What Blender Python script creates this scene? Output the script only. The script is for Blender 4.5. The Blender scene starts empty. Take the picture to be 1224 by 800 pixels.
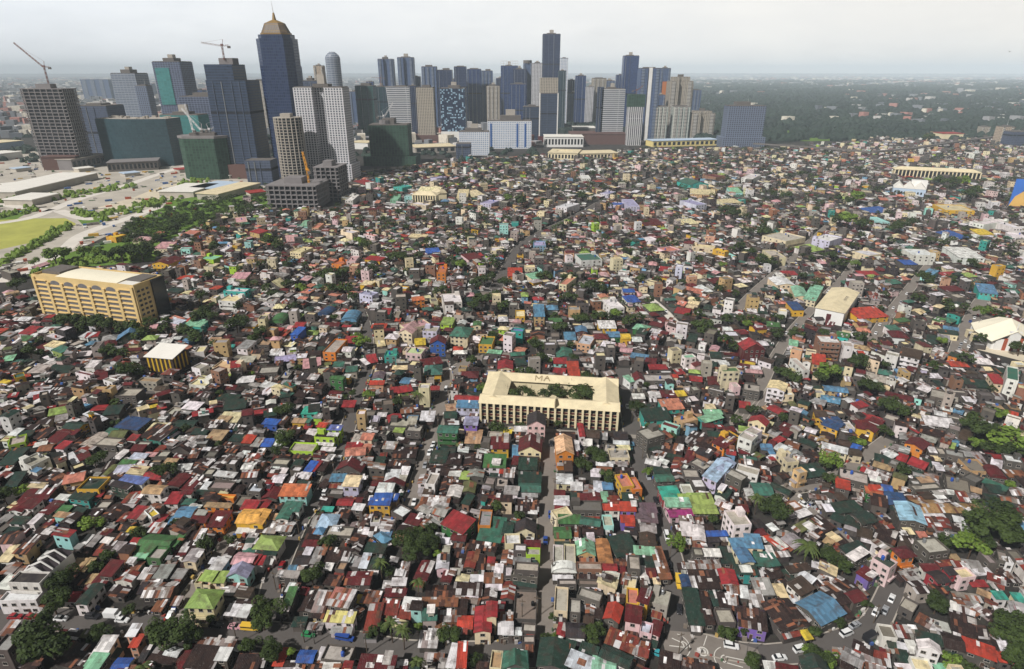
import bpy, math, random
import numpy as np
R = random.Random(7); GR = 60000.0
sc = bpy.context.scene
col = sc.collection
# ------------------------------------------------------------------ camera
H, F, PITCH = 160.0, 734.0, math.radians(23.2)
CP, SP = math.cos(PITCH), math.sin(PITCH)
def ray(x, y):
    a, b = x - 612.0, -(y - 400.0)
    return (a, F * CP + b * SP, -F * SP + b * CP)
def G(x, y, z=0.0):
    d = ray(x, y); t = (z - H) / d[2]
    return (d[0] * t, d[1] * t)
def P(X, Y, Z):
    dz = Z - H
    f = Y * CP - dz * SP; u = Y * SP + dz * CP
    return (612 + F * X / f, 400 - F * u / f)
def height_at(X, Y, y):           # height seen at photo row y above ground point X, Y
    b = -(y - 400.0)
    return H + Y * (-F * SP + b * CP) / (F * CP + b * SP)
cam = bpy.data.cameras.new('camera'); camo = bpy.data.objects.new('camera', cam); col.objects.link(camo)
camo.location = (0, 0, H); camo.rotation_euler = (math.pi / 2 - PITCH, 0, 0)
cam.lens = 36 * F / 1224; cam.sensor_width = 36; cam.clip_start = 1; cam.clip_end = 220000
sc.camera = camo
# ------------------------------------------------------------------ colours
def _grime(c, k=.03, g=.93):
    m = sum(c) / 3; return tuple((v + (m - v) * k) * g for v in c)
def lin(r, g, b):
    return tuple(((c / 255 + .055) / 1.055) ** 2.4 if c > 10 else c / 255 / 12.92 for c in (r, g, b))
# code: (sRGB, patchiness, words)
ROOF = {
 'rb': ((46, 31, 29), .55, 'rust-brown'), 'rs': ((128, 82, 56), .7, 'orange-rust'), 'rd': ((158, 46, 50), .05, 'red'),
 'dr': ((98, 30, 34), .12, 'dark red'), 'og': ((186, 66, 48), .12, 'orange-red'), 'gn': ((72, 118, 68), .12, 'green'),
 'dg': ((36, 60, 51), .15, 'dark green'), 'tg': ((62, 110, 94), .1, 'sea-green'), 'lg': ((140, 196, 160), .08, 'mint green'),
 'yg': ((150, 174, 92), .06, 'yellow-green'), 'ol': ((104, 108, 66), .2, 'olive'), 'bl': ((52, 96, 176), .06, 'blue'),
 'sb': ((92, 138, 172), .06, 'steel blue'), 'nb': ((48, 78, 120), .1, 'navy blue'), 'tq': ((60, 166, 146), .05, 'turquoise'),
 'wh': ((226, 222, 222), .1, 'white'), 'wv': ((206, 206, 220), .05, 'pale lilac'), 'gl': ((158, 154, 152), .22, 'light grey'),
 'lc': ((182, 174, 162), .0, 'bare concrete'), 'cg': ((112, 106, 102), .0, 'grey concrete'), 'ru': ((128, 118, 106), .6, 'crumbling'),
 'pk': ((208, 160, 162), .08, 'pink'), 'sa': ((206, 130, 108), .06, 'salmon'), 'tn': ((186, 152, 116), .22, 'tan'),
 'tb': ((190, 128, 78), .03, 'orange-tan'), 'pe': ((232, 186, 142), .03, 'peach'), 'ye': ((220, 188, 60), .08, 'yellow'),
 'oy': ((228, 170, 84), .03, 'amber'), 'cy': ((228, 212, 166), .1, 'cream'), 'br': ((72, 58, 48), .12, 'brown'),
 'ch': ((50, 45, 48), .03, 'charcoal'), 'dk': ((38, 42, 38), .1, 'blackish'), 'mx': ((150, 136, 130), 1.0, 'patched white and rust'),
 'mr': ((190, 120, 110), 1.0, 'red and white chequered'), 'my': ((224, 206, 130), .9, 'yellow and white patched'),
 'rr': ((132, 54, 44), .75, 'rusty red'), 'go': ((160, 128, 84), .85, 'golden rust'), 'sk': ((150, 196, 220), .1, 'sky blue'),
 'sl': ((164, 184, 208), .03, 'pale blue'), 'lv': ((166, 162, 196), .08, 'lavender'), 'bp': ((108, 124, 190), .04, 'periwinkle'),
 'mg': ((166, 52, 120), .05, 'magenta'), 'ph': ((112, 92, 100), .06, 'mauve'), 'ly': ((190, 206, 150), .06, 'pale lime'),
 'or': ((204, 116, 74), .04, 'orange'),
}
WALL = {
 'wh': ((222, 218, 214), 'white'), 'cr': ((222, 206, 170), 'cream'), 'gy': ((84, 78, 74), 'grey'), 'pk': ((222, 190, 192), 'pink'),
 'ye': ((216, 168, 50), 'yellow'), 'te': ((48, 150, 140), 'teal'), 'vi': ((120, 96, 176), 'violet'), 'or': ((214, 124, 40), 'orange'),
 'gn': ((44, 104, 52), 'green'), 'mt': ((160, 214, 206), 'pale aqua'), 'rd': ((150, 40, 52), 'red'), 'bl': ((44, 88, 170), 'blue'),
 'tn': ((190, 158, 110), 'tan'), 'sa': ((210, 160, 130), 'salmon'), 'lv': ((196, 192, 214), 'lavender'), 'pe': ((228, 182, 130), 'peach'),
 'ly': ((168, 206, 60), 'lime'), 'br': ((140, 100, 78), 'brown brick'), 'dr': ((92, 32, 34), 'dark red'), 'tg': ((50, 120, 104), 'sea-green'),
 'dg': ((36, 58, 48), 'dark green'), 'tq': ((60, 178, 166), 'turquoise'), 'sb': ((120, 160, 190), 'pale blue'), 'lc': ((170, 160, 150), 'concrete'),
 'rs': ((150, 100, 74), 'rusty'),
}
ROOF = {k_: (_grime(v[0]), v[1], v[2]) for k_, v in ROOF.items()}; WALL = {k_: (_grime(v[0], .03, .96), v[1]) for k_, v in WALL.items()}
for k_ in list(WALL): ROOF.setdefault(k_, (WALL[k_][0], .06, WALL[k_][1]))
for k_ in list(ROOF): WALL.setdefault(k_, (ROOF[k_][0], ROOF[k_][2]))
# ------------------------------------------------------------------ materials
def nmat(name):
    m = bpy.data.materials.new(name); m.use_nodes = True
    nt = m.node_tree; b = nt.nodes['Principled BSDF']
    return m, nt, b, lambda t, **k: _node(nt, t, k)
def _node(nt, t, k):
    n = nt.nodes.new(t)
    for a, v in k.items(): setattr(n, a, v)
    return n
def math_(nt, op, a, b=None, c=None):
    n = nt.nodes.new('ShaderNodeMath'); n.operation = op
    for i, v in enumerate((a, b, c)):
        if v is None: continue
        if isinstance(v, (int, float)): n.inputs[i].default_value = v
        else: nt.links.new(v, n.inputs[i])
    return n.outputs[0]
def mix_(nt, f, a, b, mode='MIX'):
    n = nt.nodes.new('ShaderNodeMix'); n.data_type = 'RGBA'; n.blend_type = mode
    for i, v in ((0, f), (6, a), (7, b)):
        if isinstance(v, (int, float)): n.inputs[i].default_value = v
        elif isinstance(v, tuple): n.inputs[i].default_value = (*v[:3], 1)
        else: nt.links.new(v, n.inputs[i])
    return n.outputs[2]
def noise_(nt, scale, detail=3, vec=None, rough=.6):
    n = nt.nodes.new('ShaderNodeTexNoise'); n.inputs['Scale'].default_value = scale; n.inputs['Detail'].default_value = detail
    n.inputs['Roughness'].default_value = rough
    if vec is not None: nt.links.new(vec, n.inputs['Vector'])
    return n.outputs[0]
def pos_(nt):
    return nt.nodes.new('ShaderNodeNewGeometry').outputs['Position']
def ramp_(nt, v, lo, hi):
    n = nt.nodes.new('ShaderNodeMapRange'); n.inputs[1].default_value = lo; n.inputs[2].default_value = hi
    nt.links.new(v, n.inputs[0]); return n.outputs[0]
def sheet_roof():
    m, nt, b, N = nmat('corrugated_sheet'); L = nt.links.new
    at = N('ShaderNodeAttribute', attribute_name='tint')
    uv = N('ShaderNodeUVMap', uv_map='uv'); sp = N('ShaderNodeSeparateXYZ'); L(uv.outputs[0], sp.inputs[0])
    cu = math_(nt, 'FLOOR', math_(nt, 'DIVIDE', sp.outputs[0], .95)); cv = math_(nt, 'FLOOR', math_(nt, 'DIVIDE', sp.outputs[1], 2.6))
    cb = N('ShaderNodeCombineXYZ'); L(cu, cb.inputs[0]); L(cv, cb.inputs[1])
    wn = N('ShaderNodeTexWhiteNoise', noise_dimensions='2D'); L(cb.outputs[0], wn.inputs['Vector'])
    # clusters of sheets laid at one time
    cb2 = N('ShaderNodeCombineXYZ'); L(math_(nt, 'FLOOR', math_(nt, 'DIVIDE', sp.outputs[0], 2.85)), cb2.inputs[0]); L(math_(nt, 'FLOOR', math_(nt, 'DIVIDE', sp.outputs[1], 5.2)), cb2.inputs[1])
    wn2 = N('ShaderNodeTexWhiteNoise', noise_dimensions='2D'); L(cb2.outputs[0], wn2.inputs['Vector'])
    sep = N('ShaderNodeSeparateColor'); L(wn.outputs['Color'], sep.inputs[0])
    sel = math_(nt, 'ADD', math_(nt, 'MULTIPLY', wn.outputs['Value'], .5), math_(nt, 'MULTIPLY', wn2.outputs['Value'], .5))
    p = at.outputs['Alpha']
    light = math_(nt, 'LESS_THAN', sel, math_(nt, 'ADD', math_(nt, 'MULTIPLY', p, .36), .02))
    rust = math_(nt, 'GREATER_THAN', sel, math_(nt, 'SUBTRACT', 1.0, math_(nt, 'MULTIPLY', p, .42)))
    rustc = mix_(nt, sep.outputs[1], lin(66, 44, 38), lin(140, 86, 60))
    lightc = mix_(nt, sep.outputs[2], lin(150, 144, 142), lin(236, 232, 232))
    c = mix_(nt, rust, at.outputs['Color'], rustc)
    c = mix_(nt, light, c, lightc)
    # uneven fading, grime and rust blooms
    var = math_(nt, 'ADD', math_(nt, 'MULTIPLY', sep.outputs[0], .5), .7)
    vc = N('ShaderNodeCombineColor');  [L(var, vc.inputs[i]) for i in range(3)]
    c = mix_(nt, 1.0, c, vc.outputs[0], 'MULTIPLY')
    n1 = noise_(nt, .35, 5, pos_(nt), .7)
    c = mix_(nt, math_(nt, 'MULTIPLY', ramp_(nt, n1, .47, .7), .72), c, lin(66, 48, 41))
    n2 = noise_(nt, 1.3, 4, pos_(nt), .7)
    c = mix_(nt, math_(nt, 'MULTIPLY', ramp_(nt, n2, .56, .8), .16), c, lin(190, 184, 176))
    L(c, b.inputs['Base Color']); b.inputs['Roughness'].default_value = .62; b.inputs['Specular IOR Level'].default_value = .3
    wv = math_(nt, 'SINE', math_(nt, 'MULTIPLY', sp.outputs[0], 2 * math.pi / .48))
    bp = N('ShaderNodeBump'); bp.inputs['Strength'].default_value = .35; bp.inputs['Distance'].default_value = .08
    L(wv, bp.inputs['Height']); L(bp.outputs[0], b.inputs['Normal'])
    return m
def tinted(name, rough, dirt, scale, amount, streak=False):
    m, nt, b, N = nmat(name); L = nt.links.new
    at = N('ShaderNodeAttribute', attribute_name='tint'); c = at.outputs['Color']
    pv = pos_(nt)
    if streak:
        mp = N('ShaderNodeMapping'); mp.inputs['Scale'].default_value = (1, 1, .22); L(pv, mp.inputs[0]); pv = mp.outputs[0]
    n1 = noise_(nt, scale, 5, pv, .68); n2 = noise_(nt, scale * 5, 3, pv)
    c = mix_(nt, math_(nt, 'MULTIPLY', ramp_(nt, n1, .47, .72), amount), c, dirt)
    c = mix_(nt, math_(nt, 'MULTIPLY', ramp_(nt, n2, .5, .75), amount * .5), c, lin(80, 72, 66))
    L(c, b.inputs['Base Color']); b.inputs['Roughness'].default_value = rough; b.inputs['Specular IOR Level'].default_value = .25
    return m
def plain(name, rgb, rough=.7, var=.25, scale=.4, metal=0.0, spec=.3):
    m, nt, b, N = nmat(name)
    n1 = noise_(nt, scale, 6, pos_(nt), .72)
    c = mix_(nt, math_(nt, 'MULTIPLY', ramp_(nt, n1, .35, .7), var), lin(*rgb), tuple(v * .45 for v in lin(*rgb)))
    nt.links.new(c, b.inputs['Base Color']); b.inputs['Roughness'].default_value = rough; b.inputs['Metallic'].default_value = metal
    b.inputs['Specular IOR Level'].default_value = spec
    return m
def facade(name, glass, frame, bay, floor, rb, rf, rough=.25, gvar=.5, frame2=None, metal=.0, dots=None):
    """A facade in metres: mullions every bay, bands every floor, panes of uneven tone."""
    m, nt, b, N = nmat(name); L = nt.links.new
    uv = N('ShaderNodeUVMap', uv_map='uv'); sp = N('ShaderNodeSeparateXYZ'); L(uv.outputs[0], sp.inputs[0])
    u = math_(nt, 'DIVIDE', sp.outputs[0], bay); v = math_(nt, 'DIVIDE', sp.outputs[1], floor)
    fu = math_(nt, 'FRACT', u); fv = math_(nt, 'FRACT', v)
    cb = N('ShaderNodeCombineXYZ'); L(math_(nt, 'FLOOR', u), cb.inputs[0]); L(math_(nt, 'FLOOR', v), cb.inputs[1])
    wn = N('ShaderNodeTexWhiteNoise', noise_dimensions='2D'); L(cb.outputs[0], wn.inputs['Vector'])
    g = mix_(nt, math_(nt, 'MULTIPLY', wn.outputs['Value'], gvar), lin(*glass), tuple(min(1, q * 2.2 + .02) for q in lin(*glass)))
    if dots: g = mix_(nt, math_(nt, 'GREATER_THAN', wn.outputs['Value'], .72), lin(*glass), lin(*dots))
    fr = math_(nt, 'MAXIMUM', math_(nt, 'LESS_THAN', fu, rb), math_(nt, 'LESS_THAN', fv, rf))
    fc = lin(*frame)
    n1 = noise_(nt, .05, 3, pos_(nt)); fcol = mix_(nt, math_(nt, 'MULTIPLY', n1, .45), fc, tuple(q * .5 for q in fc))
    c = mix_(nt, fr, g, fcol)
    L(c, b.inputs['Base Color'])
    rr = math_(nt, 'ADD', math_(nt, 'MULTIPLY', fr, .75 - rough), rough); L(rr, b.inputs['Roughness'])
    b.inputs['Metallic'].default_value = metal
    return m
M = {}
M['roof'] = sheet_roof()
M['wall'] = tinted('painted_wall', .85, lin(112, 102, 94), .25, .55, True)
M['slab'] = tinted('concrete_roof_slab', .9, lin(96, 90, 82), .22, .75)
M['pane'] = plain('window_glass', (30, 32, 36), .2, .3, .6, 0, .5)
M['frame'] = plain('window_frame', (150, 144, 136), .7, .2)
M['concrete'] = plain('concrete', (168, 160, 150), .9, .35, .3)
M['darkconc'] = plain('weathered_concrete', (104, 98, 94), .9, .4, .3)
M['rawconc'] = plain('raw_concrete_floor', (126, 121, 121), .9, .35, .1)
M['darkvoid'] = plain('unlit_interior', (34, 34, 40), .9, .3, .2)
M['asphalt'] = plain('asphalt', (92, 87, 84), .95, .35, .08)
M['paleroad'] = plain('pale_concrete_road', (214, 207, 198), .95, .35, .05)
M['alleyroad'] = plain('worn_concrete_lane', (128, 120, 113), .95, .4, .12)
M['trunk'] = plain('bark', (78, 64, 52), .95, .4, 2)
M['steelred'] = plain('red_crane_steel', (126, 92, 86), .6, .2)
M['steelwhite'] = plain('white_crane_steel', (206, 204, 204), .6, .2)
M['steelyel'] = plain('yellow_crane_steel', (214, 150, 40), .6, .2)
M['black'] = plain('black_rubber', (24, 24, 26), .8, .2)
M['paint'] = plain('road_paint', (216, 212, 204), .9, .5, .5)
M['tank'] = plain('blue_plastic_tank', (40, 78, 160), .5, .1)
M['steeltank'] = plain('steel_tank', (150, 152, 156), .35, .2, .5, .6)
M['wood'] = plain('timber_pole', (96, 84, 72), .9, .3, 1)
def leaf_mat(name, a, b_, big=0):
    m, nt, b, N = nmat(name)
    n1 = ramp_(nt, noise_(nt, .5, 4, pos_(nt), .7), .3, .72); oi = N('ShaderNodeObjectInfo')
    if big: n1 = math_(nt, 'ADD', math_(nt, 'MULTIPLY', n1, .3), math_(nt, 'MULTIPLY', ramp_(nt, noise_(nt, big, 5, pos_(nt), .65), .36, .66), .85))
    f = math_(nt, 'ADD', math_(nt, 'MULTIPLY', n1, .75), math_(nt, 'MULTIPLY', oi.outputs['Random'], .3))
    nt.links.new(mix_(nt, f, lin(*a), lin(*b_)), b.inputs['Base Color']); b.inputs['Roughness'].default_value = .7
    b.inputs['Specular IOR Level'].default_value = .2
    return m
M['leaf'] = leaf_mat('dark_foliage', (22, 32, 16), (70, 86, 38)); M['leaf2'] = leaf_mat('bright_foliage', (62, 84, 30), (112, 134, 52))
M['palm'] = leaf_mat('palm_fronds', (44, 58, 28), (92, 104, 52))
# ------------------------------------------------------------------ mesh builder
class MB:
    def __init__(s): s.v = []; s.f = []; s.uv = []; s.c = []; s.m = []
    def face(s, pts, mat=0, c=(1, 1, 1, 0), uv=None):
        n = len(s.v); s.v += pts; s.f.append(tuple(range(n, n + len(pts)))); s.m.append(mat)
        k = len(pts); s.c += [c] * k
        s.uv += uv if uv else [(0, 0)] * k
    def quad(s, a, b, c_, d, mat=0, c=(1, 1, 1, 0), o=(0, 0), size=None):
        w = size[0] if size else math.dist(a, b); h = size[1] if size else math.dist(a, d)
        s.face([a, b, c_, d], mat, c, [(o[0], o[1]), (o[0] + w, o[1]), (o[0] + w, o[1] + h), (o[0], o[1] + h)])
    def box(s, x0, y0, z0, x1, y1, z1, mat=0, c=(1, 1, 1, 0), top=None, ctop=None, T=None, bottom=False):
        t = T or (lambda p: p)
        p = [t(q) for q in ((x0, y0, z0), (x1, y0, z0), (x1, y1, z0), (x0, y1, z0), (x0, y0, z1), (x1, y0, z1), (x1, y1, z1), (x0, y1, z1))]
        for i, j in ((0, 1), (1, 2), (2, 3), (3, 0)): s.quad(p[i], p[j], p[j + 4], p[i + 4], mat, c, (0 if i % 2 == 0 else 3.1, z0))
        s.quad(p[4], p[5], p[6], p[7], mat if top is None else top, ctop or c)
        if bottom: s.quad(p[3], p[2], p[1], p[0], mat, c)
    def prism(s, poly, z0, z1, mat=0, top=None, c=(1, 1, 1, 0), poly1=None, cap=True):
        q = poly1 or poly; n = len(poly); per = 0.0
        for i in range(n):
            j = (i + 1) % n; w = math.dist(poly[i], poly[j])
            s.face([(*poly[i], z0), (*poly[j], z0), (*q[j], z1), (*q[i], z1)], mat, c, [(per, z0), (per + w, z0), (per + w, z1), (per, z1)])
            per += w
        if cap: s.face([(*k, z1) for k in q], mat if top is None else top, c, [tuple(k) for k in q])
    def bar(s, a, b, r=.1, mat=0, c=(1, 1, 1, 0), n=4, r1=None):
        ax = np.array(b, float) - np.array(a, float); L = np.linalg.norm(ax)
        if L < 1e-6: return
        ax /= L; q = np.cross(ax, (0, 0, 1) if abs(ax[2]) < .9 else (1, 0, 0)); q /= np.linalg.norm(q); w = np.cross(ax, q)
        r1 = r if r1 is None else r1
        A = [tuple(np.array(a) + (q * math.cos(t) + w * math.sin(t)) * r) for t in (2 * math.pi * (k + .5) / n for k in range(n))]
        B = [tuple(np.array(b) + (q * math.cos(t) + w * math.sin(t)) * r1) for t in (2 * math.pi * (k + .5) / n for k in range(n))]
        for i in range(n): s.face([A[i], A[(i + 1) % n], B[(i + 1) % n], B[i]], mat, c)
        s.face(A[::-1], mat, c); s.face(B, mat, c)
    def mesh(s, name, mats):
        me = bpy.data.meshes.new(name)
        me.from_pydata(s.v, [], s.f)
        for k in mats: me.materials.append(k)
        if len(mats) > 1: me.polygons.foreach_set('material_index', s.m)
        u = me.uv_layers.new(name='uv'); u.data.foreach_set('uv', np.array(s.uv, 'f').ravel())
        a = me.color_attributes.new('tint', 'FLOAT_COLOR', 'CORNER'); a.data.foreach_set('color', np.array(s.c, 'f').ravel())
        me.update(); return me
    def build(s, name, mats, parent=None):
        return link(name, s.mesh(name, mats), parent)
def link(name, me, parent=None):
    o = bpy.data.objects.new(name, me); col.objects.link(o)
    if parent is not None: o.parent = parent
    return o
THINGS = []
def thing(name, cat, x, y, z=0, rot=0, label=None, group=None):
    o = bpy.data.objects.new(name, None); col.objects.link(o); o.location = (x, y, z); o.rotation_euler = (0, 0, rot)
    o.empty_display_size = 1
    o['category'] = cat
    if label: o['label'] = label
    if group: o['group'] = group
    return o
def struct(o): o['kind'] = 'structure'; return o
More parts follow.
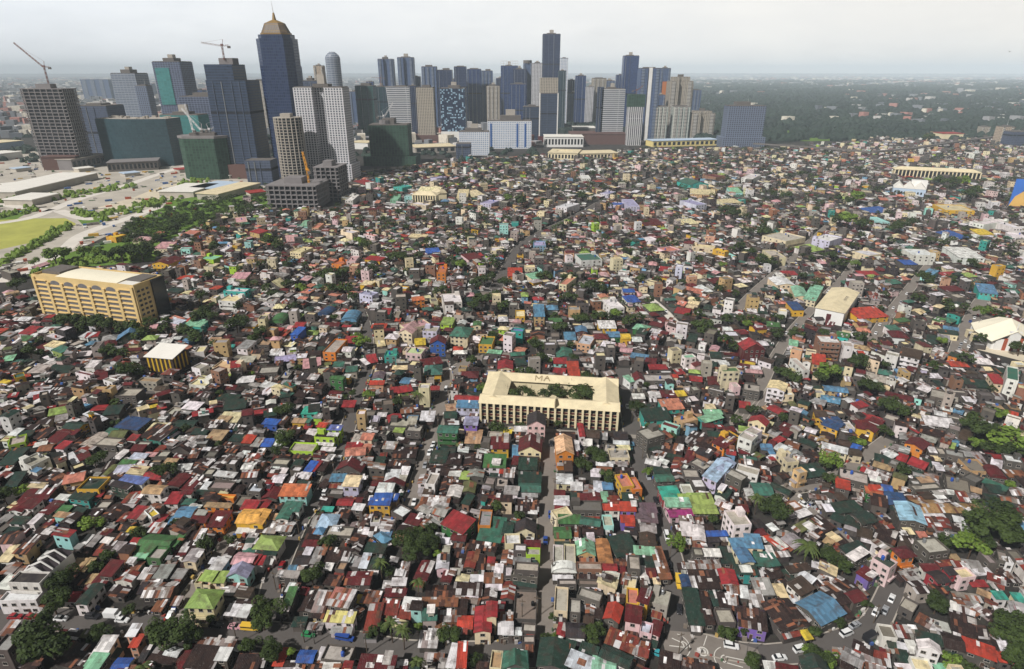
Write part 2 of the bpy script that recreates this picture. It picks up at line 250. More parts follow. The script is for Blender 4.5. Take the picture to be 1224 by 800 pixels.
HOUSES = '''
@ 0 700
635 150 715 150 710 70 1 rd wh s
730 180 845 185 870 -20 2 dg wh s
520 740 700 780 690 545 1 rb gy s
840 690 985 690 1010 495 2 wh cr s
780 800 930 810 905 655 2 lg gy s
1040 830 1190 830 1130 695 1.5 bl wh s
-60 640 95 645 60 480 3.2 gl gy f
-40 475 60 475 130 345 1.5 mx gy s
150 485 225 485 180 445 1.2 wh wh s
765 490 845 495 815 420 1 ol gy s
20 160 380 150 40 70 2 wh wh f
200 790 330 800 280 700 1 rb gy s
@ 153 700
-15 485 70 485 45 378 2.3 wh sa s
15 585 80 585 85 475 2 og sa s
195 720 455 760 290 570 1 rb gy s
340 655 465 680 400 578 1.5 wh gy s
430 790 490 790 590 570 1.2 dr wh s
520 775 800 800 660 580 1.3 rb gy s
655 575 995 600 705 500 1.5 mx gy s
835 710 950 715 880 600 1.7 wh gy s
980 800 1200 800 1100 660 1.2 rb gy s
575 200 825 210 650 40 2.5 yg cr h
920 280 1040 290 980 185 1 wh gy s
1045 295 1135 305 1105 190 1 wh gy s
915 180 1200 185 950 130 1 rb gy s
225 240 315 245 280 155 1 rs gy s
120 110 390 110 230 -30 1.2 mx gy s
390 185 445 185 490 110 1 mx gy s
100 -10 250 -10 190 -70 1 mx gy s
@ 306 700
255 190 330 190 330 30 2 gn gy s
215 230 305 232 245 192 1.8 wh gy s
385 245 520 255 510 60 1 rb gy s
520 255 640 260 620 70 1.1 mx gy s
535 300 650 310 580 215 1 rb cr s
680 180 880 210 765 20 2.5 mr gy s
640 345 915 360 700 255 1.8 my wh s
945 160 1020 170 985 95 1.2 ye gy s
900 245 985 290 940 185 1.2 mx gy s
485 420 620 425 520 355 1 gl gy s
330 390 450 390 385 310 1 dg gy s
995 450 1125 450 1130 190 1.2 rr wh s
170 760 260 765 220 600 1.2 og gy s
385 730 540 735 425 615 1.5 bl gy s
610 720 880 750 700 575 1.3 lc gy f
565 705 640 715 640 600 1.2 wh gy s
620 830 770 830 660 745 1.5 wh gy s
480 810 620 830 550 710 1.2 rb gy s
950 830 1290 850 1030 675 2 dr gy s
200 810 440 810 260 730 1 rb gy s
-80 780 60 780 -20 680 1 rb gy s
@ 459 700
-10 100 190 105 30 30 1.2 dr wh s
165 190 325 205 210 115 1.2 wh gy s
110 320 230 320 170 200 1 rr gy s
-60 270 100 275 20 140 1.2 rr gy s
370 110 640 110 440 0 1 rb gy s
360 195 700 200 370 125 1.6 rs gy s
660 80 930 90 680 -30 1.3 rb gy s
660 120 910 170 670 85 1 mx gy s
695 280 780 280 720 150 1.2 rb gy s
705 405 845 410 710 285 1.2 og gy s
500 345 700 345 580 250 1.1 mx gy s
490 430 690 420 500 350 1 rs gy s
860 450 1020 450 880 210 2 rd cr s
975 300 1075 300 985 155 2.7 rd cr s
1085 470 1224 470 1105 350 1.5 wh gy s
330 590 500 595 360 450 1 mx gy s
625 780 690 790 640 565 2 wh wh s
695 780 780 780 715 560 2.1 og wh s
950 800 1060 810 1090 640 2 tn cr f
1080 830 1300 830 1224 640 2.2 tg cr s
380 700 560 705 400 660 1 mx gy s
520 790 620 795 540 700 1 gl gy s
60 830 200 830 100 735 1.2 dr wh s
1110 340 1224 345 1120 260 1.2 rs gy s
940 170 1070 175 950 30 1 rb gy s
@ 612 700
400 250 530 262 415 20 2 lc cr f
535 265 650 275 550 130 1.6 lc gy f
630 110 850 180 640 20 2 lc gy f
690 260 760 270 735 130 1.3 mx gy s
770 300 850 310 800 180 1.2 rb gy s
865 310 1010 355 930 165 1.5 og gy g
910 140 1060 150 930 80 1 rb gy s
505 490 680 500 530 360 1.4 ch gy s
435 470 500 485 450 350 1.2 rd gy s
520 540 665 570 540 495 1 wh gy s
180 760 460 800 330 510 2 dg gy s
470 690 560 720 520 530 1.7 dg gy s
600 650 760 710 700 550 1.4 dg rd s
500 750 720 840 580 625 2.1 wv gy s
730 810 950 850 810 680 2.1 lg gy s
815 670 1090 800 900 570 2.2 dg wh s
-150 800 100 800 -40 655 2.2 tg gy g
880 540 1160 650 950 410 1.4 rr rs s
10 330 230 340 30 50 .7 ru gy f
-90 470 85 470 -80 400 1.4 wh gy s
90 560 210 560 100 490 1.2 lc gy f
90 450 225 460 95 370 1.3 lc gy f
@ 765 700
80 170 255 225 130 35 2.0 lc lc f
450 370 600 380 420 50 1.2 dg gy s
560 210 690 220 520 50 1.3 rb gy s
690 190 745 190 690 60 1.2 dg gy s
750 200 850 205 750 70 1.3 rb gy s
600 370 700 370 600 240 1.2 rb gy s
715 370 880 370 740 235 1.3 lc gy f
825 175 915 190 850 20 1.3 mx gy s
950 110 1020 120 965 10 1.3 wh gy s
1040 190 1180 200 1040 50 1.2 mx gy s
950 385 1220 440 930 210 1.8 rb vi s
140 780 330 830 235 640 1.2 rb gy s
370 760 470 790 400 690 1.2 mx gy s
490 790 690 830 520 700 1.3 rb gy s
-160 620 50 680 -90 500 1.3 rr rs s
@ 918 700
60 460 330 400 10 160 1.6 rb gy s
120 125 215 125 25 0 1 cy gy s
500 390 740 270 270 165 1.6 sb gy s
350 520 410 510 320 430 1 ye gy s
320 425 380 415 330 370 1 bl gy s
300 105 440 30 190 -20 1.6 br wh s
520 60 640 20 480 -30 1.1 rb gy s
660 200 930 120 500 20 1.2 rb gy s
800 175 925 135 730 55 1.4 dr gy s
690 690 890 790 740 585 1.5 gl gy s
890 790 1080 850 970 680 1.5 mx gy s
780 580 960 660 850 530 1.3 rb gy s
600 660 690 690 640 600 1.2 mx gy s
310 800 560 830 330 680 2 dg gy g
70 800 280 840 90 740 1.6 dr wh s
-50 790 60 800 -20 735 1.5 wh gy s
1065 500 1210 520 1060 380 1.5 ru wh f
@ 1071 700
215 600 430 655 200 525 2.6 wh wh g
200 520 440 580 200 430 2 dg gy s
445 580 640 630 450 450 1.8 rb gy s
650 620 960 730 630 495 1.6 og gy s
470 400 710 480 580 260 1.3 rb gy s
760 560 970 630 810 390 1.3 rb gy s
980 640 1045 665 990 470 1.3 wh gy s
500 210 590 245 540 160 1.1 wh gy s
560 250 700 310 650 220 1.1 wh gy s
720 210 880 330 780 180 1.1 mx gy s
880 310 1010 370 870 220 1.1 rb gy s
110 640 195 650 110 535 1.5 wh gy s
0 720 105 740 20 620 1.2 dg gy s
20 600 90 620 30 550 1.2 wh gy s
950 125 1060 130 920 60 1.5 tq wh s
1130 150 1224 160 1110 75 1.5 tq cr s
770 60 890 110 790 40 1.4 tn gy s
970 250 1110 280 920 200 1.1 mx gy s
0 820 140 830 20 755 1.2 wh gy s
360 800 480 810 380 765 1 lg gy s
960 720 1085 740 975 640 1.2 og gy s
200 350 330 420 210 260 1.2 mx gy s
310 440 420 470 340 370 1.2 mx gy s
90 440 190 450 80 380 1.3 mx wh s
500 120 760 150 600 70 1.1 mx gy s
@ 0 600
75 90 205 100 230 -30 1.5 dr wh s
215 60 340 70 260 -30 1.8 dr wh s
375 120 480 130 500 -10 1.5 dr wh s
90 200 240 210 130 140 2 dg wh s
255 205 300 210 390 125 1.8 wh wh s
0 380 110 385 60 250 1 dg gy s
510 135 640 150 560 100 2 tn mt s
540 100 640 105 600 40 1.6 gn gy s
660 100 780 115 720 50 1.3 dg gy s
950 160 1090 170 1070 30 1.2 rb gy s
1110 190 1180 195 1200 100 1.2 rr gy s
290 340 450 360 380 230 1 rb gy s
410 300 480 310 430 260 1.1 wh gy s
500 330 580 340 560 260 1.1 dr gy s
400 440 470 445 490 330 1 rb gy s
135 490 260 495 260 350 2 rb tn s
0 575 110 575 90 430 1.3 cy wh s
120 425 190 425 190 370 1.2 gl gy s
0 700 120 700 80 590 1 mx gy s
100 740 230 740 200 620 1 mx gy s
80 790 380 800 200 680 3 ch wh f
640 660 760 665 740 545 1.3 tn gy s
770 660 810 665 860 545 1.2 tn gy s
780 400 830 405 840 320 .6 wh gy s
790 460 850 460 960 290 .7 gl gy s
890 460 1080 470 1060 310 1.1 rb gy s
970 380 1050 390 1000 345 1.3 wh gy s
1080 470 1160 475 1120 390 1.3 gl gy s
945 705 1070 715 1070 570 2.2 dr gy s
700 790 830 795 770 700 1 rb gy s
830 790 890 790 880 700 1 tn gy s
900 770 1030 780 910 720 1.4 dr gy s
1110 530 1170 535 1180 480 1 rd gy s
@ 153 600
0 155 90 165 90 50 2 rd gy s
90 165 140 170 200 60 2 mx gy s
150 200 230 160 230 60 2.2 ye wh f
210 240 290 245 300 125 1.5 rd wh s
430 150 590 150 520 50 1.8 sb wh s
340 220 390 240 420 150 1 sb wh s
590 195 740 195 640 110 2 dr or s
750 235 910 240 840 100 1.6 dr or s
640 120 730 125 680 80 2.2 gl wh s
740 40 980 50 750 10 2.2 tn or s
1030 205 1224 210 1110 70 2 oy ye s
1080 70 1224 75 1120 -10 2 rd wh s
60 480 360 500 190 305 1.8 gn gn s
390 420 440 430 500 315 1.8 gn gn s
50 540 170 540 70 500 1.7 lg gn s
190 550 320 560 270 430 2 lc gn f
440 470 510 475 570 340 1 mx gy s
530 480 680 480 580 300 1.1 rb gy s
530 570 650 575 600 450 2 gl cr s
420 540 530 545 450 470 1 dr gy s
90 740 200 740 170 640 1.2 mx gy s
235 725 370 725 320 605 1.3 gl gy s
410 730 510 735 480 645 1.1 gl gy s
680 750 800 760 740 660 2.2 yg cr s
800 770 910 770 860 670 2 yg cr s
640 800 690 800 720 690 1.8 tn cr f
700 800 780 805 740 760 1.6 og cr f
930 720 1130 730 1010 610 2 lv mt g
980 595 1170 610 1070 485 1.7 pk wh s
1160 600 1224 610 1200 500 1.7 rd wh s
900 550 980 555 980 400 1 rb gy s
990 440 1070 450 1010 400 1.1 rs gy s
1090 455 1150 455 1140 405 1.2 wh gy s
780 580 880 585 800 545 1.1 wh gy s
1140 340 1224 345 1160 305 1.1 gl gy s
20 390 90 395 50 350 1.1 rd gy s
5 280 50 285 20 245 1.5 ye gy s
@ 306 600
195 165 310 170 280 0 1.8 tg wh s
310 90 410 95 350 10 1.8 tg wh s
-60 215 75 220 0 75 2 oy ye s
0 65 90 75 50 -20 1.6 rd wh s
95 165 185 170 120 115 1.3 tn gy s
70 290 200 300 90 190 1 mx gy s
210 280 350 290 230 190 1 mx gy s
0 440 220 455 40 320 2 yg wh h
0 500 190 510 20 455 1.7 dg wh s
0 600 40 600 60 500 1.5 rd wh s
630 85 730 90 640 50 1.2 tq gy s
775 30 920 35 790 -30 1.6 rd gy s
920 70 1020 80 940 15 2 wh gy s
585 235 745 240 640 120 1.5 sl wh h
570 300 635 305 590 240 1.3 sb gy h
520 240 560 240 580 150 1 gl gy s
480 350 640 355 510 250 1 rb gy s
720 275 800 280 740 230 1.7 wh gy s
640 330 900 340 700 240 1.6 lc gy f
860 290 960 300 930 200 1.2 mx gy s
930 300 980 305 1000 210 1.2 mx gy s
440 425 590 430 470 370 1 dr gy s
445 500 510 505 490 440 1.3 wh gy s
520 590 600 595 580 450 1.3 gl gy s
340 610 480 600 440 510 1.2 ch gy s
640 570 850 580 730 450 1.2 rb gy s
770 490 850 500 790 450 1.3 gl gy s
650 650 720 655 670 590 1.3 wh gy s
760 660 850 670 790 580 1.3 tn gy f
1035 470 1220 490 1070 390 1.7 dg gy s
990 630 1060 635 1030 505 1.5 wv gy s
1065 640 1180 645 1110 520 1.5 dg gy s
830 795 1070 795 900 670 1.6 dr gy s
190 715 390 730 230 660 1.8 gl gy s
310 650 360 650 330 625 1.2 sb gy s
370 650 440 650 410 600 1.1 mx gy s
920 480 1000 490 940 380 1.6 rb gy g
1110 110 1200 110 1120 10 1.2 rb gy s
980 300 1060 310 1040 250 1.2 wh gy s
1140 320 1224 390 1200 280 1.4 sb gy h
1060 330 1130 330 1110 250 1.2 rb gy s
1060 25 1260 30 1110 -30 2.4 bl ye s
@ 459 600
0 385 50 390 10 275 1.2 sb gy s
205 200 330 230 250 115 1.3 dr gy s
330 220 390 250 380 160 1.2 rs gy s
340 80 440 130 370 10 1.4 gl gy s
440 100 570 140 520 20 1.4 gl gy s
300 60 360 90 330 20 1.2 mx gy s
540 205 750 305 670 95 2.2 rd gn s
650 360 780 375 660 285 1.8 dr gy s
890 240 1010 245 930 90 1.6 gl or f
860 355 1080 385 990 150 1.3 tg gy s
1130 310 1224 320 1150 200 1.5 dg gy s
1090 375 1160 375 1100 345 1.2 rd gy s
780 440 1060 480 810 370 1 rb gy s
520 440 640 440 540 380 1 rb gy s
555 560 610 560 570 435 1 lc gy s
310 740 430 760 340 560 1.4 dr gy s
105 710 220 715 140 590 1.2 rb gy s
110 700 180 705 115 650 1.3 wh gy s
65 800 200 800 90 735 1.2 wh gy s
550 760 640 770 570 650 1.3 dr gy s
785 630 880 640 790 480 1.3 rr gy s
880 640 960 640 890 510 1.2 rb gy s
990 575 1050 580 1000 535 1.2 rd gy s
950 640 1050 645 970 590 1 mx gy s
1060 670 1130 675 1070 600 1.4 wh gy s
950 770 1125 770 970 680 1.3 rs gy s
820 755 950 755 840 705 1.1 wh gy s
1120 580 1224 590 1140 460 1.2 mx gy s
1140 720 1224 720 1150 620 1.6 wh gy f
160 250 240 260 180 200 1 mx gy s
640 690 720 695 650 640 1 lc gy s
500 380 610 390 520 345 1.2 wh gy s
@ 612 600
20 80 150 85 60 -10 1.2 rb gy s
150 80 250 85 160 -10 1.2 rb gy s
30 290 220 300 40 190 1.8 ch cr g
115 440 265 445 125 370 1.5 dr gy s
10 480 130 485 20 415 2 wh gy f
130 515 265 520 140 445 1.8 lc ly f
20 665 250 680 30 585 2.4 lc gy f
-10 700 245 740 0 660 2 lc gy f
0 250 30 255 10 190 1.3 tg gy s
395 185 550 140 400 90 1.8 cy cr f
440 205 650 210 450 130 1.7 gn gy s
655 205 845 235 655 135 1.8 tg gy s
400 345 560 345 405 240 1.7 gn tn s
565 330 650 335 570 245 1.2 rb gy s
665 310 860 320 680 220 1.2 rb gy s
725 380 775 380 730 305 1.4 wh gy s
610 510 790 515 615 380 1.6 lg tn g
390 595 490 600 395 420 1.6 lc wh f
495 590 605 595 500 415 1.6 lc cr f
380 675 615 680 385 605 1.5 wh gy c
615 660 850 665 625 590 1.7 lc br f
815 590 945 590 815 355 1.4 tb gy s
855 655 1000 660 860 595 1.7 rd wh s
860 720 1020 760 870 660 1.4 lc wh f
865 80 1025 85 875 30 2 og wh s
1030 85 1175 90 1040 5 2.2 og vi s
1035 190 1165 195 1045 130 1.7 og vi s
1080 225 1165 230 1090 180 1.5 og vi s
865 240 960 240 870 135 1.6 lc mt f
555 95 850 100 570 0 2 cg gy f
400 20 540 30 410 -20 1.5 wh rd s
1175 160 1310 170 1180 20 1.6 ph gy s
1170 270 1310 270 1175 170 1.4 ch gy s
950 540 1160 500 960 350 1.2 dg gy s
1165 495 1370 510 1170 425 1.3 lg gy s
1100 650 1215 660 1115 520 2.2 lc gy f
1000 680 1080 680 1010 620 1.3 dr gy s
1030 780 1090 790 1040 700 1.2 rr gy s
950 600 1090 610 960 545 1 mx gy s
430 800 610 800 440 750 1.6 lc gy f
610 800 850 810 640 750 1.3 ru gy f
@ 765 600
255 50 490 50 230 -30 1.8 lg pk s
490 108 725 108 470 -70 1.6 yg gy s
260 150 490 130 270 60 1.2 mg pk s
0 105 155 105 0 20 1.6 ph gy s
0 190 165 200 0 110 1.5 ph gy s
0 290 150 300 0 190 1.3 gl gy s
0 430 150 440 0 300 1.2 br gy s
0 620 140 630 10 510 1.2 dg gy s
380 190 510 195 380 135 1.2 mx gy s
410 315 520 325 380 190 1.8 wh br s
530 365 650 380 470 215 1.8 wh br s
630 330 840 325 610 290 1.3 bl gy s
650 385 760 380 640 330 1.2 ch gy s
890 240 1060 225 810 95 3 lc wh f
710 20 850 75 760 -30 1.8 wh br s
940 85 1030 95 950 30 1.4 dr ye s
890 445 1050 440 845 360 2 sb cr s
960 590 1090 580 900 450 2 sb cr s
1050 440 1200 450 970 320 2 sb cr s
1100 320 1200 310 1080 270 1.3 dr gy s
920 680 1130 695 900 600 1.8 dg te s
965 665 1065 665 960 610 2 wh te s
610 515 770 520 605 450 1.8 wh gy s
500 520 600 525 505 450 1.6 lc gy f
490 650 780 650 460 560 1.1 mx gy s
440 650 510 655 445 590 1.1 gl gy s
360 660 440 665 370 590 1.1 rb gy s
490 830 770 830 470 670 1.5 rb gy s
780 780 940 790 745 640 1.7 rd wh s
400 810 490 810 385 700 1.3 nb gy s
160 740 270 735 150 530 1.2 rs gy s
70 720 155 720 60 645 1.2 dr gy s
0 780 70 780 0 620 1.2 wh gy s
1100 600 1240 620 1080 470 1.3 tg gy s
830 130 1000 160 860 60 1.2 rb gy s
340 310 390 310 330 240 1 rb gy s
770 580 890 590 760 440 1 dg gy s
1140 700 1240 720 1130 640 1.1 rb gy s
@ 918 600
0 230 65 290 20 195 1.5 wh gy s
60 210 130 200 100 180 1.2 gl gy s
250 170 370 130 290 90 1.3 wh gy s
250 230 330 290 370 165 1.2 ol gy s
340 220 420 280 380 185 1.3 wh gy s
390 230 480 320 420 145 1.2 rb gy s
480 320 600 260 410 160 1.2 rb gy s
555 310 650 380 610 290 1.3 cy gy s
525 380 600 420 560 340 1.2 tn gy s
620 420 740 390 600 330 1.2 rb gy s
30 370 140 470 60 320 1.1 wh gy s
-60 330 150 475 -20 300 1 og gy s
0 520 50 520 -20 430 1.2 wh gy s
140 370 270 470 220 290 1.1 gl gy s
60 310 190 340 110 270 1.1 gl gy s
60 520 200 510 60 490 1.1 mx gy s
600 120 860 90 620 15 1.5 dg gy s
535 90 610 90 540 30 1.6 wh gy s
590 150 700 200 640 110 1.3 dg gy s
700 200 850 250 770 130 1.3 dg gy s
900 215 1050 185 790 110 1.8 dg gy s
750 500 930 440 690 430 1.4 dg gy s
820 575 960 490 755 510 1.5 wh gy s
850 320 990 360 860 240 1.2 br gy s
1010 260 1100 250 1000 210 1.3 rb gy s
1080 320 1224 330 1080 270 1.2 br gy s
1030 400 1160 490 1000 330 2 mx wh s
1145 670 1220 610 1010 540 2.7 dg pk f
850 680 970 760 920 620 1.8 dr vi s
120 700 330 660 250 610 1.4 br wh s
290 700 420 780 330 660 1.3 wh gy s
200 630 330 650 230 600 1.1 gl gy s
330 640 390 650 320 595 1.1 wh gy s
430 620 500 640 420 570 1.1 wh gy s
480 740 560 790 500 680 1.1 mx gy s
600 760 680 790 620 690 1.1 mx gy s
-20 750 90 720 20 640 1.4 rb gy s
0 620 80 610 0 500 1.3 tg gy s
500 790 600 800 510 740 1.1 mx gy s
1160 470 1260 510 1130 410 1.5 gn gy s
@ 1071 600
0 165 255 215 20 0 1.8 sk gy s
200 100 500 100 180 -20 1.4 go gy s
500 110 790 110 480 20 1.3 go gy s
270 260 400 270 280 160 1.2 rr gy s
400 240 520 260 410 150 1.2 rr gy s
540 180 640 200 560 140 1.3 wh gy s
550 280 600 290 540 215 1.2 rb gy s
610 290 700 290 600 220 1.1 wh gy s
1100 270 1240 270 1110 200 1.3 sb gy s
0 340 110 350 20 280 1.2 rb gy s
210 340 290 345 210 290 1.3 sa gy s
0 430 130 450 20 350 1.2 br gy s
30 540 165 520 -20 450 2.4 dr or h
310 500 510 475 180 365 2.4 lc gy f
240 660 400 660 250 600 1.6 dr wh s
400 780 520 760 290 670 1.9 ch rd s
510 700 590 690 440 635 2.3 ch rd s
590 750 730 730 560 650 2 cy pk f
390 620 560 600 400 570 1.3 rr gy s
560 680 690 690 560 580 1.3 rr gy s
640 650 800 670 670 565 1.2 gl gy s
80 760 220 740 40 670 1.3 gl gy s
870 600 950 600 810 490 1.8 mx gy f
960 560 1060 590 970 470 2 mx gy f
1040 590 1110 600 1020 530 2 wh wh f
1110 570 1224 575 1060 470 2.2 ru gy f
900 450 970 460 920 390 1.2 rb gy s
730 700 880 680 760 660 1.2 wh gy s
880 740 1050 800 870 680 1.3 rr wh s
1010 760 1180 770 1000 690 1.2 rb gy s
500 550 590 550 510 510 1 tn gy s
860 80 1100 60 880 10 1.5 dg gy s
700 800 850 800 720 765 1.3 rd gy s
120 690 210 650 90 640 1 gl gy s
@ 0 500
180 800 450 790 260 690 1.5 dr gy s
0 675 120 660 190 530 1.5 dg gy s
190 460 400 420 250 370 1 ol gy s
150 490 540 480 240 340 .1 dk gy s
290 480 470 390 190 420 2.3 lc wh f
350 610 460 640 500 510 1.2 rb gy s
0 450 160 440 100 300 1.3 dg gy s
0 270 60 220 70 170 1.5 cy wh s
60 280 230 240 110 190 1.7 lc ly f
85 165 160 170 150 100 1.3 wh gy s
160 190 290 180 210 130 1.3 dg gy s
230 110 330 110 280 60 1.2 rb gy s
445 225 560 240 560 130 1.3 dr wh s
560 200 690 150 570 130 1.3 dr wh s
540 290 620 300 600 220 1.3 rd wh s
590 100 750 120 690 30 1.6 dg ye s
740 260 850 275 960 140 1.2 lc gy s
860 260 1140 280 900 180 1.2 lc gy f
970 150 1060 160 1060 100 1.3 tg gy s
1050 190 1200 190 1100 100 1.2 ol gy s
720 320 800 330 800 260 1.2 rr gy s
640 340 700 440 690 330 .9 wh gy s
570 640 770 600 650 560 1.9 sa tn s
770 690 980 690 820 570 2.2 dg ye f
910 570 1040 630 1000 560 1.9 gl wh s
1040 640 1220 680 1110 600 2.4 ch dg s
1120 600 1350 630 1200 540 2.4 bp wh s
670 770 860 790 720 700 1.6 dg te s
890 750 970 750 930 695 1.4 rd gy s
960 730 1100 735 1010 690 1.2 rb gy s
880 550 960 540 1100 400 1 rb gy s
940 560 1010 560 1090 450 1.1 ol gy s
1120 450 1260 460 1180 400 1.4 gn wh s
1080 380 1140 390 1190 310 1.1 wh gy s
1080 520 1240 510 1140 460 1.3 wv gy s
1010 560 1120 580 1080 510 1.2 rb gy s
540 780 660 790 560 730 1.1 wh gy s
470 660 560 670 540 590 1 rb gy s
310 280 430 260 350 240 1.2 wh gy s
350 320 480 310 420 250 1.1 rs gy s
320 200 420 210 440 100 1 rb gy s
@ 153 500
-100 90 130 120 -30 -20 1.8 nb gy s
130 130 300 130 280 50 1.2 cy gy s
120 180 320 220 270 60 1.6 rb tg s
390 80 590 80 510 15 1.3 dg gy s
0 210 80 215 30 160 1.6 rd wh s
0 310 120 310 80 260 1.6 dr dr s
140 360 250 365 180 330 1.1 pk gy s
0 400 140 410 60 340 1.1 wv gy s
20 470 130 460 30 410 1.2 wh gy s
370 310 580 340 500 260 1.3 rb gy g
340 440 450 445 370 390 1.1 tn gy s
200 430 310 430 230 400 1 tn gy f
460 500 590 490 490 450 1.2 wh gy s
590 520 740 540 640 380 1.1 rb gy s
790 500 880 510 900 350 1.1 rb gy s
150 590 330 600 200 500 1.3 rd gy s
380 650 500 665 480 530 1.4 dr gy s
500 680 600 690 610 570 1.2 dr gy s
600 660 720 670 660 570 1.1 rb gy s
830 550 1020 570 850 505 1.8 wh gy s
1080 490 1190 490 1120 430 2.2 wh wh s
110 720 290 730 220 640 2.2 tn wh s
340 820 460 820 440 720 1.5 rd wh s
500 725 600 725 530 690 1.8 dr wh s
700 675 780 680 740 615 1.2 wh gy s
760 680 980 690 820 610 1.3 mx gy f
830 770 1010 780 860 730 1.6 oy or f
1140 710 1270 720 1190 630 2 wv gy f
600 150 740 155 650 105 1.4 dg gy s
750 205 900 215 810 125 1.6 tn gy s
960 215 1080 225 1020 160 1.4 dg gy s
1100 235 1190 240 1130 165 1.4 og gy s
850 25 960 35 880 -20 2 tn wh s
540 240 700 250 600 180 1 mx gy s
1080 310 1180 320 1110 260 1.1 rb gy s
1105 415 1260 415 1150 345 1.3 mr gy s
970 440 1060 440 980 380 1.4 rb gy s
700 310 770 310 730 285 1.1 wh gy s
460 205 550 210 490 170 1.1 gl gy s
640 720 800 730 660 690 1 dg gy s
@ 306 500
215 740 480 745 270 640 2 or mt s
0 690 150 695 20 625 1.5 wv rd f
690 600 830 600 740 535 1.6 sb gy s
825 650 975 655 870 560 2.4 cy lv s
770 500 1010 520 800 425 1.8 dr gy g
840 370 1030 355 880 290 1.8 sa wh s
850 290 1000 290 880 240 1.6 rd wh s
1000 200 1110 205 1020 145 2.4 sa cr s
1010 330 1090 335 1020 250 1.6 sa cr s
910 230 1000 235 950 160 1.5 lc gy s
570 190 760 200 590 120 2 rb ly f
585 85 670 90 600 45 3 og ly s
680 110 810 115 700 70 2.6 bp ly s
680 165 780 170 700 130 2.2 wh ly s
270 320 500 330 410 240 1.6 lc ly f
450 510 520 520 530 420 1.2 bl bl s
520 500 570 510 580 410 1.2 rd bl s
365 570 490 580 420 520 1.2 wh or s
580 500 680 510 620 350 1.1 rb gy s
110 520 210 525 150 480 1.2 rb gy s
210 520 280 525 240 480 1.2 wh gy s
140 445 300 455 180 390 1.4 lc gy f
70 55 210 65 80 10 1.5 bl bl s
340 40 460 45 370 5 1.5 tn ye s
40 270 140 270 90 205 1.3 bl gy s
145 260 230 265 200 210 1.2 wh gy s
0 385 40 390 0 340 2 rr wh s
470 160 570 165 510 110 1.4 wh gy s
610 310 740 315 640 280 1.1 wh gy s
800 800 1000 800 830 755 1.5 dr gy s
1100 45 1170 45 1110 -10 2 wv gy f
1150 160 1230 165 1160 130 1.8 lc gy f
1140 460 1224 460 1150 380 1 dg gy s
1080 650 1200 640 1100 610 1.2 dr gy s
1110 800 1280 800 1150 725 2 bl gy s
320 760 480 775 310 700 .8 tn gy s
340 470 420 480 380 400 1 dg gy s
440 390 500 400 470 350 1 mx gy s
1040 700 1110 705 1060 650 1.1 mx gy s
620 660 680 680 640 580 1 rb gy s
@ 459 500
500 135 690 145 540 65 3 tg gn s
540 340 680 345 550 260 1.4 dg gy s
430 420 580 430 480 320 1.4 dg gy s
580 450 730 455 600 350 1.3 rb gy s
770 240 920 245 800 130 1.5 tn gy s
1010 290 1180 290 1040 190 2 dr ye s
950 470 1160 475 965 350 1.8 gn wh s
1035 430 1110 435 1040 390 2.3 wh wh s
1105 525 1190 530 1110 480 1.4 og gy s
760 450 920 455 790 340 1.2 rb gy s
400 540 740 550 440 450 1.3 rb gy s
605 545 710 555 650 495 1.4 wh gy s
720 580 810 585 740 515 1.3 yg gy s
740 710 860 715 770 610 1.3 ol gy s
605 750 730 760 630 645 1.4 wh gy s
320 620 410 625 350 540 2 mx wh s
410 640 500 650 430 530 2 lc wh f
530 690 640 690 560 580 1.2 rb gy s
0 80 200 90 110 10 2 lc gy f
0 170 50 180 0 110 1.8 lc gy f
95 130 185 140 110 85 1.8 yg gy s
205 130 350 140 230 70 2.2 lc gy f
215 60 300 60 240 -10 2.6 lc gy s
60 380 280 380 130 280 1.2 rb gy s
20 480 220 490 60 410 1.2 rb gy s
145 540 220 545 180 470 1.2 wh gy s
0 600 130 600 40 500 1.2 wh gy s
130 600 200 605 150 550 1.2 lc gy s
0 640 190 650 10 600 1.3 dr gy g
0 790 120 800 20 720 1.8 bl tn s
330 830 600 850 380 740 1.4 mx gy s
760 60 890 65 780 -10 3 lv vi s
1120 140 1220 145 1120 110 1.4 ye gy s
870 780 960 800 900 730 1.2 ch gy s
970 780 1110 790 980 730 1.2 dr gy s
950 640 1050 650 970 570 1.4 mx gy f
1060 660 1180 665 1070 570 1.5 lc gy f
1010 570 1080 575 1020 530 1.3 dg gy s
@ 612 500
145 70 320 75 150 -30 3.2 ch pk g
20 125 145 125 30 80 1.8 wh wh s
60 320 280 330 75 190 2 dr cr g
55 490 230 495 75 390 1.5 dg gy s
60 610 275 615 70 520 1.5 dg gy s
60 700 270 705 70 615 1.5 tg gy s
0 370 60 370 10 275 1.3 sb gy s
0 440 55 445 10 370 1.3 dr gy s
415 350 580 350 420 190 2.6 pe or g
580 360 630 360 570 210 2.2 dr dr s
420 210 600 215 425 130 1.2 rb gy s
635 180 685 180 640 50 2.4 rd wh s
680 260 760 265 690 200 2 wh gy s
425 625 580 630 425 530 1.4 wh cr s
555 685 665 690 570 620 1.3 wh gy s
750 555 840 560 760 490 1.4 wh gy s
780 700 860 705 785 610 1.2 wv gy s
865 680 960 680 870 620 1.3 sb gy s
625 790 745 795 635 725 1.4 dr gy s
750 800 855 800 750 720 1.4 dr gy s
855 800 915 800 860 715 1.4 lg gy s
1010 680 1130 665 1020 550 2 sa ye f
1130 700 1224 690 1110 580 1.8 sa or f
920 390 1110 390 930 300 1.6 lc cr f
970 210 1100 215 980 140 1.4 ch gy s
870 330 1020 350 880 250 1.2 lc gy f
1000 300 1120 300 1010 265 1.5 cy gy s
840 200 905 205 850 140 1.5 gl gy s
960 250 1110 260 980 200 1.2 wh gy s
990 570 1160 580 1000 480 1.1 rb gy s
